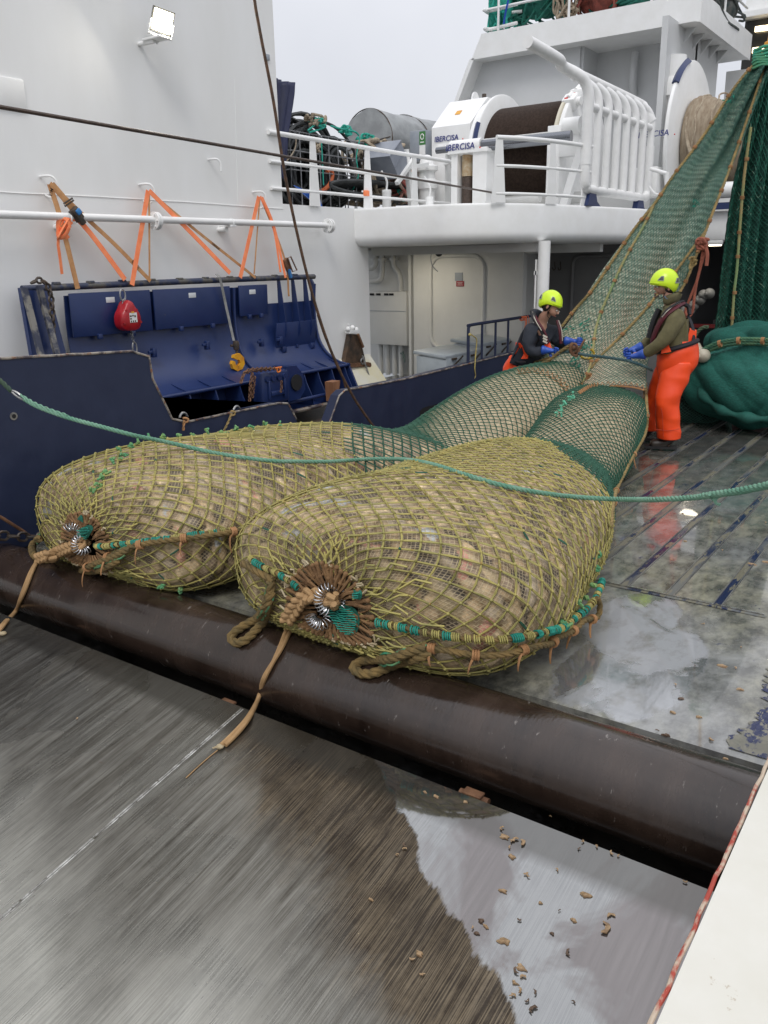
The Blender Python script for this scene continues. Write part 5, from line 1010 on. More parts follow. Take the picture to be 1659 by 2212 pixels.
# ------------------------------------------------------------------ dark working hall under the forward deck
HALL = mat('hall_shade_colour', (.05, .05, .052), (.03, .03, .032), 2, .5, contrast=.5)  # near-black colour stands in for the shade inside the hall
hl = root('working_hall', (-2, 18, 0), 'dark covered working hall opening behind the hanging nets', 'hall')
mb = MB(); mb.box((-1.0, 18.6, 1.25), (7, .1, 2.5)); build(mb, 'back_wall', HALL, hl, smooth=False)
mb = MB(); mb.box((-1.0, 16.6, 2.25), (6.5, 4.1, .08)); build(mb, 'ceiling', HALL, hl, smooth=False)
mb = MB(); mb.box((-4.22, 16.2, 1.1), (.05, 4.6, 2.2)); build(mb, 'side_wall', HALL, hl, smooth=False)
mb = MB(); mb.box((-3.0, 15.5, .45), (1.6, .6, .9), bev=.02); build(mb, 'machine_block', BLACK, hl)
mb = MB(); mb.box((-3.2, 15.1, .8), (1.8, .08, .06)); build(mb, 'red_bar', mat('dull_red', (.12, .01, .01), rough=.5), hl)
FLOAT = mat('cream_float', (.5, .46, .36), (.38, .34, .26), 8, .5, bump=.1); FLOATD = mat('shaded_float', (.16, .155, .14), (.1, .1, .09), 8, .6, bump=.1)  # hall floats use a darkened copy of the cream, shade put in colour
def floatball(p, r, lab, grp):
    mb = MB(); mb.ball(p, (r, r, r*.95), 20, 14); mb.lathe([(.02, 0), (.03, .01), (.02, .02)], np.array(p)+np.array((-r*.3, -r*.93, 0)), ax=(-.3, -.95, 0), n=10); return tag(build(mb, 'net_float', FLOATD if 'hall' in lab else FLOAT), lab, 'float', grp)
for i, (px, py) in enumerate(((1490, 670), (1498, 660), (1512, 648), (1520, 637), (1532, 634), (1480, 672))):
    p = at(px+0, py, y=13.8); floatball(p, .085, 'white ball float in the strung row hanging in the dark hall', 'string of white floats in the hall')
# ================================================================== NETS
def catr(tab, u):
    """smooth interpolation of a station table; column 0 is the parameter"""
    tab = np.asarray(tab, float); x = tab[:, 0]; u = np.asarray(u, float); k = np.clip(np.searchsorted(x, u, side='right')-1, 0, len(x)-2)
    def tan(i):
        a = np.clip(i-1, 0, len(x)-1); b = np.clip(i+1, 0, len(x)-1); return (tab[b, 1:]-tab[a, 1:])/(x[b]-x[a])[:, None]
    h = (x[k+1]-x[k])[:, None]; t = ((u-x[k])[:, None]/h); p0, p1 = tab[k, 1:], tab[k+1, 1:]; m0, m1 = tan(k)*h, tan(k+1)*h
    return (2*t**3-3*t**2+1)*p0+(t**3-2*t**2+t)*m0+(-2*t**3+3*t**2)*p1+(t**3-t**2)*m1
class Bag:
    """tube-like net bag: stations (u, cx, cy, cz, half width, up, down, heading)"""
    def __init__(s, tab, seed=0, wr=1.0, lump=.03):
        s.tab = np.array(tab, float); s.seed = seed; s.wr = wr; s.lump = lump; g = np.random.default_rng(seed)
        s.w = [(g.uniform(1, 3.5), g.integers(1, 4), g.uniform(0, 6.28), g.uniform(.4, 1)) for _ in range(7)]; s.K = None
    def __call__(s, u, th, off=0.0):
        sh = np.broadcast(u, th).shape; u = np.broadcast_to(np.asarray(u, float), sh).ravel(); th = np.broadcast_to(np.asarray(th, float), sh).ravel()
        P = s.raw(u, th); o = np.broadcast_to(np.asarray(off, float), sh).ravel()
        if np.any(o != 0):
            e = 1e-3; du = s.raw(np.minimum(u+e, 1), th)-s.raw(np.maximum(u-e, 0), th); dt = s.raw(u, th+.01)-s.raw(u, th-.01)
            n = np.cross(du, dt); n /= np.linalg.norm(n, axis=1)[:, None]+1e-12; P = P+n*o[:, None]
        return P.reshape(sh+(3,))
    def _table(s):
        t = np.linspace(0, 2*math.pi, 2001); C_, S_ = np.cos(t), np.sin(t); lo = S_ < 0; x = .87*np.sign(C_)*np.abs(C_)**np.where(lo, .5, .9); z = np.where(lo, .38, .42)*np.sign(S_)*np.abs(S_)**np.where(lo, .62, 1.0)
        l = np.r_[0, np.cumsum(np.hypot(np.diff(x), np.diff(z)))]; s.K = (l/l[-1]*2*math.pi, t)
    def raw(s, u, th):
        if s.K is None: s._table()
        th = np.interp(np.mod(th, 2*math.pi), s.K[0], s.K[1])
        c = catr(s.tab, u); cx, cy, cz, a, hu, hd, ph = c.T; C_, S_ = np.cos(th), np.sin(th)
        lo = S_ < 0; p = np.where(lo, .5, .9); q = np.where(lo, .62, 1.0)
        X = np.sign(C_)*np.abs(C_)**p; Z = np.sign(S_)*np.abs(S_)**q
        amp = np.clip(np.minimum(a, hu)/.3, 0, 1)*s.lump; d = np.zeros_like(u)
        for f, k, o, m in s.w: d += m*np.sin(f*u*9+k*th+o)
        d = d*amp*.4
        wr = s.wr*.006*np.exp(-((u-.05)/.05)**2)*np.sin(th*15+np.sin(th*4)*2)
        d = d+wr
        L = np.stack([np.cos(ph), np.sin(ph), 0*ph], 1); Zv = np.array([0, 0, 1.])
        h = np.where(lo, hd, hu); d2 = np.where(lo, d*.25, d)
        return np.stack([cx, cy, cz], 1)+L*((a+d*.6)*X)[:, None]+Zv*((h+d2)*Z)[:, None]
def twines(Snet, nj, ni, u0, u1, r, spread, mis, off, theta0=0, per=True, knots=True, umap=None, sides=3, th_span=2*math.pi, segs=2, keep=None, jit=.0, seed=0):
    """diamond mesh twine on surface: nj half rows along u, ni meshes around; one mesh of small tubes"""
    g = np.random.default_rng(seed); J = np.arange(nj+1); I = np.arange(ni if per else ni+1)
    uu = u0+(u1-u0)*J/nj if umap is None else umap(J/nj)
    TH = theta0+(I[None, :]+.5*(J[:, None] % 2))/ni*th_span; U = np.repeat(uu[:, None], len(I), 1)
    U = U+g.normal(0, 1, U.shape)*jit*(u1-u0)/nj; TH = TH+g.normal(0, 1, TH.shape)*jit*th_span/ni
    E = []
    for j in range(nj):
        for i in I:
            i2 = (i, i+1) if j % 2 else (i-1, i)
            for q in i2:
                if per: E.append((j, i, j+1, q % ni, q-i))
                elif 0 <= q <= ni: E.append((j, i, j+1, q, q-i))
    E = np.array(E); ua, ub = U[E[:, 0], E[:, 1]], U[E[:, 2], E[:, 3]]; ta = TH[E[:, 0], E[:, 1]]; tb = TH[E[:, 2], E[:, 3]]
    if per:
        tb = ta+((tb-ta+math.pi) % (2*math.pi)-math.pi)
    if keep is not None:
        k = keep((ua+ub)/2, (ta+tb)/2); E, ua, ub, ta, tb = E[k], ua[k], ub[k], ta[k], tb[k]
    VV, FF, MM = [], [], []; base = 0; m = len(E); col = mis((ua+ub)/2, g.random(m), (ta+tb)/2)
    an = np.arange(sides)*2*math.pi/sides
    for sgn in ((-1, 1) if spread else (0,)):
        rings = []; ts = np.linspace(0, 1, segs+1); pts = [Snet(ua+(ub-ua)*t, ta+(tb-ta)*t, off) for t in ts]
        nrm = np.cross(pts[-1]-pts[0], Snet((ua+ub)/2, (ta+tb)/2+.02, off)-Snet((ua+ub)/2, (ta+tb)/2-.02, off)); T = pts[-1]-pts[0]; T /= np.linalg.norm(T, axis=1)[:, None]+1e-9
        Nn = Snet((ua+ub)/2, (ta+tb)/2, off+.01)-Snet((ua+ub)/2, (ta+tb)/2, off); Nn /= np.linalg.norm(Nn, axis=1)[:, None]+1e-9; B = np.cross(T, Nn); B /= np.linalg.norm(B, axis=1)[:, None]+1e-9
        for t, p in zip(ts, pts):
            q = p+B*(sgn*spread*(math.sin(math.pi*t)*.8+.2)*np.clip(((ua+ub)/2-.04)/.16, .25, 1))[:, None]; rr = r
            rings.append(q[:, None]+rr*(np.cos(an)[None, :, None]*B[:, None]+np.sin(an)[None, :, None]*Nn[:, None]))
        R_ = np.stack(rings, 1)  # m, segs+1, sides, 3
        VV.append(R_.reshape(-1, 3)); k0 = base+np.arange(m)[:, None]*((segs+1)*sides)
        for sidx in range(segs):
            for a in range(sides):
                b = (a+1) % sides; FF.append(np.concatenate([k0+sidx*sides+a, k0+sidx*sides+b, k0+(sidx+1)*sides+b, k0+(sidx+1)*sides+a], 1)); MM.append(col)
        base += m*(segs+1)*sides
    if knots:
        Uf, Tf = U.ravel(), TH.ravel()
        if keep is not None: kk = keep(Uf, Tf); Uf, Tf = Uf[kk], Tf[kk]
        c = Snet(Uf, Tf, off+r*.6); kr = r*1.75+spread*.5; oc = np.array([(1, 0, 0), (0, 1, 0), (-1, 0, 0), (0, -1, 0), (0, 0, 1), (0, 0, -1)], float)
        du = Snet(np.clip(Uf+.002, 0, 1), Tf, off)-Snet(np.clip(Uf-.002, 0, 1), Tf, off); du /= np.linalg.norm(du, axis=1)[:, None]+1e-9
        sc = g.uniform(.8, 1.25, len(c))[:, None, None]
        V = c[:, None]+oc[None]*kr*sc; VV.append(V.reshape(-1, 3)); k0 = base+np.arange(len(c))[:, None]*6; cc = mis(Uf, g.random(len(c)), Tf)
        for f in ((0, 1, 4), (1, 2, 4), (2, 3, 4), (3, 0, 4), (1, 0, 5), (2, 1, 5), (3, 2, 5), (0, 3, 5)):
            FF.append(np.concatenate([k0+f[0], k0+f[1], k0+f[2], k0+f[2]], 1)); MM.append(cc)
        base += len(c)*6
    V = np.concatenate(VV); F = np.concatenate(FF); M_ = np.concatenate(MM)
    return V, F, M_
def meshfrom(name, V, F, M_, mats, parent):
    c = ORG[parent]; me = bpy.data.meshes.new(name); tri = F[:, 2] == F[:, 3]
    me.vertices.add(len(V)); me.vertices.foreach_set('co', (V-c).astype(np.float32).ravel()); n = np.where(tri, 3, 4); st = np.r_[0, np.cumsum(n)[:-1]]
    loops = F.ravel() if not tri.any() else np.concatenate([F[~tri].ravel(), F[tri][:, :3].ravel()])
    if tri.any(): M_ = np.concatenate([M_[~tri], M_[tri]]); n = np.r_[np.full((~tri).sum(), 4), np.full(tri.sum(), 3)]; st = np.r_[0, np.cumsum(n)[:-1]]
    me.loops.add(len(loops)); me.loops.foreach_set('vertex_index', loops.astype(np.int32)); me.polygons.add(len(n)); me.polygons.foreach_set('loop_start', st.astype(np.int32)); me.polygons.foreach_set('loop_total', n.astype(np.int32))
    me.polygons.foreach_set('material_index', M_.astype(np.int32)); me.update(calc_edges=True); me.validate()
    return link(name, me, mats, parent, True, 0)
TW_Y = mat('yellow_green_twine', (.44, .375, .115), (.27, .25, .085), 9, .7, contrast=.3, spots=(.3, .19, .05), sscale=22, sthr=.6)
TW_O = mat('olive_twine', (.17, .16, .04), (.24, .2, .05), 12, .8)
TW_G = mat('dark_green_twine', (.012, .075, .045), (.03, .11, .065), 14, .75)
TW_M = mat('mint_twine', (.08, .28, .13), (.2, .32, .1), 20, .75)
TW_B = mat('brown_twine', (.15, .08, .035), (.25, .14, .06), 16, .85, bump=.4)
TW_W = mat('pale_twine', (.5, .42, .28), (.35, .28, .17), 16, .85)
LACE = mat('tan_lacing', (.42, .22, .1), (.3, .15, .06), 16, .85, bump=.4)
# fish seen through the fine liner: colour attribute + fine mesh pattern on the uv
def fishmat(name, pitch, lw, linecol, lineamt=.75):
    m = bpy.data.materials.new(name); m.use_nodes = True; t = m.node_tree; N = t.nodes; L = t.links; b = N['Principled BSDF']
    at_ = N.new('ShaderNodeAttribute'); at_.attribute_name = 'Col'; uv = N.new('ShaderNodeUVMap'); tc = N.new('ShaderNodeTexCoord')
    nz_ = N.new('ShaderNodeTexNoise'); nz_.inputs['Scale'].default_value = 28; nz_.inputs['Detail'].default_value = 5; L.new(tc.outputs['Object'], nz_.inputs['Vector'])
    rr = N.new('ShaderNodeMapRange'); rr.inputs[1].default_value = .3; rr.inputs[2].default_value = .7; rr.inputs[3].default_value = .55; rr.inputs[4].default_value = 1.3; L.new(nz_.outputs['Fac'], rr.inputs[0])
    sc = N.new('ShaderNodeVectorMath'); sc.operation = 'SCALE'; L.new(at_.outputs['Color'], sc.inputs[0]); L.new(rr.outputs[0], sc.inputs['Scale'])
    sp_ = N.new('ShaderNodeSeparateXYZ'); L.new(uv.outputs[0], sp_.inputs[0])
    def M_(op, a, c=None):
        x = N.new('ShaderNodeMath'); x.operation = op
        for k, v in ((0, a), (1, c)):
            if v is None: continue
            if isinstance(v, (int, float)): x.inputs[k].default_value = v
            else: L.new(v, x.inputs[k])
        return x.outputs[0]
    def line(e):
        f = M_('FRACT', M_('DIVIDE', e, pitch)); d = M_('ABSOLUTE', M_('SUBTRACT', f, .5)); r_ = N.new('ShaderNodeMapRange'); r_.inputs[1].default_value = .5-lw; r_.inputs[2].default_value = .5-lw*.5; L.new(d, r_.inputs[0]); return r_.outputs[0]
    l = M_('MAXIMUM', line(M_('ADD', sp_.outputs[0], sp_.outputs[1])), line(M_('SUBTRACT', sp_.outputs[0], sp_.outputs[1])))
    x = N.new('ShaderNodeMix'); x.data_type = 'RGBA'; L.new(M_('MULTIPLY', l, lineamt), x.inputs[0]); L.new(sc.outputs[0], x.inputs[6]); x.inputs[7].default_value = (*linecol, 1); L.new(x.outputs[2], b.inputs['Base Color'])
    b.inputs['Roughness'].default_value = .55
    bp = N.new('ShaderNodeBump'); bp.inputs['Strength'].default_value = .6; bp.inputs['Distance'].default_value = .004; L.new(M_('ADD', l, M_('MULTIPLY', nz_.outputs['Fac'], .5)), bp.inputs['Height']); L.new(bp.outputs[0], b.inputs['Normal'])
    return m
FISHM = fishmat('fish_behind_fine_liner', .026, .16, (.52, .42, .26), .7)
def fishgrid(S, par, nu, nv, u0, nfish, seed, name='catch', amp=.028, ucol=.6, size=(.13, .036), pale=(.62, .50, .33)):
    """displaced surface whose lumps are single fish, with their colours"""
    g = np.random.default_rng(seed); u = np.linspace(u0, 1, nu); th = np.linspace(0, 2*math.pi, nv, endpoint=False); U, TH = np.meshgrid(u, th, indexing='ij')
    P = S(U, TH); ds = np.r_[0, np.cumsum(np.linalg.norm(np.diff(P, axis=0), axis=2).mean(1))]; circ = np.linalg.norm(np.roll(P, -1, 1)-P, axis=2).sum(1)
    rad = circ/(2*math.pi); H = np.zeros((nu, nv)); C = np.zeros((nu, nv, 3)); C[:] = (.085, .065, .047)  # dark start colour paints the shade in gaps between fish
    pal = [(.5, .36, .2), (.41, .29, .165), (.3, .21, .12), (.56, .43, .27), (.28, .2, .13), (.5, .38, .22), (.4, .32, .23), (.55, .26, .19), (.4, .42, .43), (.12, .09, .065)]; pw = np.array([5, 5, 4, 3, 3, 4, 3, .5, .45, 2]); pw = pw/pw.sum()
    Hb = np.zeros((nu, nv))
    for _ in range(nfish):
        uc = g.uniform(u0, 1); k = int((uc-u0)/(1-u0)*(nu-1)); s0 = ds[k]; t0 = g.uniform(0, 2*math.pi); Rr = max(rad[k], .05); a = g.uniform(.7, 1.3)*size[0]; b = g.uniform(.75, 1.3)*size[1]; ang = g.normal(math.pi/2, .38)
        w = a*1.2; k0 = np.searchsorted(ds, s0-w); k1 = np.searchsorted(ds, s0+w)
        if k1 <= k0: continue
        dth = (th[None, :]-t0+math.pi) % (2*math.pi)-math.pi; y = dth*rad[k0:k1, None]; msk = np.abs(dth[0])*Rr < w
        if not msk.any(): continue
        y = y[:, msk]; x = (ds[k0:k1]-s0)[:, None]; p = (x*math.cos(ang)+y*math.sin(ang))/a; q = (-x*math.sin(ang)+y*math.cos(ang)+.25*b*np.sin(p*2))/b
        e = 1-p**2-q**2; hh = np.sqrt(np.clip(e, 0, 1))*g.uniform(.75, 1.1); sub = np.ix_(range(k0, k1), np.where(msk)[0]); up = hh > H[sub]; Hs = H[sub]; Hs[up] = hh[up]; H[sub] = Hs
        c = np.array(pal[g.choice(10, p=pw)])*g.uniform(.8, 1.2); Cs = C[sub]; belly = (1+.3*q)[..., None]; cc = np.broadcast_to(c*belly*1.0, hh.shape+(3,)); Cs[up] = cc[up]; C[sub] = Cs
    f = np.clip((U-ucol)/.12, 0, 1)[..., None]; C = C*(1-f)+(np.array(pale)*1.0+0*H[..., None])*f
    # muddy, matted gather at the end
    f = np.clip((.10-U)/.06, 0, 1)[..., None]; C = C*(1-f)+np.array((.13, .09, .045))*f
    am = amp*np.clip(rad/.25, 0, 1)[:, None]*(1-.45*np.clip((U-ucol)/.12, 0, 1)); P = S(U, TH, H*am-am-.004)
    uvs = np.stack([np.broadcast_to(ds[:, None], U.shape), TH*np.interp(.45, u, rad)], -1)
    return gridmesh(name, P, FISHM, par, per_v=True, uv=uvs, col=C)
d2r = math.radians
# ---------- front bag: u, cx, cy, cz, a, up, down, heading
B1 = Bag([(0, -2.38, 2.93, .36, .03, .03, .03, 0), (.02, -2.38, 2.90, .36, .10, .09, .09, 0), (.05, -2.385, 2.89, .365, .26, .19, .17, 0), (.09, -2.39, 2.92, .385, .52, .30, .24, 0), (.13, -2.37, 3.03, .40, .78, .375, .33, 0), (.18, -2.35, 3.22, .40, .87, .405, .385, 0), (.25, -2.37, 3.60, .39, .90, .42, .37, .02),
    (.34, -2.40, 4.06, .38, .86, .41, .37, .03), (.44, -2.42, 4.55, .37, .79, .41, .36, .04), (.54, -2.47, 5.1, .35, .66, .40, .34, .06), (.63, -2.53, 5.6, .31, .53, .34, .30, .08), (.70, -2.61, 6.05, .25, .45, .25, .24, .1), (.77, -2.75, 6.6, .26, .46, .29, .25, .12), (.85, -2.89, 7.25, .31, .49, .34, .30, .14), (.93, -3.05, 7.9, .36, .50, .33, .32, .1), (1.0, -3.13, 8.42, .42, .46, .26, .28, .05)], 3, lump=.02)
# ---------- rear bag
B2 = Bag([(0, -4.30, 2.93, .33, .03, .03, .03, 0), (.02, -4.30, 2.90, .33, .09, .08, .08, 0), (.05, -4.31, 2.90, .335, .24, .17, .16, 0), (.09, -4.33, 2.95, .36, .48, .24, .21, 0), (.13, -4.32, 3.04, .385, .72, .32, .325, 0), (.18, -4.31, 3.22, .39, .85, .36, .375, 0), (.25, -4.30, 3.60, .385, .90, .39, .37, 0),
    (.34, -4.28, 4.10, .37, .88, .41, .36, -.02), (.44, -4.16, 4.65, .35, .84, .41, .34, -.1), (.54, -4.02, 5.25, .31, .76, .38, .30, -.1), (.63, -3.92, 5.85, .26, .66, .28, .25, -.05), (.70, -3.9, 6.4, .26, .60, .27, .25, 0), (.78, -3.92, 7.05, .30, .62, .33, .29, .05), (.87, -3.95, 7.8, .38, .62, .37, .36, .05), (.94, -3.96, 8.4, .48, .56, .33, .36, .02), (1.0, -3.90, 8.85, .60, .42, .24, .28, 0)], 8, lump=.022)
bagr1 = root('full_cod_end', (-2.4, 4.5, 0), 'nearer right net bag bulging with fish, gathered by steel rings above the roller', 'net bag', 'full net bags of fish on the deck')
bagr2 = root('full_cod_end', (-4.2, 4.5, 0), 'farther left net bag full of fish, lying against the blue bulwark', 'net bag', 'full net bags of fish on the deck')
for S, par, seed, ug in ((B1, bagr1, 21, .60), (B2, bagr2, 22, .53)):
    fishgrid(S, par, 420, 300, .03, 2200, seed, ucol=ug)
    def mis(u, rn, th, ug=ug):
        k = np.where(rn < .12, 1, 0); k = np.where((u < .048) & (rn < .75), 3, k); k = np.where((rn > .99) & (u < .5), 2, k)
        g = u+.03*np.sin(th*3)+.02*(rn-.5) > ug-.06+.04*np.sin(th-.6); return np.where(g, 2, k)
    nj = 74; cut = .62
    us = np.linspace(.035, .62, 300); pm = S(us[:, None], np.linspace(0, 6, 13)[None, :]); al_ = np.r_[0, np.cumsum(np.linalg.norm(np.diff(pm, axis=0), axis=2).mean(1))]; al_ /= al_[-1]
    V, F, M_ = twines(S, 62, 35, .035, .62, .0044, .0048, mis, .010, knots=True, segs=2, jit=.018, seed=seed, umap=lambda t, us=us, al_=al_: np.interp(t, al_, us))
    meshfrom('outer_netting', V, F, M_, [TW_Y, TW_O, TW_G, TW_B], par)
    V, F, M_ = twines(S, 72, 40, .60, 1.0, .0048, 0, mis, .008, knots=True, segs=2, jit=.05, seed=seed+5)
    meshfrom('green_netting', V, F, M_, [TW_Y, TW_O, TW_G, TW_B], par)
# BVH for laying ropes on the bags
def bagtree(S):
    u = np.linspace(.005, 1, 160); th = np.linspace(0, 2*math.pi, 120, endpoint=False); U, TH = np.meshgrid(u, th, indexing='ij'); P = S(U, TH, .012)
    V = P.reshape(-1, 3); F = [(i*120+j, i*120+(j+1) % 120, (i+1)*120+(j+1) % 120, (i+1)*120+j) for i in range(159) for j in range(120)]
    return BVHTree.FromPolygons([Vector(v) for v in V], F)
T1, T2 = bagtree(B1), bagtree(B2)
def hit(px, py, tree, off=.01, fall=None):
    d = ray(px, py); h = tree.ray_cast(Vector(CAMP), Vector(d), 40)
    if h[0] is None: return np.array(at(px, py, **(fall or {'z': .2})))
    p = np.array(h[0]); n = np.array(h[1]); n = n if np.dot(n, d) < 0 else -n; return p+n*off
def onbag(pts, tree, off=.012, fall=None, k=5):
    q = cmr([(*p, 0) for p in pts], k)[:, :2]; return np.array([hit(x, y, tree, off, fall) for x, y in q])
def smooth(P, n=2):
    P = np.array(P)
    for _ in range(n): P[1:-1] = (P[:-2]+2*P[1:-1]+P[2:])/4
    return P
ROPE_O = mat('weathered_olive_rope', (.2, .13, .045), (.1, .075, .03), 16, .9, bump=.5)
ROPE_G = mat('green_patched_rope', (.07, .16, .07), (.2, .14, .05), 12, .9, bump=.5)
TANR = mat('tan_cod_line', (.42, .26, .12), (.33, .2, .09), 12, .75, bump=.3, bscale=120)
RING = mat('steel_ring', (.75, .75, .76), (.5, .5, .5), 10, .2, metal=.95)
TEAL = mat('teal_whipping', (.01, .2, .16), (.02, .28, .2), 24, .7)
# ---- the gathered end: radial brown meshes, rings, braid, green patch
def gather(S, par, tree, c, rings, braid, tail, patch, name_seed):
    g = np.random.default_rng(name_seed); n = 44
    mb = MB()
    for k in range(n):   # doubled brown bars fanning from the ring of steel rings
        th = 2*math.pi*k/n; u = np.linspace(.020, .050, 7); P = S(u, np.full(7, th)+g.normal(0, .02)+np.array([0, .01, .02, .02, .01, 0, 0])*g.normal(0, 2), .012+g.uniform(0, .012)); mb.tube(P, [.006, .007, .008, .010, .009, .008, .012], 5)
        if k % 2: mb.ball(P[3], .013, 6, 5); 
        mb.ball(P[-1], .014, 6, 5)
    build(mb, 'brown_gathering', TW_B, par)
    mb = MB()
    for k in range(46):  # matted yellow-green bars just outside
        th = g.uniform(0, 2*math.pi); u0_ = g.uniform(.05, .085); u = np.linspace(u0_, u0_+g.uniform(.012, .025), 4); P = S(u, np.full(4, th)+g.normal(0, .03, 4), .012+g.uniform(0, .01)); mb.tube(P, .0055, 4)
    build(mb, 'matted_twine', TW_Y, par)
    mb = MB()
    for k in range(26):
        th = g.uniform(0, 2*math.pi); u = np.linspace(.050, .058, 4); P = S(u, np.full(4, th)+g.normal(0, .04, 4), .025); mb.tube(P, .006, 4)
    build(mb, 'pale_bars', TW_W, par)
    for (px, py), cnt, a0, a1, R_ in rings:
        ctr_ = hit(px, py, tree, .03); dv = -ray(px, py); r_ = np.cross(dv, (0, 0, 1.)); r_ /= np.linalg.norm(r_); w = np.cross(r_, dv)
        for k in range(cnt):
            a = a0+(a1-a0)*k/max(1, cnt-1); rad_ = r_*math.cos(a)+w*math.sin(a); o = ctr_+rad_*R_*.72+dv*.012; tl = dv*.9+np.cross(dv, rad_)*.35+rad_*.1; tl /= np.linalg.norm(tl)
            mb = MB(); mb.tube([o+rad_*.027*math.cos(b)+tl*.027*math.sin(b) for b in np.linspace(0, 2*math.pi, 15)[:-1]], .0032, 6, closed=True); build(mb, 'steel_ring', RING, par)
    for poly in patch:
        P = onbag(poly, tree, .018, k=3); c0 = P.mean(0); mb = MB(); k = len(P); V = [c0-ray(*poly[0])*.02]+list(P); mb.add(V, [(0, 1+i, 1+(i+1) % k) for i in range(k)]); build(mb, 'green_patch', mat('teal_patch', (.01, .11, .075), (.015, .16, .11), 40, .9, bump=.8, bscale=90), par)
        xs_ = [p[0] for p in poly]; ys_ = [p[1] for p in poly]; mb = MB()
        def inside(x, y):
            r_ = False; j = len(poly)-1
            for i in range(len(poly)):
                if (poly[i][1] > y) != (poly[j][1] > y) and x < (poly[j][0]-poly[i][0])*(y-poly[i][1])/(poly[j][1]-poly[i][1])+poly[i][0]: r_ = not r_
                j = i
            return r_
        for yy in np.arange(min(ys_), max(ys_), 5):
            seg = [(x, yy+2.2*math.sin(x*1.1+yy)) for x in np.arange(min(xs_), max(xs_), 2.5) if inside(x, yy)]
            if len(seg) > 3: mb.tube(smooth([hit(x, y, tree, .035) for x, y in seg], 1), .003, 4)
        if mb.n: build(mb, 'patch_mesh', TEAL, par)
g1 = gather(B1, bagr1, T1, (720, 1290), [((722, 1284), 22, -1.1, 3.9, .085), ((697, 1328), 9, 1.8, 4.6, .07), ((700, 1325), 6, -1.3, -.2, .075)], None, None,
    [[(702, 1300), (718, 1296), (745, 1303), (772, 1312), (782, 1335), (776, 1362), (760, 1370), (738, 1358), (720, 1335), (708, 1322)], [(768, 1272), (786, 1274), (784, 1292), (770, 1290)]], 5)
g2 = gather(B2, bagr2, T2, (180, 1170), [((166, 1152), 15, 1.0, 4.6, .075), ((184, 1172), 13, -2.2, 1.6, .06)], None, None, [[(176, 1140), (200, 1132), (206, 1142), (190, 1160), (176, 1162)], [(172, 1120), (182, 1112), (186, 1128)]], 6)
# braided cod line and its tail
def braid(par, cl, r, tree, off=.03):
    P = smooth([hit(x, y, tree, off, {'y': 2.78}) for x, y in cmr([(*p, 0) for p in cl], 6)[:, :2]], 2); P = resamp(P, .008); T = np.gradient(P, axis=0); T /= np.linalg.norm(T, axis=1)[:, None]
    V_ = -np.array([ray(*cl[len(cl)//2])]*len(P)); B = np.cross(T, V_); B /= np.linalg.norm(B, axis=1)[:, None]; A = np.cross(B, T); L = np.arange(len(P))*.008
    for k in range(3):
        ph = L/.115*2*math.pi+k*2*math.pi/3; mb = MB(); mb.tube(P+B*(r*1.75*np.sin(ph))[:, None]+A*(r*.95*np.sin(2*ph))[:, None]+A*r, r, 8); build(mb, 'braided_strand', TANR, par)
    return P
br1 = root('cod_line', hit(650, 1300, T1, .05), 'tan braided cod line knotted on the nearer bag, its tail hanging over the roller', 'rope', 'tan cod lines over the roller')
PB = braid(br1, [(742, 1285), (722, 1288), (700, 1282), (680, 1278), (662, 1288), (650, 1305), (640, 1320), (632, 1332)], .0155, T1, .04)
def overroll(pts, lift):
    """(px, py, surface) points: 'r' roller, 'p' ramp"""
    out = []
    for px, py, sf in pts:
        d = ray(px, py)
        if sf == 'r':
            o = CAMP[1:]-RC[1:]; dd = d[1:]; a = np.dot(dd, dd); b = 2*np.dot(o, dd); c = np.dot(o, o)-(RR+lift)**2; D_ = b*b-4*a*c
            t = (-b-math.sqrt(max(D_, 0)))/(2*a); out.append(CAMP+d*t)
        elif sf == 'p': q = np.array(at(px, py, r=0)); out.append(q+np.array((0, 0, lift)))
        else: out.append(np.array(at(px, py, y=float(sf))))
    return out
for dx, nm in ((0, 0), (7, 1)):
    mb = MB(); w = [0, 1, 1.2, 1, .9, 1.1, .3, .1]
    pts = [(632, 1332, 'r'), (618, 1362, 'r'), (604, 1398, 'r'), (590, 1430, 'r'), (572, 1465, 'r'), (560, 1505, '2.77'), (536, 1555, 'p'), (505, 1590, 'p'), (478, 1616, 'p')]
    P = overroll([(x+dx*math.sin(i*.9+nm)*.9+dx*.5, y, s_) for i, (x, y, s_) in enumerate(pts)], .016); mb.tube(smooth(cmr(P, 8), 2), .0115, 8); build(mb, 'hanging_tail', TANR, br1)
mb = MB(); p = overroll([(476, 1617, 'p')], .012)[0]; mb.ball(p, (.02, .02, .012), 8, 6)
for k in range(7): mb.tube([p, p+np.array((rng.normal(-.012, .01), -.02+rng.normal(0, .01), .002))], .003, 4)
build(mb, 'frayed_end', TW_W, br1)
mb = MB(); mb.tube(smooth(cmr(overroll([(470, 1622, 'p'), (448, 1640, 'p'), (420, 1665, 'p'), (402, 1682, 'p')], .004), 5)), .0028, 5); build(mb, 'loose_strand', TANR, br1)
br2 = root('cod_line', hit(140, 1190, T2, .05), 'tan braided cod line of the farther bag hanging over the roller at far left', 'rope', 'tan cod lines over the roller')
braid(br2, [(196, 1165), (180, 1172), (160, 1180), (140, 1188), (122, 1194), (102, 1200), (84, 1206)], .0145, T2, .04)
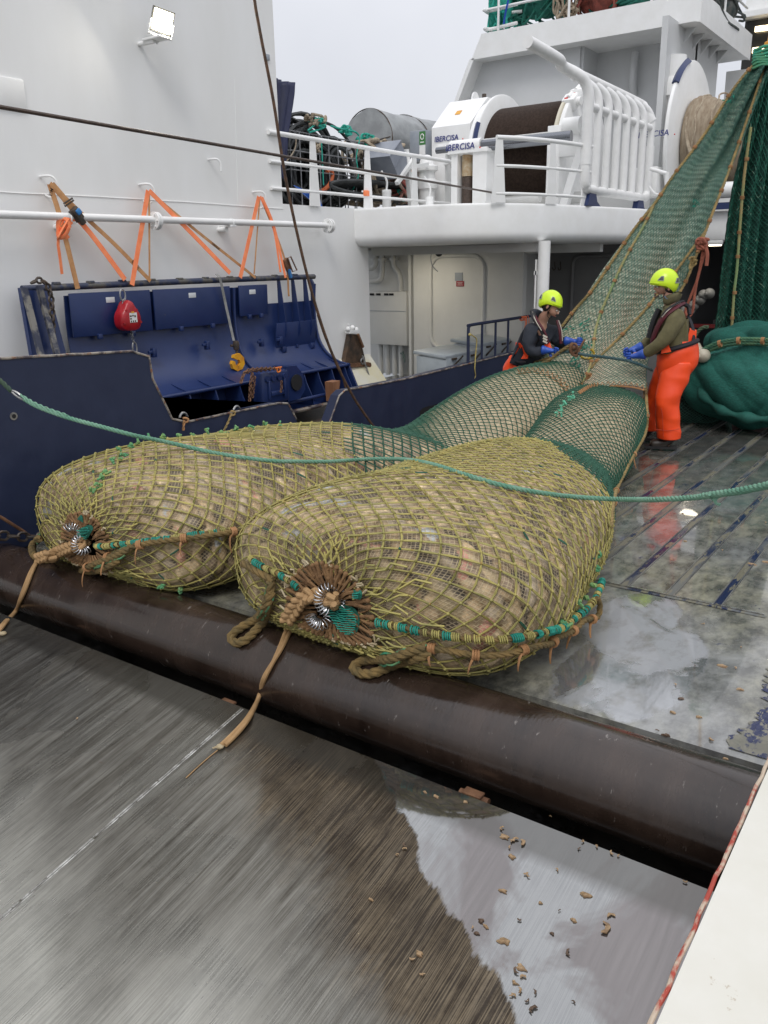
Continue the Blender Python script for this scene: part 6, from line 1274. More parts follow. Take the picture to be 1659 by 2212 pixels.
for dx in (0, 5):
    pts = [(84, 1206, 'r'), (66, 1235, 'r'), (52, 1270, 'r'), (42, 1298, 'r'), (34, 1322, '2.77'), (14, 1350, 'p'), (-2, 1370, 'p')]
    mb = MB(); mb.tube(smooth(cmr(overroll([(x+dx*math.sin(i*.9), y, s_) for i, (x, y, s_) in enumerate(pts)], .016), 8), 2), .0115, 8); build(mb, 'hanging_tail', TANR, br2)
mb = MB(); p = overroll([(8, 1372, 'p')], .012)[0]; mb.ball(p, (.022, .02, .014), 8, 6); [mb.tube([p, p+np.array((rng.normal(0, .02), -.015+rng.normal(0, .015), .006))], .003, 4) for _ in range(8)]; build(mb, 'frayed_end', TW_W, br2)
# selvedge: teal/yellow whipped seam with a thick olive rope hanging from it
def selvedge(par, tree, pts, r=.014, name='whipped_seam'):
    P = smooth(onbag(pts, tree, .02, k=8), 3); P = resamp(P, .01); g = np.random.default_rng(len(pts)); mb = MB(); n = len(P); i = 0; T = np.gradient(P, axis=0); T /= np.linalg.norm(T, axis=1)[:, None]
    mb.rope(P[::3], r, 2, n=6, mi=0)
    while i < n-3:
        k = g.integers(2, 5); mi = int(g.integers(0, 2))
        for j in range(i, min(n-1, i+k)):
            c = P[j]; u = np.cross(T[j], (0, 0, 1.)); u /= np.linalg.norm(u); w = np.cross(T[j], u); rr = r*g.uniform(1.0, 1.45)
            mb.tube([c+rr*(u*math.cos(a)+w*math.sin(a))+T[j]*.004*math.sin(a) for a in np.linspace(0, 6.28, 9)[:-1]], .0042, 4, closed=True, mi=1+mi)
        i += k+g.integers(0, 3)
    build(mb, name, [ROPE_O, TEAL, TW_Y], par)
def thickrope(par, P, r, m=None, name='selvedge_rope', ties=()):
    mb = MB(); mb.rope(P, r, 3, n=7); build(mb, name, m or ROPE_O, par)
def lashings(par, P, idx, r, tails=True, seed=1):
    g = np.random.default_rng(seed); P = resamp(P, .01); T = np.gradient(P, axis=0)
    for f in idx:
        j = int(f*(len(P)-1)); c = P[j]; t = T[j]/np.linalg.norm(T[j]); u = np.cross(t, (0, 0, 1.)); u /= np.linalg.norm(u); w = np.cross(t, u); mb = MB()
        for k in range(3): mb.tube([c+t*(k-1)*.012+r*1.25*(u*math.cos(a)+w*math.sin(a)) for a in np.linspace(0, 6.28, 11)[:-1]], .006, 5, closed=True)
        if tails:
            v = np.array((g.normal(0, .02), g.normal(-.01, .02), -.07-.05*g.random())); mb.tube(cmr([c-np.array((0, .01, 0)), c+v*.3+np.array((0, -.03, 0)), c+v*.7+np.array((0, -.035, 0)), c+v+np.array((0, -.03, 0))], 4), np.linspace(.009, .004, 13), 5, flat=.5)
        build(mb, 'lashing', LACE, par)
s1p = [(820, 1342), (850, 1348), (890, 1356), (940, 1366), (1000, 1374), (1060, 1378), (1120, 1372), (1180, 1360), (1225, 1345), (1262, 1320), (1288, 1290), (1302, 1250)]
selvedge(bagr1, T1, s1p)
r1p = [(905, 1392), (950, 1395), (1000, 1404), (1050, 1408), (1100, 1402), (1150, 1388), (1195, 1380), (1240, 1362), (1262, 1340), (1290, 1335), (1296, 1310), (1290, 1292)]
R1 = smooth(onbag(r1p, T1, .03, {'x': -1.45}, k=6), 2); thickrope(bagr1, R1, .0165); lashings(bagr1, R1, (.05, .18, .33, .52, .68, .85), .017)
selvedge(bagr1, T1, [(548, 1205), (560, 1216), (585, 1228), (610, 1240), (636, 1256), (650, 1268)], .012)
R1b = smooth(onbag([(536, 1215), (548, 1222), (572, 1235), (592, 1245), (600, 1250)], T1, .03, {'y': 3.1}, k=6), 2); thickrope(bagr1, R1b, .022)
R2 = smooth(onbag([(180, 1226), (215, 1215), (250, 1196), (300, 1176), (360, 1166), (420, 1160), (480, 1152), (530, 1144), (565, 1138)], T2, .03, {'y': 3.05}, k=6), 2); thickrope(bagr2, R2, .019); lashings(bagr2, R2, (.18, .33, .5, .68, .86), .02, seed=4)
selvedge(bagr2, T2, [(205, 1178), (240, 1178), (280, 1172), (330, 1166), (380, 1160), (430, 1153), (480, 1148), (530, 1142), (568, 1136)], .012)
# doubled strop loops (thick green/olive rope) hanging forward over the roller
def strop(pts, tree, r, lab, fall):
    r = r*1.35
    P = []
    for px, py, sf in pts:
        P.append(hit(px, py, tree, .04, fall) if sf == 'b' else overroll([(px, py, 'r')], .028)[0])
    rt = root('rope_strop', P[0], lab, 'rope loop', 'thick rope loops hanging from the bags'); P = smooth(cmr(P, 8), 3); n = len(P)
    mb = MB(); mb.rope(P, r, 3, pitch=r*5, n=8); build(mb, 'strop_rope', ROPE_O, rt)
    mb = MB(); q = resamp(P, .01)
    for k in range(int(len(q)*.02), int(len(q)*.3), 3):
        a = rng.uniform(0, 6.28); v = np.array((math.cos(a), math.sin(a)*.5, math.sin(a)))*r*1.0; mb.tube(cmr([q[k]+v, q[k+4]+v*1.2, q[min(k+9, len(q)-1)]+v*.9], 4), .006, 4)
    build(mb, 'frayed_yarn', mat('mint_yarn', (.05, .27, .15), (.15, .2, .07), 14, .85), rt); return rt
strop([(598, 1252, 'b'), (596, 1275, 'b'), (582, 1310, 'b'), (556, 1335, 'b'), (520, 1356, 'r'), (500, 1372, 'r'), (505, 1388, 'r'), (528, 1384, 'r'), (552, 1362, 'r'), (572, 1338, 'b'), (590, 1305, 'b'), (600, 1272, 'b')], T1, .019, 'thick olive rope loop hanging from the left side of the nearer bag', {'y': 2.95})
strop([(925, 1388, 'b'), (890, 1400, 'b'), (850, 1412, 'b'), (805, 1424, 'r'), (772, 1432, 'r'), (764, 1446, 'r'), (788, 1456, 'r'), (820, 1450, 'r'), (862, 1432, 'r'), (905, 1412, 'b'), (935, 1398, 'b')], T1, .0185, 'thick olive and mint rope loop lying on the roller under the nearer bag', {'y': 2.9})
strop([(290, 1180, 'b'), (260, 1196, 'b'), (225, 1212, 'b'), (190, 1222, 'r'), (178, 1232, 'r'), (200, 1234, 'r'), (235, 1222, 'b'), (268, 1205, 'b')], T2, .017, 'short olive rope loop at the gathered end of the farther bag', {'y': 2.9})
strop([(96, 1160, 'b'), (82, 1165, 'r'), (70, 1178, 'r'), (72, 1196, 'r'), (88, 1208, 'r'), (112, 1208, 'b'), (122, 1196, 'b')], T2, .02, 'thick rope loop bulging left of the gathered end of the farther bag', {'y': 2.95})
# mint knots along the top edge of the rear bag and other mint tufts
def knotseq(par, pts, tree, fall, r=.013, seed=2):
    g = np.random.default_rng(seed)
    for px, py in pts:
        c = hit(px, py, tree, .012, fall); mb = MB()
        for _ in range(5):
            q = c+g.normal(0, .007, 3); mb.tube(cmr([q, q+g.normal(0, .009, 3), q+g.normal(0, .01, 3)], 3), .008, 5)
        build(mb, 'mint_knot', TW_M, par)
knotseq(bagr2, [(322+i*31.5, 945-i*3.2+(3 if i % 2 else 0)) for i in range(10)], T2, {'x': -4.5})
knotseq(bagr2, [(300, 960), (285, 968), (270, 985), (258, 972), (245, 1000), (230, 1020), (222, 1035), (215, 1050), (205, 1062), (262, 990), (390, 1270), (430, 1285), (350, 1262)], T2, {'x': -4.5})
knotseq(bagr1, [(1292, 1200), (1288, 1230), (1280, 1262), (1268, 1290), (1250, 1305), (1215, 1342)], T1, {'x': -1.5})
# lacing where the bags join the long net
def lacing(par, pts, tree, r=.007, amp=.03):
    P = smooth(onbag(pts, tree, .02, {'y': 8.4}, k=10), 2); mb = MB(); P = resamp(P, .03); up = np.array((.0, -.2, .98))
    mb.tube([p+up*amp*(1 if i % 2 else -1) for i, p in enumerate(P)], r, 5); mb.tube(P+np.array((0, 0, amp)), r, 5); build(mb, 'zigzag_lacing', LACE, par)
# ================================================================== LONG GREEN NET hauled up to the right
def vp(px, py, y): return np.array(at(px, py, y=y))
def sheetmat(name, c1, c2, sc=60):
    m = mat(name, c1, c2, 7, .8, bump=0, contrast=.4, detail=8); t = m.node_tree; N = t.nodes; L = t.links; b = N['Principled BSDF']
    uv = N.new('ShaderNodeUVMap'); w = N.new('ShaderNodeTexVoronoi'); w.inputs['Scale'].default_value = 1; mp = N.new('ShaderNodeMapping'); mp.inputs['Scale'].default_value = (sc, sc*.45, 1); L.new(uv.outputs[0], mp.inputs[0]); L.new(mp.outputs[0], w.inputs['Vector'])
    r = N.new('ShaderNodeMapRange'); r.inputs[1].default_value = .25; r.inputs[2].default_value = .6; L.new(w.outputs['Distance'], r.inputs[0])
    old = b.inputs['Base Color'].links[0].from_socket; x = N.new('ShaderNodeMix'); x.data_type = 'RGBA'; x.blend_type = 'MULTIPLY'; x.inputs[7].default_value = (.55, .62, .6, 1)
    at_ = N.new('ShaderNodeAttribute'); at_.attribute_name = 'Col'; y = N.new('ShaderNodeMix'); y.data_type = 'RGBA'; y.blend_type = 'MULTIPLY'; y.inputs[0].default_value = 1; L.new(old, y.inputs[6]); L.new(at_.outputs['Color'], y.inputs[7])
    L.new(r.outputs[0], x.inputs[0]); L.new(y.outputs[2], x.inputs[6]); L.new(x.outputs[2], b.inputs['Base Color'])
    bp = N.new('ShaderNodeBump'); bp.inputs['Strength'].default_value = .5; bp.inputs['Distance'].default_value = .01; L.new(w.outputs['Distance'], bp.inputs['Height']); L.new(bp.outputs[0], b.inputs['Normal']); return m
class Sheet:
    def __init__(s, Lp, Rp, base, fold, bulge): s.L = np.array(Lp); s.R = np.array(Rp); s.base = base; s.fold = fold; s.bulge = bulge; s.t = np.linspace(0, 1, len(s.L))
    def col(s, A, t): return catr(np.c_[s.t, A], t)
    def __call__(s, u, v, off=0.):
        sh = np.broadcast(u, v).shape; u = np.broadcast_to(np.asarray(u, float), sh).ravel(); v = np.broadcast_to(np.asarray(v, float), sh).ravel(); v = np.clip(v, 0, 1); u = np.clip(u, 0, 1)
        L_, R_ = s.col(s.L, u), s.col(s.R, u); P = L_+(R_-L_)*v[:, None]
        if s.base is not None:
            B = catr(np.c_[np.linspace(0, 1, len(s.base)), s.base], v); L0, R0 = s.L[0], s.R[0]; P = P+(B-(L0+(R0-L0)*v[:, None]))*((1-u)**4)[:, None]
        P = P+np.array(s.bulge)*(np.sin(math.pi*v)*s.fold(u, v)[0]+s.fold(u, v)[1])[:, None]
        return (P+np.array(s.bulge)*(s.fold(u, v)[2]+off)[..., None] if np.isscalar(off) else P+np.array(s.bulge)*(s.fold(u, v)[2]+np.ravel(off))[..., None]).reshape(sh+(3,))
ys8 = [8.8, 9.25, 9.6, 9.8, 10.0, 10.25, 10.55, 10.8, 10.95]
Lp = [vp(*p, y) for p, y in zip(((1108, 800), (1160, 768), (1228, 695), (1300, 585), (1371, 490), (1451, 383), (1520, 293), (1590, 185), (1646, 118)), ys8)]
Rp = [vp(*p, y) for p, y in zip(((1393, 838), (1400, 775), (1432, 700), (1470, 625), (1522, 505), (1562, 400), (1588, 340), (1630, 230), (1668, 130)), [8.5, 9.0, 9.45, 9.7, 9.95, 10.2, 10.55, 10.8, 10.95])]
base = np.array([vp(1108, 802, 8.75), vp(1165, 806, 8.62), vp(1222, 842, 8.45), vp(1246, 856, 8.35), vp(1275, 842, 8.3), vp(1320, 832, 8.35), vp(1360, 831, 8.42), vp(1393, 838, 8.5)])
bul = np.array((.55, -.78, .3)); bul /= np.linalg.norm(bul)
def fold(u, v):
    c = .62-.25*(1-u)*.6; k = np.clip((u-.12)/.5, 0, 1)
    valley = -.12*k*np.exp(-((v-(.58+.16*u))/.1)**2)-.05*np.exp(-((v-.25)/.12)**2)*k
    rip = (.009*np.sin(u*2*math.pi*64+3*np.sin(v*5)+1.5*np.sin(u*9))*np.clip(u*6, 0, 1)*(.6+.4*np.sin(v*3)))
    cro = -.12*np.exp(-((v-.47)/.06)**2)*np.exp(-(u/.12)**2)
    return (.10*np.clip(u*4, 0, 1), valley+cro+.02*np.sin(v*14+u*8), rip)
SH = Sheet(Lp, Rp, base, fold, bul)
ln = root('long_net', (-3, 9.6, .4), 'long green trawl net hauled steeply up to the top right from the two bags', 'net')
nu, nv = 640, 110; U, V_ = np.meshgrid(np.linspace(0, 1, nu), np.linspace(0, 1, nv), indexing='ij'); P = SH(U, V_, -.012)
f = np.clip((U-.05)/.5, 0, 1)[..., None]; g_ = np.clip((U-.5)/.5, 0, 1)[..., None]; colr = np.array((2.5, 1.55, 1.4))*(1-f)+np.array((1.25, 1.15, 1.15))*f; colr = colr*(1-.2*g_)*.97
st = np.exp(-((V_-.45-.1*np.sin(U*4))/.13)**2)[..., None]*.45*(1-g_*.6); colr = colr*(1+st*np.array((.9, .3, .25)))
SHM = sheetmat('green_net_cloth', (.31, .40, .32), (.23, .35, .28))
gridmesh('net_cloth', P, SHM, ln, uv=np.stack([U*4.6, V_*1.3], -1), col=colr)
TW_S = mat('net_green_twine', (.045, .13, .10), (.07, .19, .145), 9, .75); TW_L = mat('light_green_twine', (.1, .26, .19), (.2, .3, .2), 9, .8)
misS = lambda u, rn, th: np.where(rn < .14, 1, 0)
V, F, M_ = twines(SH, 150, 27, 0, 1, .0034, 0, misS, .008, per=False, th_span=1, knots=False, segs=1, jit=.05, seed=3); meshfrom('net_twine', V, F, M_, [TW_S, TW_L], ln)
DTEAL = mat('teal_repair', (.02, .3, .2), (.01, .2, .14), 30, .8)
mb = MB(); g = np.random.default_rng(4)
for (px, py, n_, s_) in ((1255, 735, 14, 10), (1262, 750, 14, 9), (1240, 790, 12, 8), (1225, 812, 10, 8), (1268, 715, 8, 7), (1210, 715, 5, 10), (1500, 440, 4, 4), (1575, 225, 5, 3)):
    for _ in range(n_):
        x, y = px+g.normal(0, s_), py+g.normal(0, s_*1.6); q = vp(x, y, 9.0+.9*np.clip((800-y)/400, 0, 1)); 
        d = ray(x, y); uv_ = None
        # nearest sheet point to the ray
        SHP = P.reshape(-1, 3) if _ == 0 and False else None
        w = P.reshape(-1, 3)-CAMP; dist = np.linalg.norm(np.cross(w, d), axis=1); c = P.reshape(-1, 3)[np.argmin(dist)]+bul*.03
        mb.tube(cmr([c, c+g.normal(0, .02, 3), c+g.normal(0, .03, 3)+np.array((0, 0, -.02))], 3), .005, 4)
build(mb, 'repair_twine', DTEAL, ln)
Pf = P.reshape(-1, 3)
def onsheet(px, py, off=.02):
    d = ray(px, py); w = Pf-CAMP; dist = np.linalg.norm(np.cross(w, d), axis=1); t = np.dot(w, d); dist = dist+.02*(t-t.min()); return CAMP+d*(t[np.argmin(dist)]-off*1.2)
SROPE = mat('sandy_rope', (.33, .23, .09), (.2, .15, .06), 12, .85, bump=.4); MROPE = mat('mint_sandy_rope', (.2, .3, .13), (.36, .27, .12), 5, .85, bump=.4)
def sheetrope(pts, r, m, nm, ties=8, off=.02, seed=1):
    Q = cmr([(*p, 0) for p in pts], 5)[:, :2]; R_ = smooth([onsheet(x, y, off) for x, y in Q], 3); mb = MB(); mb.rope(R_, r, 3, n=6); build(mb, nm, m, ln); lashings(ln, R_, np.linspace(.06, .95, ties), r, tails=False, seed=seed); return R_
sheetrope([(1650, 118), (1590, 183), (1520, 294), (1451, 384), (1417, 437), (1371, 493), (1325, 560), (1280, 626), (1243, 667), (1213, 706)], .018, SROPE, 'border_rope', 11)
sheetrope([(1411, 447), (1389, 491), (1347, 564), (1322, 620), (1302, 665), (1286, 713), (1280, 769), (1272, 800), (1262, 821), (1245, 843)], .016, MROPE, 'inner_rope', 7)
sheetrope([(1524, 500), (1490, 545), (1462, 583), (1425, 628), (1395, 668), (1336, 731), (1298, 769), (1278, 795)], .016, SROPE, 'inner_rope', 5)
sheetrope([(1650, 150), (1620, 240), (1584, 344), (1562, 403), (1542, 453), (1524, 501), (1503, 555), (1485, 601), (1468, 632)], .016, SROPE, 'border_rope', 8)
mb = MB(); c = onsheet(1243, 850, .06); tangle(mb, c, (.05, .04, .06), 8, .016, 61, 5); build(mb, 'big_knot', ROPE_O, ln)
mb = MB()
for px, py in ((1238, 862), (1230, 872), (1222, 880), (1215, 892), (1208, 903)): tangle(mb, hit(px, py, T1, .04, {'y': 7.9}), (.025, .02, .03), 3, .008, px, 4)
build(mb, 'mint_cord', mat('pale_mint_cord', (.2, .55, .38), (.1, .4, .25), 14, .8), ln)
mb = MB(); c = onsheet(1270, 815, .04); tangle(mb, c, (.03, .03, .07), 7, .009, 71, 5); build(mb, 'orange_knot', LACE, ln)
mb = MB(); 
for k in range(7): c = np.array(Lp[-1])*.5+np.array(Rp[-1])*.5+np.array((0, -.06, -.1+.03*k)); mb.tube([c+np.array((.13*math.cos(a), .08*math.sin(a), .01*math.sin(3*a+k))) for a in np.linspace(0, 6.28, 16)[:-1]], .016, 6, closed=True)
build(mb, 'choker_rope', mat('choker_green', (.03, .3, .2), (.1, .3, .15), 12, .8), ln)
top = (np.array(Lp[-1])+np.array(Rp[-1]))/2
mb = MB(); mb.tube([top+np.array((0, 0, .1)), top+np.array((.04, .1, .9)), top+np.array((.1, .3, 3))], .02, 8); mb.box(top+np.array((0, 0, .12)), (.08, .08, .08), bev=.02); build(mb, 'hoisting_wire', YELLOW, ln)
# zigzag lacing seams at the mouth of both bags
def zig(par, pts, tree, amp, r=.007):
    Q = cmr([(*p, 0) for p in pts], 8)[:, :2]; P_ = []
    for x, y in Q:
        d = ray(x, y); h = tree.ray_cast(Vector(CAMP), Vector(d), 40); t1 = h[3] if h[0] is not None else 99; t2 = np.linalg.norm(onsheet(x, y, 0)-CAMP); P_.append(CAMP+d*(min(t1, t2)-.03 if t1 < 50 else t2-.03))
    P_ = smooth(P_, 4); R_ = resamp(P_, .028); T = np.gradient(R_, axis=0); w = np.cross(T, -ray(*pts[len(pts)//2])); w /= np.linalg.norm(w, axis=1)[:, None]; mb = MB()
    mb.tube([p+w[i]*amp*(1 if i % 2 else -1) for i, p in enumerate(R_)], r, 5); mb.tube(R_+w*amp, r*1.2, 5); build(mb, 'zigzag_lacing', LACE, par)
zig(ln, [(1118, 802), (1150, 799), (1180, 806), (1205, 818), (1222, 834), (1230, 850)], T2, .028)
zig(ln, [(1252, 850), (1275, 836), (1300, 830), (1335, 829), (1370, 832), (1393, 838)], T1, .024)
# rope down the right edge of the nearer lobe
E1 = [(1393, 817), (1395, 840), (1397, 870), (1398, 900), (1396, 930), (1388, 950), (1376, 970), (1360, 1000), (1343, 1034), (1330, 1062), (1323, 1095), (1319, 1140)]
def edgehit(px, py, tree):
    for k in range(40):
        d = ray(px-k*1.0, py); h = tree.ray_cast(Vector(CAMP), Vector(d), 40)
        if h[0] is not None: return CAMP+ray(px, py)*(h[3]-.01)
    return at(px, py, z=.1)
ER = smooth([edgehit(x, y, T1) for x, y in cmr([(*p, 0) for p in E1], 5)[:, :2]], 4); mb = MB(); mb.rope(ER, .0165, 3, n=6); build(mb, 'side_rope', SROPE, bagr1); lashings(bagr1, ER, np.linspace(.08, .95, 8), .0165, tails=True, seed=12)
# tan rope from under the crouching worker along the far lobe
mb = MB(); Q = [(1098, 812), (1110, 800), (1130, 789), (1160, 782), (1185, 774), (1205, 765)]; mb.rope(smooth([onsheet(x, y, .05) for x, y in cmr([(*p, 0) for p in Q], 5)[:, :2]], 3), .017, 3); build(mb, 'lifting_rope', ROPE_O, ln)

# ------------------------------------------------------------------ dark green net hanging at the right and its heap
dn = root('hanging_net', (-2.3, 11, 1), 'dark green net curtain hanging down at the right edge with a rope seam', 'net')
Ld = [vp(*p, 10.9) for p in ((1650, 160), (1612, 275), (1582, 388), (1568, 467), (1560, 536), (1553, 600), (1549, 660), (1536, 750), (1530, 800))]
Rd = [vp(*p, 10.9) for p in ((1690, 150), (1730, 275), (1745, 388), (1745, 467), (1745, 536), (1745, 600), (1745, 683), (1745, 760), (1745, 800))]
def foldd(u, v): return (.0*u, .07*np.sin(v*21+2*u)*(.3+.7*u)+.04*np.sin(v*47+5*u), .006*np.sin(u*150+4*np.sin(v*9)))
SD = Sheet(Ld, Rd, None, foldd, np.array((.58, -.81, 0)))
U, V_ = np.meshgrid(np.linspace(0, 1, 200), np.linspace(0, 1, 120), indexing='ij'); st = np.clip(np.sin(V_*11+.6), 0, 1)[..., None]**2; col = np.array((.55, .75, .75))*(1-st*.7)+np.array((2.2, 1.2, 1.1))*st*.7
DNM = sheetmat('dark_green_cloth', (.035, .12, .088), (.02, .085, .065), 48); gridmesh('net_cloth', SD(U, V_, -.015), DNM, dn, uv=np.stack([U*3.5, V_*1.5], -1), col=col)
V, F, M_ = twines(SD, 110, 30, 0, 1, .0042, 0, lambda u, rn, th: np.where(rn < .04, 1, 0), .012, per=False, th_span=1, knots=False, segs=2, jit=.08, seed=9); meshfrom('net_twine', V, F, M_, [mat('deep_green_twine', (.008, .09, .06), (.02, .15, .1), 9, .75), TW_L], dn)
mb = MB(); mb.rope([vp(*p, 10.72) for p in ((1622, 275), (1610, 360), (1603, 430), (1598, 494), (1592, 579), (1586, 630), (1583, 672), (1580, 716))], .017, 3); build(mb, 'seam_rope', MROPE, dn); 
lashings(dn, [vp(*p, 10.72) for p in ((1622, 275), (1603, 430), (1592, 579), (1583, 672), (1580, 716))], (.15, .33, .5, .62, .8, .93), .017, False, 7)
# soft heap on the deck
class Heap:
    def __init__(s, c, r, seed, amp=.05): s.c = np.array(c); s.r = np.array(r); s.g = np.random.default_rng(seed); s.w = [(s.g.normal(0, 1, 3)*np.array((2.6, 2.6, 1.0)), s.g.uniform(0, 6.28), amp*s.g.uniform(.4, 1)) for _ in range(9)]
    def __call__(s, u, th, off=0.):
        sh = np.broadcast(u, th).shape; ph = np.broadcast_to(np.asarray(u, float), sh).ravel()*math.pi; t = np.broadcast_to(np.asarray(th, float), sh).ravel(); n = np.stack([np.sin(ph)*np.cos(t), np.sin(ph)*np.sin(t), np.cos(ph)], 1)
        P = n*s.r; P[:, 2] = np.sign(P[:, 2])*np.abs(P[:, 2]/s.r[2])**.8*s.r[2]
        for k, o, a in s.w: P = P+n*(a*np.abs(np.sin(P@(k*1.6)+o+2*np.sin(P@k[::-1])))[:, None]-a*.5)
        P = P+n*(np.ravel(off)[:, None] if not np.isscalar(off) else off); P[:, 2] = np.maximum(P[:, 2], -s.c[2]+.005); return (P+s.c).reshape(sh+(3,))
hpr = root('net_heap', (-2.2, 10.3, 0), 'big soft heap of fine teal green netting lying on the deck at the right edge', 'net heap')
def heapobj(c, r, seed, m, nm, tw=False, amp=.05, mt=None):
    H_ = Heap(c, r, seed, amp); U, V_ = np.meshgrid(np.linspace(.0, 1, 160), np.linspace(0, 2*math.pi, 260, endpoint=False), indexing='ij'); gridmesh(nm, H_(U, V_), m, hpr, per_v=True, uv=np.stack([U*3, V_*.5], -1), col=np.ones(U.shape+(3,)))
    if tw: V, F, M_ = twines(H_, 60, 60, .02, .98, .004, 0, lambda u, rn, th: 0*rn.astype(int), .006, knots=False, segs=1, jit=.1, seed=seed); meshfrom('net_twine', V, F, M_, [mt], hpr)
HM = sheetmat('teal_fine_netting', (.015, .17, .13), (.01, .125, .1), 130)
heapobj(at(1640, 828, y=10.35), (.80, .55, .40), 5, HM, 'fine_netting', amp=.055); heapobj(at(1690, 742, y=10.75), (.80, .4, .20), 6, HM, 'fine_netting')
heapobj(at(1500, 858, y=10.75), (.42, .5, .30), 7, sheetmat('dark_teal_netting', (.01, .06, .045), (.006, .035, .03), 60), 'dark_netting', True, mt=TW_S)
mb = MB()
c = at(1640, 850, y=9.95)
mb.tube(cmr([vp(*p, y) for p, y in (((1510, 800), 10.1), ((1518, 850), 9.95), ((1560, 885), 9.85), ((1620, 903), 9.8), ((1700, 905), 9.8))], 10), [.05+.02*math.sin(i*.7) for i in range(41)], 14); build(mb, 'folded_hem', mat('teal_hem', (.012, .11, .085), (.008, .08, .06), 9, .8, bump=.4), hpr)
mb = MB()
for k in range(3): mb.rope([vp(px, py+k*6-4, 9.95+.05*k) for px, py in ((1518, 758), (1545, 745), (1575, 738), (1610, 735), (1660, 737), (1700, 738))], .017, 3, n=6)
build(mb, 'rope_bundle', mat('green_rope', (.03, .14, .09), (.1, .2, .1), 9, .8, bump=.3), hpr); lashings(hpr, [vp(px, py, 9.93) for px, py in ((1545, 745), (1575, 738), (1610, 735), (1660, 737))], (.1, .45, .9), .03, False, 3)
mb = MB(); mb.rope([vp(*p, 10.6) for p in ((1497, 752), (1498, 735), (1506, 718), (1518, 708), (1530, 706))], .024, 3, n=7); tag(build(mb, 'rope_bight', mat('grey_green_rope', (.12, .17, .1), (.08, .12, .07), 9, .85, bump=.3)), 'grey green rope bight standing up beside the net heap behind the right worker', 'rope')
for i, (px, py, y) in enumerate(((1499, 752, 10.1), (1518, 768, 9.95), (1508, 763, 10.05))): floatball(vp(px, py, y), .085, ('upper cream ball float directly behind the waist of the right worker', 'cream ball float resting lowest on the teal net heap behind the worker', 'cream ball float wedged between the two others on the net heap')[i], 'cream floats on the net heap')
# red-brown rope hank hung on the net edge
RR_ = mat('red_brown_rope', (.33, .1, .06), (.22, .07, .045), 12, .85, bump=.4); hk_ = root('rope_hank', vp(1513, 527, 9.7), 'red brown rope knotted on the net edge with a long hanging loop', 'rope')
mb = MB(); mb.rope([vp(*p, 9.72) for p in ((1520, 530), (1518, 545), (1507, 601), (1490, 645), (1481, 670), (1486, 686), (1496, 672), (1500, 640), (1507, 600), (1521, 550), (1523, 530))], .016, 3, n=6); build(mb, 'hanging_loop', RR_, hk_)
mb = MB(); tangle(mb, vp(1514, 527, 9.7), (.06, .05, .05), 8, .018, 80, 6); mb.tube(cmr([vp(1524, 532, 9.68), vp(1528, 550, 9.68), vp(1526, 574, 9.68)], 5), .02, 6); build(mb, 'rope_knot', RR_, hk_)
mb = MB(); tangle(mb, vp(1498, 568, 9.65), (.04, .03, .06), 6, .01, 82, 5); tag(build(mb, 'frayed_tuft', SROPE), 'frayed tan rope tuft on the net edge below the red brown rope', 'rope')
# ================================================================== PEOPLE
def skin(name, J, E_, m, parent=None, sub=2, rootj=None, disp=0, org=None, seed=0, smoothf=False):
    """continuous skinned figure: J name -> (point, radius or (rx, ry)); E_ pairs of names"""
    names = list(J); me = bpy.data.meshes.new(name); c = np.array(ORG[parent] if parent is not None else org, float)
    me.from_pydata([tuple(np.array(J[n][0], float)-c) for n in names], [(names.index(a), names.index(b)) for a, b in E_], [])
    o = bpy.data.objects.new(name, me); COL.objects.link(o); sm = o.modifiers.new('s', 'SKIN'); sv = me.skin_vertices[0].data
    for i, n in enumerate(names):
        r = J[n][1]; kf = {'hoodie': 1.24, 'jacket': 1.26, 'bib_trousers': 1.16, 'hood': 1.3, 'collar': 1.3, 'boot': 1.25, 'glove': 1.25, 'finger': 1.2, 'thumb': 1.2}.get(name, 1.0); sv[i].radius = (r*kf, r*kf) if np.isscalar(r) else (r[0]*kf, r[1]*kf); sv[i].use_root = (n == (rootj or names[0]))
    sm.use_smooth_shade = True; sm.branch_smoothing = .4
    ss = o.modifiers.new('d', 'SUBSURF'); ss.levels = sub; ss.render_levels = sub
    bpy.context.view_layer.update(); dg = bpy.context.evaluated_depsgraph_get(); m2 = bpy.data.meshes.new_from_object(o.evaluated_get(dg)); bpy.data.objects.remove(o); m2.name = name
    if disp:
        n_ = len(m2.vertices); co = np.empty(n_*3, np.float32); no = np.empty(n_*3, np.float32); m2.vertices.foreach_get('co', co); m2.vertices.foreach_get('normal', no); co = co.reshape(-1, 3); no = no.reshape(-1, 3); g = np.random.default_rng(seed); h = np.zeros(n_)
        for _ in range(7): k = g.normal(0, 1, 3)*22; k[2] *= 1.6; h += (1-2*np.abs(np.sin(co@k*.5+g.uniform(0, 6)+1.5*np.sin(co@k[::-1]*.3))))*g.uniform(.4, 1)
        co = co+no*(h*disp/3)[:, None]; m2.vertices.foreach_set('co', co.ravel())
    m2.materials.clear(); m2.materials.append(m); m2.polygons.foreach_set('material_index', [0]*len(m2.polygons)); m2.polygons.foreach_set('use_smooth', [True]*len(m2.polygons)); o = bpy.data.objects.new(name, m2); COL.objects.link(o)
    if parent is not None: o.parent = parent
    else: o.location = c
    ORG[o] = c; return o
def upright(p0):
    """pixel -> point on the upright plane through p0 that faces the camera, moved off metres away from the camera"""
    h = np.array((p0[0]-CAMP[0], p0[1]-CAMP[1], 0)); h /= np.linalg.norm(h)
    def f(px, py, off=0.): d = ray(px, py); return CAMP+d*((np.dot(np.array(p0)-CAMP, h)+off)/np.dot(d, h))
    return f, h, np.array((h[1], -h[0], 0))     # away from camera, picture right
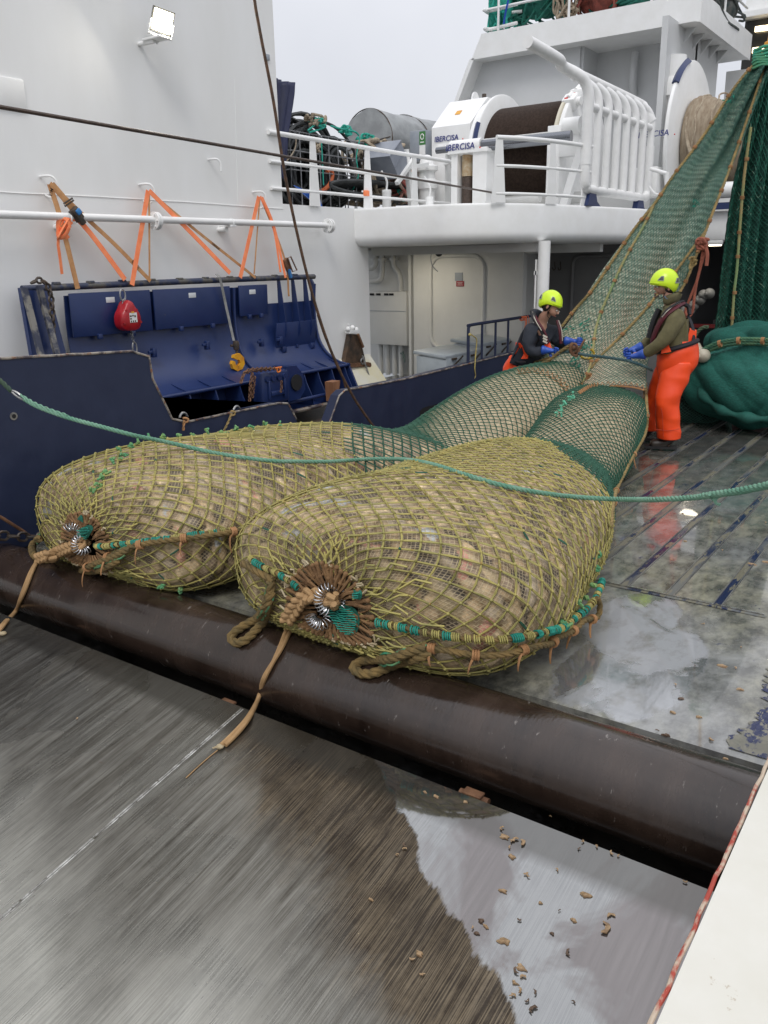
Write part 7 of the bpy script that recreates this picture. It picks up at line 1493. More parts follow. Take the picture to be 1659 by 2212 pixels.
SKIN = mat('weathered_skin', (.5, .28, .2), (.42, .22, .15), 12, .5); HAIRM = mat('dark_hair', (.02, .015, .012), rough=.7)
HELM = mat('fluo_yellow_helmet', (.62, .86, .02), (.58, .8, .02), 10, .35, coat=.2); VENT = mat('helmet_vent', (.06, .065, .06), rough=.5); RIMG = mat('helmet_vent_rim', (.3, .32, .3), rough=.4)
OILS = mat('orange_oilskin', (.95, .085, .012), (.8, .06, .01), 5, .42, bump=.15, bscale=9, contrast=.5); OLIVE = mat('olive_fleece', (.13, .115, .055), (.10, .088, .043), 14, .95, bump=.4, bscale=90)
NAVYJ = mat('dark_navy_jacket', (.009, .013, .022), (.016, .02, .03), 8, .8, bump=.2); VEST = mat('maroon_vest', (.1, .008, .018), (.06, .006, .012), 8, .6); VESTB = mat('black_vest_lining', (.015, .015, .018), rough=.7); REFL = mat('reflective_tape', (.55, .5, .42), rough=.4)
GLOVE = mat('blue_rubber_glove', (.02, .085, .42), (.015, .06, .33), 12, .35, bump=.1); BOOT = mat('wet_rubber_boot', (.025, .02, .018), (.05, .04, .03), 14, .3); BELT = mat('black_belt', (.01, .01, .015), rough=.7)
def helmet(par, c, fwd, up, R_, side=1):
    fwd = np.array(fwd, float); fwd /= np.linalg.norm(fwd); up = np.array(up, float); up = up-fwd*np.dot(up, fwd); up /= np.linalg.norm(up); rt = np.cross(fwd, up)
    def S(a, e, k=1.0):  # azimuth from front, elevation
        ce, se = math.cos(e), math.sin(e); x = ce*math.cos(a); y = ce*math.sin(a); f = R_*(1.12+.05*math.cos(a))*k; brim = .06*R_*max(0, 1-abs(e+.1)*3)*max(0, math.cos(a))**.5 if math.cos(a) > 0 else 0
        return c+fwd*(x*(f+brim))+rt*(y*R_*.92*k)+up*(se*R_*(1.14)*k)
    rows = [-.42+.0*j for j in range(1)]; N_, Mx = 36, 14; V = []
    for i in range(Mx):
        for j in range(N_):
            a = 2*math.pi*j/N_; lo = -.22 if math.cos(a) > .2 else (-.22-.42*min(1, (.2-math.cos(a))/.9)); e = lo+(math.pi/2-.02-lo)*(i/(Mx-1)); V.append(S(a, e, 1-.05*(i == 0)))
    F = [(i*N_+j, i*N_+(j+1) % N_, (i+1)*N_+(j+1) % N_, (i+1)*N_+j) for i in range(Mx-1) for j in range(N_)]+[tuple((Mx-1)*N_+j for j in range(N_))]
    V2 = [c+(v-c)*.93 for v in V[:N_]]; V += V2; k = Mx*N_; F += [(j, k+j, k+(j+1) % N_, (j+1) % N_) for j in range(N_)]+[tuple(k+j for j in range(N_))]
    mb = MB(); mb.add(V, F); h = build(mb, 'helmet', HELM, par, ang=60)
    for sgn in (-1, 1):
        for a0, a1, e0, e1 in ((.75, 1.15, .12, .42), (2.0, 2.45, .05, .4)):
            mb = MB(); q = [(a0, e0), (a1, e0+.02), (a1-.05+(.1 if a0 > 1.5 else 0), e1), (a0+.18, e1-.02)]
            P = []
            for kk in range(4):
                for t in np.linspace(0, 1, 4)[:-1]: P.append(S(sgn*(q[kk][0]+(q[(kk+1) % 4][0]-q[kk][0])*t), q[kk][1]+(q[(kk+1) % 4][1]-q[kk][1])*t, 1.03))
            cc = np.mean(P, 0); cc = cc+(cc-c)*.03; mb.add([cc]+P, [(0, 1+i, 1+(i+1) % len(P)) for i in range(len(P))]); build(mb, 'helmet_vent', VENT, h, smooth=False)
            mb = MB(); mb.tube(P, .0035, 4, closed=True); build(mb, 'vent_rim', RIMG, h)
    mb = MB(); mb.tube([S(a, -.08 if math.cos(a) > 0 else -.3, 1.005) for a in np.linspace(-.9, .9, 12)], .005, 5); build(mb, 'brim_edge', HELM, h); return h
def head_parts(par, c, fwd, up, R_, beard=True):
    fwd = np.array(fwd, float); fwd /= np.linalg.norm(fwd); up = np.array(up, float); up = up-fwd*np.dot(up, fwd); up /= np.linalg.norm(up); rt = np.cross(fwd, up)
    L_ = lambda f, r_, u: c+fwd*f*R_+rt*r_*R_+up*u*R_
    RM_ = np.stack([fwd, rt, up], 1)
    for s_ in (-1, 1):
        mb = MB(); mb.ball(L_(.86, .33*s_, .0), (.035*R_*3, .05*R_*3, .035*R_*3), 8, 6, R=RM_); build(mb, 'eye', mat('eye_white', (.5, .48, .45), rough=.3) if s_ < 0 else bpy.data.materials['eye_white'], par)
        mb = MB(); mb.ball(L_(.95, .33*s_, .0), .045*R_, 6, 5); build(mb, 'iris', HAIRM, par)
        mb = MB(); mb.tube([L_(.93, .15*s_, .17), L_(.93, .33*s_, .21), L_(.84, .52*s_, .15)], .045*R_, 5); build(mb, 'eyebrow', HAIRM, par)
        mb = MB(); mb.ball(L_(-.08, .86*s_, -.12), (.14*R_, .07*R_, .24*R_), 10, 8, R=RM_); build(mb, 'ear', SKIN, par)
    mb = MB(); mb.tube([L_(.86, -.26, -.62), L_(.96, 0, -.60), L_(.86, .26, -.62)], .045*R_, 6); build(mb, 'mouth', mat('lip', (.3, .1, .08), rough=.5), par)
    mb = MB(); mb.ball(L_(-.36, 0, -.0), (R_*.76, R_*.90, R_*.80), 16, 12, R=RM_); build(mb, 'hair', HAIRM, par)
    if beard:
        mb = MB(); mb.tube([L_(.62, -.6, -.62), L_(.80, -.3, -.9), L_(.86, 0, -.98), L_(.80, .3, -.9), L_(.62, .6, -.62)], [.06*R_, .08*R_, .1*R_, .08*R_, .06*R_], 6); build(mb, 'beard', mat('stubble', (.14, .09, .07), rough=.9), par)
    mb = MB(); mb.tube([L_(.0, .84, .3), L_(.1, .86, -.3), L_(.3, .6, -.95), L_(.45, 0, -1.15), L_(.3, -.6, -.95), L_(.1, -.86, -.3), L_(0, -.84, .3)], .03*R_, 5); build(mb, 'chin_strap', BELT, par)
def bodyJ(c, fwd, up, R_, neckb):
    fwd = np.array(fwd, float); fwd /= np.linalg.norm(fwd); up = np.array(up, float); up = up-fwd*np.dot(up, fwd); up /= np.linalg.norm(up); L_ = lambda f, u: c+fwd*f*R_+up*u*R_
    return {'neckb': (neckb, .07), 'neck': (neckb*.35+L_(-.15, -.95)*.65, .062), 'skull': (L_(-.02, .15), (R_*.92, R_*.86)), 'crown': (L_(-.05, .7), (R_*.6, R_*.6)), 'face': (L_(.38, -.25), (R_*.56, R_*.52)), 'chin': (L_(.52, -.80), (R_*.34, R_*.28)), 'nose': (L_(.90, -.14), R_*.15), 'nose2': (L_(1.10, -.26), R_*.12)}, [('neckb', 'neck'), ('neck', 'skull'), ('skull', 'crown'), ('skull', 'face'), ('face', 'chin'), ('face', 'nose'), ('nose', 'nose2')]
def hand(par, wrist, palm_dir, across, curl, L_=.19, name='glove', m=None, side=1):
    """gloved hand: palm, four bent fingers of unequal length and a thumb from the side of the palm"""
    d = np.array(palm_dir, float); d /= np.linalg.norm(d); a = np.array(across, float); a = a-d*np.dot(a, d); a /= np.linalg.norm(a); n = np.cross(d, a)*curl; s = L_/.19
    J = {'cuff': (wrist-d*.075*s, .050*s), 'cuff2': (wrist-d*.03*s, .042*s), 'wrist': (wrist, .032*s), 'palm': (wrist+d*.045*s, (.044*s, .024*s)), 'knuckles': (wrist+d*.085*s, (.043*s, .020*s))}
    E_ = [('cuff', 'cuff2'), ('cuff2', 'wrist'), ('wrist', 'palm'), ('palm', 'knuckles')]
    g = skin(name, J, E_, m or GLOVE, par, 2, 'cuff', disp=.002, seed=3)
    for i, (off, ln_) in enumerate(((-.034, .92), (-.012, 1.05), (.011, 1.0), (.032, .8))):
        b = wrist+d*.080*s+a*off*s; l = .030*ln_*s; p1 = b+d*l+n*.006*s; p2 = p1+(d*.55+n*.83)*l; p3 = p2+(-d*.25+n*.95)*l*.8
        skin('finger', {'b': (b-d*.012, .0115*s), 'p1': (p1, .0112*s), 'p2': (p2, .0105*s), 'p3': (p3, .009*s)}, [('b', 'p1'), ('p1', 'p2'), ('p2', 'p3')], m or GLOVE, g, 1)
    b = wrist+d*.03*s-a*.036*s*side; t1 = b+(d*.5-a*.6*side+n*.5)*.04*s; t2 = t1+(d*.7-a*.05*side+n*.6)*.035*s
    skin('thumb', {'b': (b+a*.01*side, .014*s), 't1': (t1, .0135*s), 't2': (t2, .0115*s)}, [('b', 't1'), ('t1', 't2')], m or GLOVE, g, 1)
# ---------- right worker
p0 = np.array(at(1440, 968, z=0)); f, aw, rt_ = upright(p0); fw_ = -rt_*.93-aw*.05; fw_ /= np.linalg.norm(fw_); UP = np.array((0, 0, 1.))
hc = f(1436, 619); HR = .105; hf = -rt_*.92-aw*.38; J, E_ = bodyJ(hc, hf, UP+hf*.0, HR, f(1450, 656))
near, far = -.17, .17
J.update({'chest': (f(1449, 694), (.10, .08)), 'waist': (f(1456, 738), (.09, .08)), 'pelvis': (f(1458, 775), (.10, .09)),
 'shn': (f(1462, 680, near+.04), .04), 'eln': (f(1434, 735, near-.06), .045), 'wrn': (f(1385, 765, near+.02), .032), 'shf': (f(1446, 680, far-.04), .04), 'elf': (f(1416, 728, far+.02), .045), 'wrf': (f(1378, 752, .04), .032),
 'hipn': (f(1462, 790, -.1), .09), 'knn': (f(1440, 868, -.12), .065), 'ann': (f(1446, 955, -.1), .045), 'hipf': (f(1452, 790, .12), .09), 'knf': (f(1414, 862, .2), .065), 'anf': (f(1402, 932, .28), .045),
 'hdn': (f(1366, 768, near+.06), .035), 'hdf': (f(1360, 758, .03), .035), 'ftn': (f(1420, 968, -.1), .04), 'ftf': (f(1385, 940, .3), .04)})
E_ += [('pelvis', 'waist'), ('waist', 'chest'), ('chest', 'neckb'), ('chest', 'shn'), ('shn', 'eln'), ('eln', 'wrn'), ('wrn', 'hdn'), ('chest', 'shf'), ('shf', 'elf'), ('elf', 'wrf'), ('wrf', 'hdf'), ('pelvis', 'hipn'), ('hipn', 'knn'), ('knn', 'ann'), ('ann', 'ftn'), ('pelvis', 'hipf'), ('hipf', 'knf'), ('knf', 'anf'), ('anf', 'ftf')]
m1 = skin('person', J, E_, SKIN, None, 2, 'pelvis', org=p0); tag(m1, 'standing worker in olive hoodie, orange bib trousers and yellow helmet, pulling the rope', 'person', 'workers in yellow helmets')
head_parts(m1, hc, hf, UP, HR); helmet(m1, hc+UP*.035-hf*0, hf+UP*.10, UP, .128)
skin('hoodie', {'hem': (f(1461, 775), (.15, .13)), 'waist': (f(1458, 738), (.175, .15)), 'chest': (f(1451, 696), (.19, .165)), 'neck': (f(1449, 656), (.115, .11)),
 'sn': (f(1464, 677, near+.02), .085), 'un': (f(1455, 706, near-.04), .078), 'en': (f(1432, 738, near-.07), .066), 'fn': (f(1405, 757, near-.02), .054), 'wn': (f(1391, 765, near+.02), .046),
 'sf': (f(1444, 677, far-.02), .085), 'ef': (f(1416, 728, far+.02), .064), 'ff': (f(1396, 744, .1), .052), 'wf': (f(1386, 749, .05), .046)},
 [('hem', 'waist'), ('waist', 'chest'), ('chest', 'neck'), ('chest', 'sn'), ('sn', 'un'), ('un', 'en'), ('en', 'fn'), ('fn', 'wn'), ('chest', 'sf'), ('sf', 'ef'), ('ef', 'ff'), ('ff', 'wf')], OLIVE, m1, 3, 'waist', disp=.007, seed=5)
skin('hood', {'a': (f(1432, 650, -.02), .05), 'b': (f(1448, 648, -.075), .05), 'c': (f(1464, 646, -.02), .052), 'd': (f(1462, 646, .06), .05), 'e': (f(1446, 648, .085), .05), 'g': (f(1466, 632, .0), .04)}, [('a', 'b'), ('b', 'c'), ('c', 'd'), ('d', 'e'), ('c', 'g')], OLIVE, m1, 2, 'c', disp=.006, seed=6)
def loft(mb, pts, rads, seed=0, amp=.012, n=28, rt=None, aw=None, vert=True):
    """garment tube: stations with half widths (picture right, away), wrinkled"""
    P = cmr(pts, 10); R_ = cmr([(a, b, 0) for a, b in rads], 10); g = np.random.default_rng(seed); L = np.r_[0, np.cumsum(np.linalg.norm(np.diff(P, axis=0), axis=1))]; ws = [(g.uniform(9, 30), g.integers(1, 5), g.uniform(0, 6.28), g.uniform(-22, 22)) for _ in range(6)]
    an = np.arange(n)*2*math.pi/n; V = []
    for p, r_, l in zip(P, R_, L):
        h = sum((1-2*abs(math.sin(f_*l*.5+o)))*np.cos(k*an+o+q*l) for f_, k, o, q in ws)*amp/3
        V.append(p+(r_[0]+h)[:, None]*np.cos(an)[:, None]*rt+(r_[1]+h)[:, None]*np.sin(an)[:, None]*aw)
    k = len(P); V = np.array(V).reshape(-1, 3); mb.add(V, [(i*n+j, i*n+(j+1) % n, (i+1)*n+(j+1) % n, (i+1)*n+j) for i in range(k-1) for j in range(n)]+[tuple(range(n))[::-1], tuple((k-1)*n+j for j in range(n))])
mb = MB(); loft(mb, [f(1465, 735), f(1466, 755), f(1462, 785), f(1454, 815)], [(.185, .17), (.20, .185), (.205, .185), (.15, .15)], 1, .012, rt=rt_, aw=aw)
loft(mb, [f(1468, 780, -.04), f(1458, 812, -.07), f(1447, 845, -.10), f(1440, 872, -.12), f(1443, 905, -.11), f(1444, 928, -.1), f(1444, 946, -.1)], [(.14, .14), (.15, .145), (.138, .135), (.122, .125), (.118, .12), (.12, .125), (.118, .125)], 2, .014, rt=rt_, aw=aw)
loft(mb, [f(1448, 790, .06), f(1432, 825, .12), f(1418, 862, .17), f(1409, 895, .22), f(1403, 928, .27)], [(.13, .13), (.125, .125), (.11, .11), (.105, .11), (.1, .11)], 3, .014, rt=rt_, aw=aw); build(mb, 'bib_trousers', OILS, m1, ang=0)
mb = MB(); cb = f(1461, 748); mb.tube([cb+rt_*.195*math.cos(a)+aw*.185*math.sin(a)+UP*(.06*math.cos(a)) for a in np.linspace(0, 2*math.pi, 33)[:-1]], .026, 8, closed=True, flat=1.0); build(mb, 'belt', BELT, m1)
mb = MB(); P = [f(1490, 712, -.1), f(1505, 716, -.06), f(1503, 735, -.06), f(1496, 790, -.07), f(1486, 800, -.12), f(1482, 740, -.14)]; mb.prism(P, aw*.22); build(mb, 'bib_flap', OILS, m1)
mb = MB(); mb.prism([f(1430, 745, -.2), f(1436, 730, -.2), f(1443, 742, -.22), f(1450, 760, -.23), f(1428, 764, -.21)], aw*.02); build(mb, 'bib_corner', OILS, m1)
mb = MB(); mb.tube(cmr([f(1486, 682, .02), f(1494, 700, -.02), f(1499, 722, -.06), f(1497, 742, -.1)], 6), .022, 6, flat=.4); build(mb, 'brace_strap', BELT, m1)
mb = MB(); mb.tube(cmr([f(1428, 880, -.235), f(1431, 900, -.24), f(1433, 945, -.235)], 5), .003, 4); mb.tube(cmr([f(1418, 928, -.22), f(1445, 930, -.235), f(1470, 926, -.2)], 5), .003, 4); build(mb, 'leg_seam', mat('dark_orange_seam', (.5, .04, .01), rough=.6), m1)
# life vest: collar and front lobes
mb = MB(); mb.tube(cmr([f(1474, 655, -.02), f(1462, 662, -.14), f(1440, 678, -.2), f(1424, 700, -.18), f(1412, 728, -.14), f(1408, 745, -.1)], 7), .036, 8, flat=.6); build(mb, 'vest_lobe', VEST, m1)
mb = MB(); mb.tube(cmr([f(1476, 650, -.02), f(1462, 655, -.15), f(1441, 669, -.225), f(1428, 686, -.2)], 7), .016, 6, flat=.6); mb.tube(cmr([f(1424, 668, .05), f(1412, 695, .03), f(1402, 730, .02)], 6), .05, 8, flat=.6); mb.tube(cmr([f(1472, 655, -.04), f(1486, 662, .02), f(1490, 680, .0)], 5), .022, 6); build(mb, 'vest_lining', VESTB, m1)
mb = MB(); mb.tube(cmr([f(1470, 654, -.1), f(1455, 661, -.19), f(1441, 672, -.235), f(1430, 685, -.215)], 6), .006, 4); build(mb, 'reflective_piping', REFL, m1)
for a_, t_, o_ in (((1452, 962), (1412, 969), -.1), ((1404, 940), (1378, 946), .28)):
    A = f(*a_, o_); B = f(*t_, o_)+fw_*.05; A[2] = .075; B[2] = .06
    skin('boot', {'leg': (A+UP*.10, .06), 'heel': (A, (.055, .05)), 'mid': ((A+B)/2+UP*.002, (.048, .044)), 'toe': (B, (.05, .035))}, [('leg', 'heel'), ('heel', 'mid'), ('mid', 'toe')], BOOT, m1, 2, 'heel')
    mb = MB(); t = (B-A)/np.linalg.norm(B-A); mb.beam(A-t*.05+np.array((0, 0, -.045)), B+t*.04+np.array((0, 0, -.028)), .10, .028); build(mb, 'boot_sole', BLACK, m1)
hand(m1, f(1380, 767, near+.03), f(1340, 775, -.1)-f(1380, 767, near+.03), UP+aw*.2, 1, .205, side=-1)
hand(m1, f(1374, 753, .03), f(1338, 764, .0)-f(1374, 753, .03), UP-aw*.2, -1, .2, side=1)
mb = MB(); mb.tube(cmr([f(1450, 642, -.08), f(1442, 645, -.08), f(1436, 640, -.06)], 5), .014, 6, flat=.5); build(mb, 'neck_gaiter', mat('blue_grey_cloth', (.12, .16, .22), rough=.8), m1)
# ---------- left worker, bent over the far lobe
q0 = np.array(at(1128, 850, y=9.12)); q0 = np.array((-4.45, 9.0, 0)); f2, aw2, rt2 = upright(q0)
fd = rt2*.80-aw2*.45; hc2 = f2(1192, 664, -.14); hf2 = rt2*.72-aw2*.45-UP*.42; up2 = UP+rt2*.5; HR2 = .105
J, E_ = bodyJ(hc2, hf2, up2, HR2, f2(1172, 688, -.06))
J.update({'pelvis': (f2(1126, 808), (.10, .09)), 'waist': (f2(1136, 766, -.0), (.09, .08)), 'chest': (f2(1164, 720, -.04), (.10, .08)),
 'shn': (f2(1152, 712, -.18), .04), 'eln': (f2(1140, 758, -.26), .045), 'wrn': (f2(1178, 758, -.34), .032), 'shf': (f2(1190, 716, .04), .04), 'elf': (f2(1206, 744, .05), .045), 'wrf': (f2(1228, 738, -.12), .032), 'hdn': (f2(1196, 757, -.34), .035), 'hdf': (f2(1244, 735, -.15), .035),
 'hipn': (f2(1122, 822, -.1), .09), 'knn': (f2(1128, 905, -.1), .065), 'ann': (f2(1116, 975, -.05), .045), 'ftn': (f2(1136, 985, -.1), .04), 'hipf': (f2(1130, 820, .1), .09), 'knf': (f2(1136, 900, .1), .065), 'anf': (f2(1126, 965, .1), .045), 'ftf': (f2(1146, 975, .05), .04)})
E_ += [('pelvis', 'waist'), ('waist', 'chest'), ('chest', 'neckb'), ('chest', 'shn'), ('shn', 'eln'), ('eln', 'wrn'), ('wrn', 'hdn'), ('chest', 'shf'), ('shf', 'elf'), ('elf', 'wrf'), ('wrf', 'hdf'), ('pelvis', 'hipn'), ('hipn', 'knn'), ('knn', 'ann'), ('ann', 'ftn'), ('pelvis', 'hipf'), ('hipf', 'knf'), ('knf', 'anf'), ('anf', 'ftf')]
m2_ = skin('person', J, E_, SKIN, None, 2, 'pelvis', org=q0); tag(m2_, 'bent over worker in dark navy jacket and yellow helmet, holding the hook by the railing', 'person', 'workers in yellow helmets')
head_parts(m2_, hc2, hf2, up2, HR2, beard=False); helmet(m2_, hc2+UP*.04-hf2*.03, hf2+UP*.25, up2, .126)
skin('jacket', {'hem': (f2(1126, 798), (.15, .13)), 'waist': (f2(1138, 762), (.175, .15)), 'chest': (f2(1163, 720, -.03), (.19, .17)), 'neck': (f2(1170, 688, -.05), (.12, .11)),
 'sn': (f2(1150, 708, -.18), .088), 'un': (f2(1143, 732, -.25), .08), 'en': (f2(1143, 760, -.28), .07), 'fn': (f2(1160, 762, -.32), .06), 'wn': (f2(1176, 758, -.34), .05),
 'sf': (f2(1196, 712, .04), .085), 'ef': (f2(1207, 742, .04), .066), 'wf': (f2(1222, 739, -.1), .05)},
 [('hem', 'waist'), ('waist', 'chest'), ('chest', 'neck'), ('chest', 'sn'), ('sn', 'un'), ('un', 'en'), ('en', 'fn'), ('fn', 'wn'), ('chest', 'sf'), ('sf', 'ef'), ('ef', 'wf')], NAVYJ, m2_, 3, 'waist', disp=.007, seed=15)
mb = MB(); loft(mb, [f2(1134, 768, -.02), f2(1126, 785, 0), f2(1121, 808), f2(1122, 830)], [(.17, .17), (.19, .18), (.195, .18), (.15, .15)], 4, .012, rt=rt2, aw=aw2)
loft(mb, [f2(1118, 812, -.05), f2(1124, 870, -.1), f2(1128, 905, -.1), f2(1118, 970, -.06)], [(.14, .14), (.13, .13), (.12, .12), (.115, .12)], 5, .014, rt=rt2, aw=aw2)
loft(mb, [f2(1128, 812, .06), f2(1136, 870, .1), f2(1136, 905, .1), f2(1128, 962, .1)], [(.13, .13), (.12, .12), (.11, .11), (.11, .11)], 6, .014, rt=rt2, aw=aw2); build(mb, 'bib_trousers', OILS, m2_, ang=0)
mb = MB(); mb.prism([f2(1114, 740, -.1), f2(1124, 742, -.2), f2(1142, 764, -.26), f2(1140, 775, -.24), f2(1112, 775, -.15)], aw2*.05); mb.prism([f2(1176, 745, -.22), f2(1188, 740, -.22), f2(1192, 752, -.24), f2(1178, 756, -.24)], aw2*.03); build(mb, 'bib_flap', OILS, m2_)
mb = MB(); mb.tube(cmr([f2(1110, 776, -.14), f2(1120, 782, -.22), f2(1136, 782, -.24)], 5), .022, 6, flat=.5); build(mb, 'belt', BELT, m2_)
mb = MB(); mb.tube(cmr([f2(1150, 672, -.1), f2(1156, 690, -.22), f2(1172, 716, -.27), f2(1180, 742, -.26)], 7), .034, 8, flat=.6); build(mb, 'vest_lobe', VESTB, m2_)
mb = MB(); mb.tube(cmr([f2(1154, 676, -.13), f2(1162, 694, -.26), f2(1177, 718, -.31), f2(1185, 742, -.3)], 7), .012, 6); mb.tube(cmr([f2(1204, 692, -.12), f2(1210, 716, -.18), f2(1212, 742, -.18)], 7), .022, 6, flat=.6); build(mb, 'vest_edge', VEST, m2_)
mb = MB(); mb.tube(cmr([f2(1150, 674, -.14), f2(1157, 692, -.26), f2(1170, 714, -.31)], 6), .006, 4); mb.tube(cmr([f2(1207, 692, -.15), f2(1213, 712, -.2), f2(1215, 736, -.2)], 6), .005, 4); build(mb, 'reflective_piping', REFL, m2_)
for k in range(3):
    mb = MB(); a = f2(1173, 724+k*6, -.32); b = f2(1182, 729+k*6, -.32); mb.beam(a, b, .02, .022, up=aw2); build(mb, 'reflective_patch', REFL, m2_)
skin('collar', {'a': (f2(1160, 680, -.14), .04), 'b': (f2(1150, 676, -.04), .042), 'c': (f2(1158, 676, .06), .04), 'd': (f2(1176, 684, .08), .035)}, [('a', 'b'), ('b', 'c'), ('c', 'd')], NAVYJ, m2_, 2, 'b')
hand(m2_, f2(1182, 757, -.36), f2(1225, 760, -.38)-f2(1182, 757, -.36), UP-aw2*.2, 1, .2, side=1)
hand(m2_, f2(1232, 737, -.14), f2(1262, 738, -.2)-f2(1232, 737, -.14), UP+aw2*.2, -1, .2, side=1)
for a_ in ((-.06, 1), (.1, 2)):
    A = f2(1120, 975, a_[0]); A[2] = .06; B = A+fd*.16; B[2] = .045; skin('boot', {'leg': (A+UP*.1, .06), 'heel': (A, .052), 'toe': (B, (.05, .035))}, [('leg', 'heel'), ('heel', 'toe')], BOOT, m2_, 2, 'heel')
# rope with hook between the two men
mb = MB(); P = [f2(1205, 762, -.42), f2(1228, 760, -.44), f2(1250, 764, -.46)]+[f(1275, 768, -.22), f(1310, 772, -.22), f(1345, 777, -.22), f(1372, 784, -.22), f(1395, 793, -.2), f(1408, 800, -.1)]
mb.rope(P, .0165, 3, n=7); tag(build(mb, 'pulling_rope', mat('dark_teal_rope', (.02, .06, .07), (.05, .1, .1), 12, .7, bump=.3)), 'dark blue green rope held taut between the two workers hands', 'rope')
mb = MB(); P = [f2(1166, 788, -.45), f2(1186, 778, -.46), f2(1204, 764, -.46), f2(1222, 752, -.45), f2(1238, 742, -.44)]; mb.rope(P, .02, 3, n=7); tag(build(mb, 'hook_rope', ROPE_O), 'worn tan rope with eye held by the bent over worker above the net', 'rope')
mb = MB(); c = f2(1240, 752, -.46); mb.tube(cmr([f2(1236, 742, -.46), f2(1232, 752, -.46), f2(1236, 764, -.46), f2(1246, 768, -.46), f2(1250, 758, -.46), f2(1258, 742, -.46), f2(1264, 733, -.46)], 5), np.linspace(.022, .01, 31), 8); mb.ball(c, .03, 8, 6); mb.tube([c+np.array((.04*math.cos(a), 0, .05*math.sin(a))) for a in np.linspace(0, 6.28, 14)[:-1]], .012, 6, closed=True)
tag(build(mb, 'rusty_hook', RUST), 'rusty brown hook in the gloved hands of the bent over worker', 'hook')
mb = MB(); c = f2(1268, 764, -.42); mb.tube([c+rt2*.075*math.cos(a)+UP*.055*math.sin(a) for a in np.linspace(math.pi*.9, math.pi*2.35, 20)], .014, 8); tag(build(mb, 'yellow_ring', mat('worn_yellow_ring', (.4, .28, .02), (.03, .025, .02), 14, .5, contrast=.1)), 'worn yellow and black steel ring joining the ropes between the workers', 'ring')
# ================================================================== FOREGROUND ROPE
pts = [(-520, 590), (-240, 706), (-30, 806), (0, 822), (25, 845), (52, 862), (85, 880), (146, 902), (220, 922), (292, 941), (365, 956), (473, 980), (580, 995), (640, 997), (713, 997), (776, 993), (835, 991), (889, 994), (945, 1006), (1001, 1024), (1060, 1042), (1114, 1055), (1170, 1065), (1226, 1072), (1300, 1077), (1372, 1079), (1414, 1079), (1493, 1075), (1544, 1068), (1600, 1060), (1659, 1048), (1700, 1040), (1900, 990)]
Q = cmr([(*p, 0) for p in pts], 4)[:, :2]; ds = []; 
def hd(x, y):
    out = 99
    for T_ in (T1, T2):
        h = T_.ray_cast(Vector(CAMP), Vector(ray(x, y)), 40)
        if h[0] is not None: out = min(out, h[3])
    return out
xs_ = Q[:, 0]; hx = np.array([hd(*q) for q in Q]); d0 = np.linalg.norm(at(0, 822, x=-5.1)-CAMP)
anch = [(-40, d0+.1), (0, d0), (292, d0-.55), (473, 5.15), (640, 5.1), (800, 5.0), (900, 4.95), (1001, 4.85), (1114, 4.75), (1226, 4.7), (1320, 4.6), (1414, 4.35), (1544, 3.9), (1659, 3.5), (1720, 3.3)]
base_d = np.interp(xs_, [a[0] for a in anch], [a[1] for a in anch]); dd = np.where(hx < 50, hx-.028, base_d); dd = np.where(hx > 50, base_d, dd)
for _ in range(14): dd[1:-1] = (dd[:-2]+2*dd[1:-1]+dd[2:])/4
dd = np.minimum(dd, hx-.024)
for _ in range(3): dd[1:-1] = (dd[:-2]+2*dd[1:-1]+dd[2:])/4
P = np.array([CAMP+ray(*q)*d for q, d in zip(Q, dd)])
FR = mat('mint_grey_rope', (.10, .25, .17), (.17, .32, .23), 9, .8, bump=.35, spots=(.14, .12, .09), sscale=24, sthr=.64)
fr = root('guide_rope', P[40], 'long mint green twisted rope sagging across the whole picture over both bags', 'rope')
mb = MB(); k = np.searchsorted(xs_, 1540); k0 = np.searchsorted(xs_, 45); mb.rope(P[k0:k+2], .0145, 3, pitch=.085, n=7); build(mb, 'rope_run', FR, fr)
mb = MB(); mb.rope(P[k-2:], .017, 3, pitch=.1, n=7); build(mb, 'spliced_end', FR, fr)
mb = MB(); k1 = np.searchsorted(xs_, 150); mb.rope(P[k0-1:k1]+np.array((0, 0, .012)), .012, 2, n=6); build(mb, 'eye_splice', FR, fr)
mb = MB(); tangle(mb, P[k]+np.array((0, 0, -.01)), (.02, .02, .018), 5, .007, 91, 4); mb.tube(cmr([P[k], P[k]+np.array((.01, -.01, -.035)), P[k]+np.array((.03, -.01, -.04))], 4), .007, 5); build(mb, 'splice_knot', FR, fr)
mb = MB(); a, b = P[np.searchsorted(xs_, 22)], P[np.searchsorted(xs_, 50)]; t = b-a; w = np.array((0, 0, 1.)); mb.tube([a+t*(.5+.5*math.cos(an))+w*.014*math.sin(an) for an in np.linspace(0, 6.28, 20)[:-1]], .007, 6, closed=True); build(mb, 'steel_link', STEEL, fr)
mb = MB(); mb.rope(P[:np.searchsorted(xs_, 26)], .016, 3); build(mb, 'dark_tail', mat('dark_green_rope', (.03, .06, .04), (.05, .08, .05), 10, .85, bump=.3), fr)
# small lashings on the pad eyes of the aft bulwark
for (pts_, lb) in ((((500, 893), (496, 905), (490, 918), (484, 930)), 'short tan rope tied to the forward pad eye of the blue bulwark'), (((398, 908), (397, 918), (396, 930)), 'rusty lashing on the aft pad eye of the blue bulwark')):
    mb = MB(); mb.rope([at(*p, x=XB+.03) for p in pts_], .012, 2); c = at(*pts_[0], x=XB+.0); mb.tube([c+np.array((.02*math.cos(a), .03*math.cos(a), .02*math.sin(a))) for a in np.linspace(0, 6, 10)], .010, 5); tag(build(mb, 'lashing_rope', SROPE if pts_[0][0] == 500 else LACE), lb, 'rope', 'lashings on the bulwark eyes')
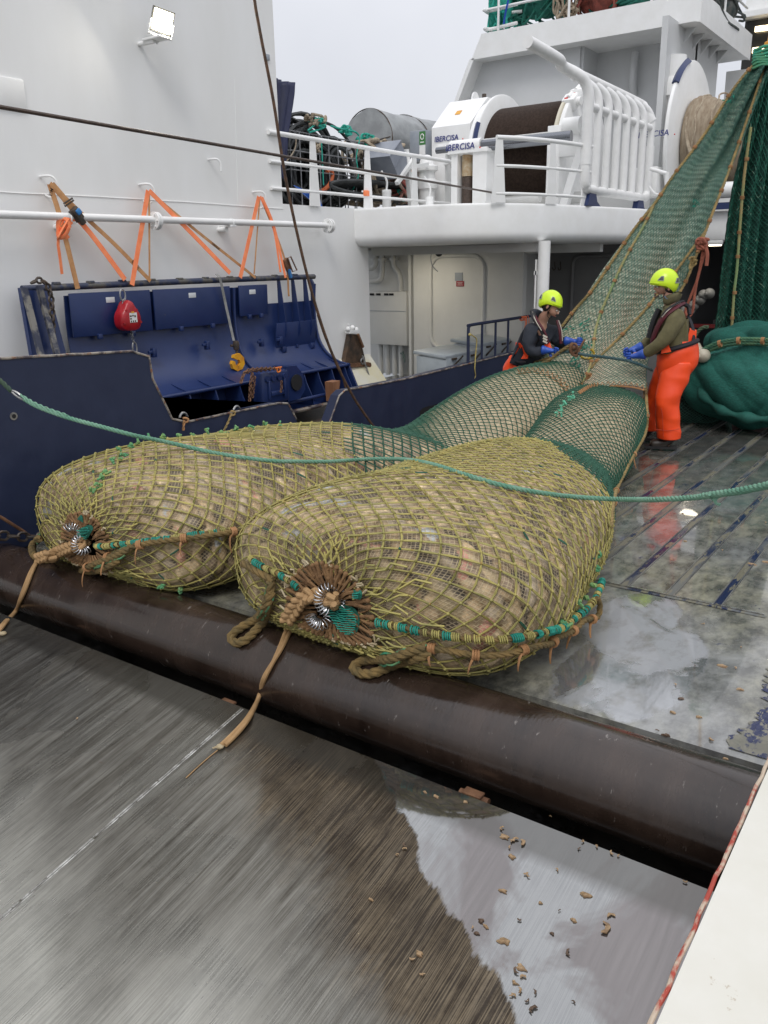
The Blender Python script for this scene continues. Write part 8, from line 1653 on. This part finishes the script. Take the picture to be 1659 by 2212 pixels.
# ================================================================== FISH SCRAPS lying about
SCRAP = mat('fish_scrap', (.42, .29, .16), (.24, .15, .08), 40, .5, bump=.4, bscale=120); SCRD = mat('dark_scrap', (.13, .08, .05), (.08, .05, .03), 40, .5, bump=.4, bscale=120)
def scrap(px, py, sf, size, dark, sd):
    g = np.random.default_rng(sd); p = at(px, py, r=0) if sf == 'r' else at(px, py, z=0); n = np.array((0, -math.sin(RA), math.cos(RA))) if sf == 'r' else np.array((0, 0, 1.)); u = np.array((1., 0, 0)); w = np.cross(n, u); kind = g.integers(0, 3); mb = MB(); an = g.uniform(0, 6.28)
    if kind == 0:
        k = 11; rr = size*g.uniform(.35, 1.15, k); pr = [(math.cos(2*math.pi*i/k+an)*rr[i]*1.3, math.sin(2*math.pi*i/k+an)*rr[i]*.75) for i in range(k)]
        lo = [p+u*a+w*b+n*.0015 for a, b in pr]; hi = [p+u*a*.8+w*b*.8+n*(.005+size*.25*g.random()) for a, b in pr]; mb.add(lo+hi+[p+n*(.006+size*.3)], [(i, (i+1) % k, k+(i+1) % k, k+i) for i in range(k)]+[(k+i, k+(i+1) % k, 2*k) for i in range(k)])
    else:
        L_ = size*g.uniform(1.2, 2.0); q = [p+(u*math.cos(an+t*1.3*g.normal(1, .4))+w*math.sin(an+t*1.3))*(t-.5)*L_+n*(.005+.004*g.random()) for t in np.linspace(0, 1, 6)]; mb.tube(q, [size*.1, size*.28, size*.2, size*.34, size*.2, size*.08], 6, flat=.6)
    o = build(mb, 'fish_scrap', SCRD if dark else SCRAP); wet = 'foreground ramp' if sf == 'r' else 'wet deck'
    return tag(o, f'small {"dark brown" if dark else "pale tan"} fish scrap lying on the {wet}', 'fish scrap', f'{"dark brown" if dark else "pale tan"} fish scraps on the {wet}')
R_ = [(1083, 1790, 12, 0), (1090, 1808, 14, 0), (1110, 1815, 16, 0), (1132, 1822, 20, 0), (1100, 1832, 9, 0), (1107, 1852, 13, 0), (1137, 1890, 12, 0), (1086, 1925, 12, 0), (1264, 1935, 17, 0), (1140, 1895, 8, 0), (1319, 1977, 15, 0), (1312, 2008, 26, 0), (1040, 1990, 10, 1), (1050, 2003, 9, 0), (1168, 1952, 7, 0), (1208, 1968, 6, 1), (1238, 1988, 9, 0), (1193, 2018, 7, 1), (1122, 1990, 10, 1), (1225, 2060, 13, 1), (1090, 2035, 18, 0), (1030, 2018, 8, 1), (1022, 2006, 8, 0), (1128, 2092, 14, 0), (1112, 2100, 12, 1), (1130, 2110, 12, 0), (1113, 2125, 9, 0), (1125, 2142, 12, 0), (1108, 2150, 12, 0), (1158, 2145, 9, 1), (1140, 2165, 10, 1), (1150, 2180, 16, 1), (872, 1828, 10, 1), (858, 1847, 8, 0), (874, 1834, 10, 0), (1205, 1880, 8, 0), (1260, 1820, 9, 0), (1290, 1830, 9, 0), (1320, 1845, 11, 0), (1335, 1850, 8, 0), (1250, 1835, 8, 1), (912, 2108, 12, 0), (905, 2062, 12, 0), (890, 2075, 10, 0), (803, 1945, 9, 0), (168, 1553, 9, 0), (1190, 1765, 6, 0), (918, 1712, 8, 0), (943, 1722, 9, 0), (1005, 1733, 8, 0), (1480, 1908, 9, 0), (1240, 2165, 7, 1)]
for i, (x, y, s_, dk) in enumerate(R_): scrap(x, y, 'r', s_*.0013, dk, 100+i)
D_ = [(1452, 1540, 10, 0), (1470, 1510, 8, 1), (1560, 1440, 13, 0), (1598, 1490, 9, 0), (1535, 1600, 12, 0), (1590, 1445, 8, 0), (1420, 1580, 7, 1), (1655, 1215, 12, 0), (1560, 1190, 8, 0), (1450, 1210, 7, 0), (1440, 1590, 10, 1), (1510, 1550, 8, 0), (1566, 1640, 6, 0), (1625, 1220, 13, 0), (1480, 1170, 7, 0), (1520, 1350, 8, 0), (1600, 1400, 7, 0), (1500, 1440, 6, 1), (1425, 1025, 6, 0), (1475, 1110, 6, 0), (1655, 1130, 9, 0), (1460, 1480, 7, 0)]
for i, (x, y, s_, dk) in enumerate(D_): scrap(x, y, 'd', s_*.0017, dk, 200+i)
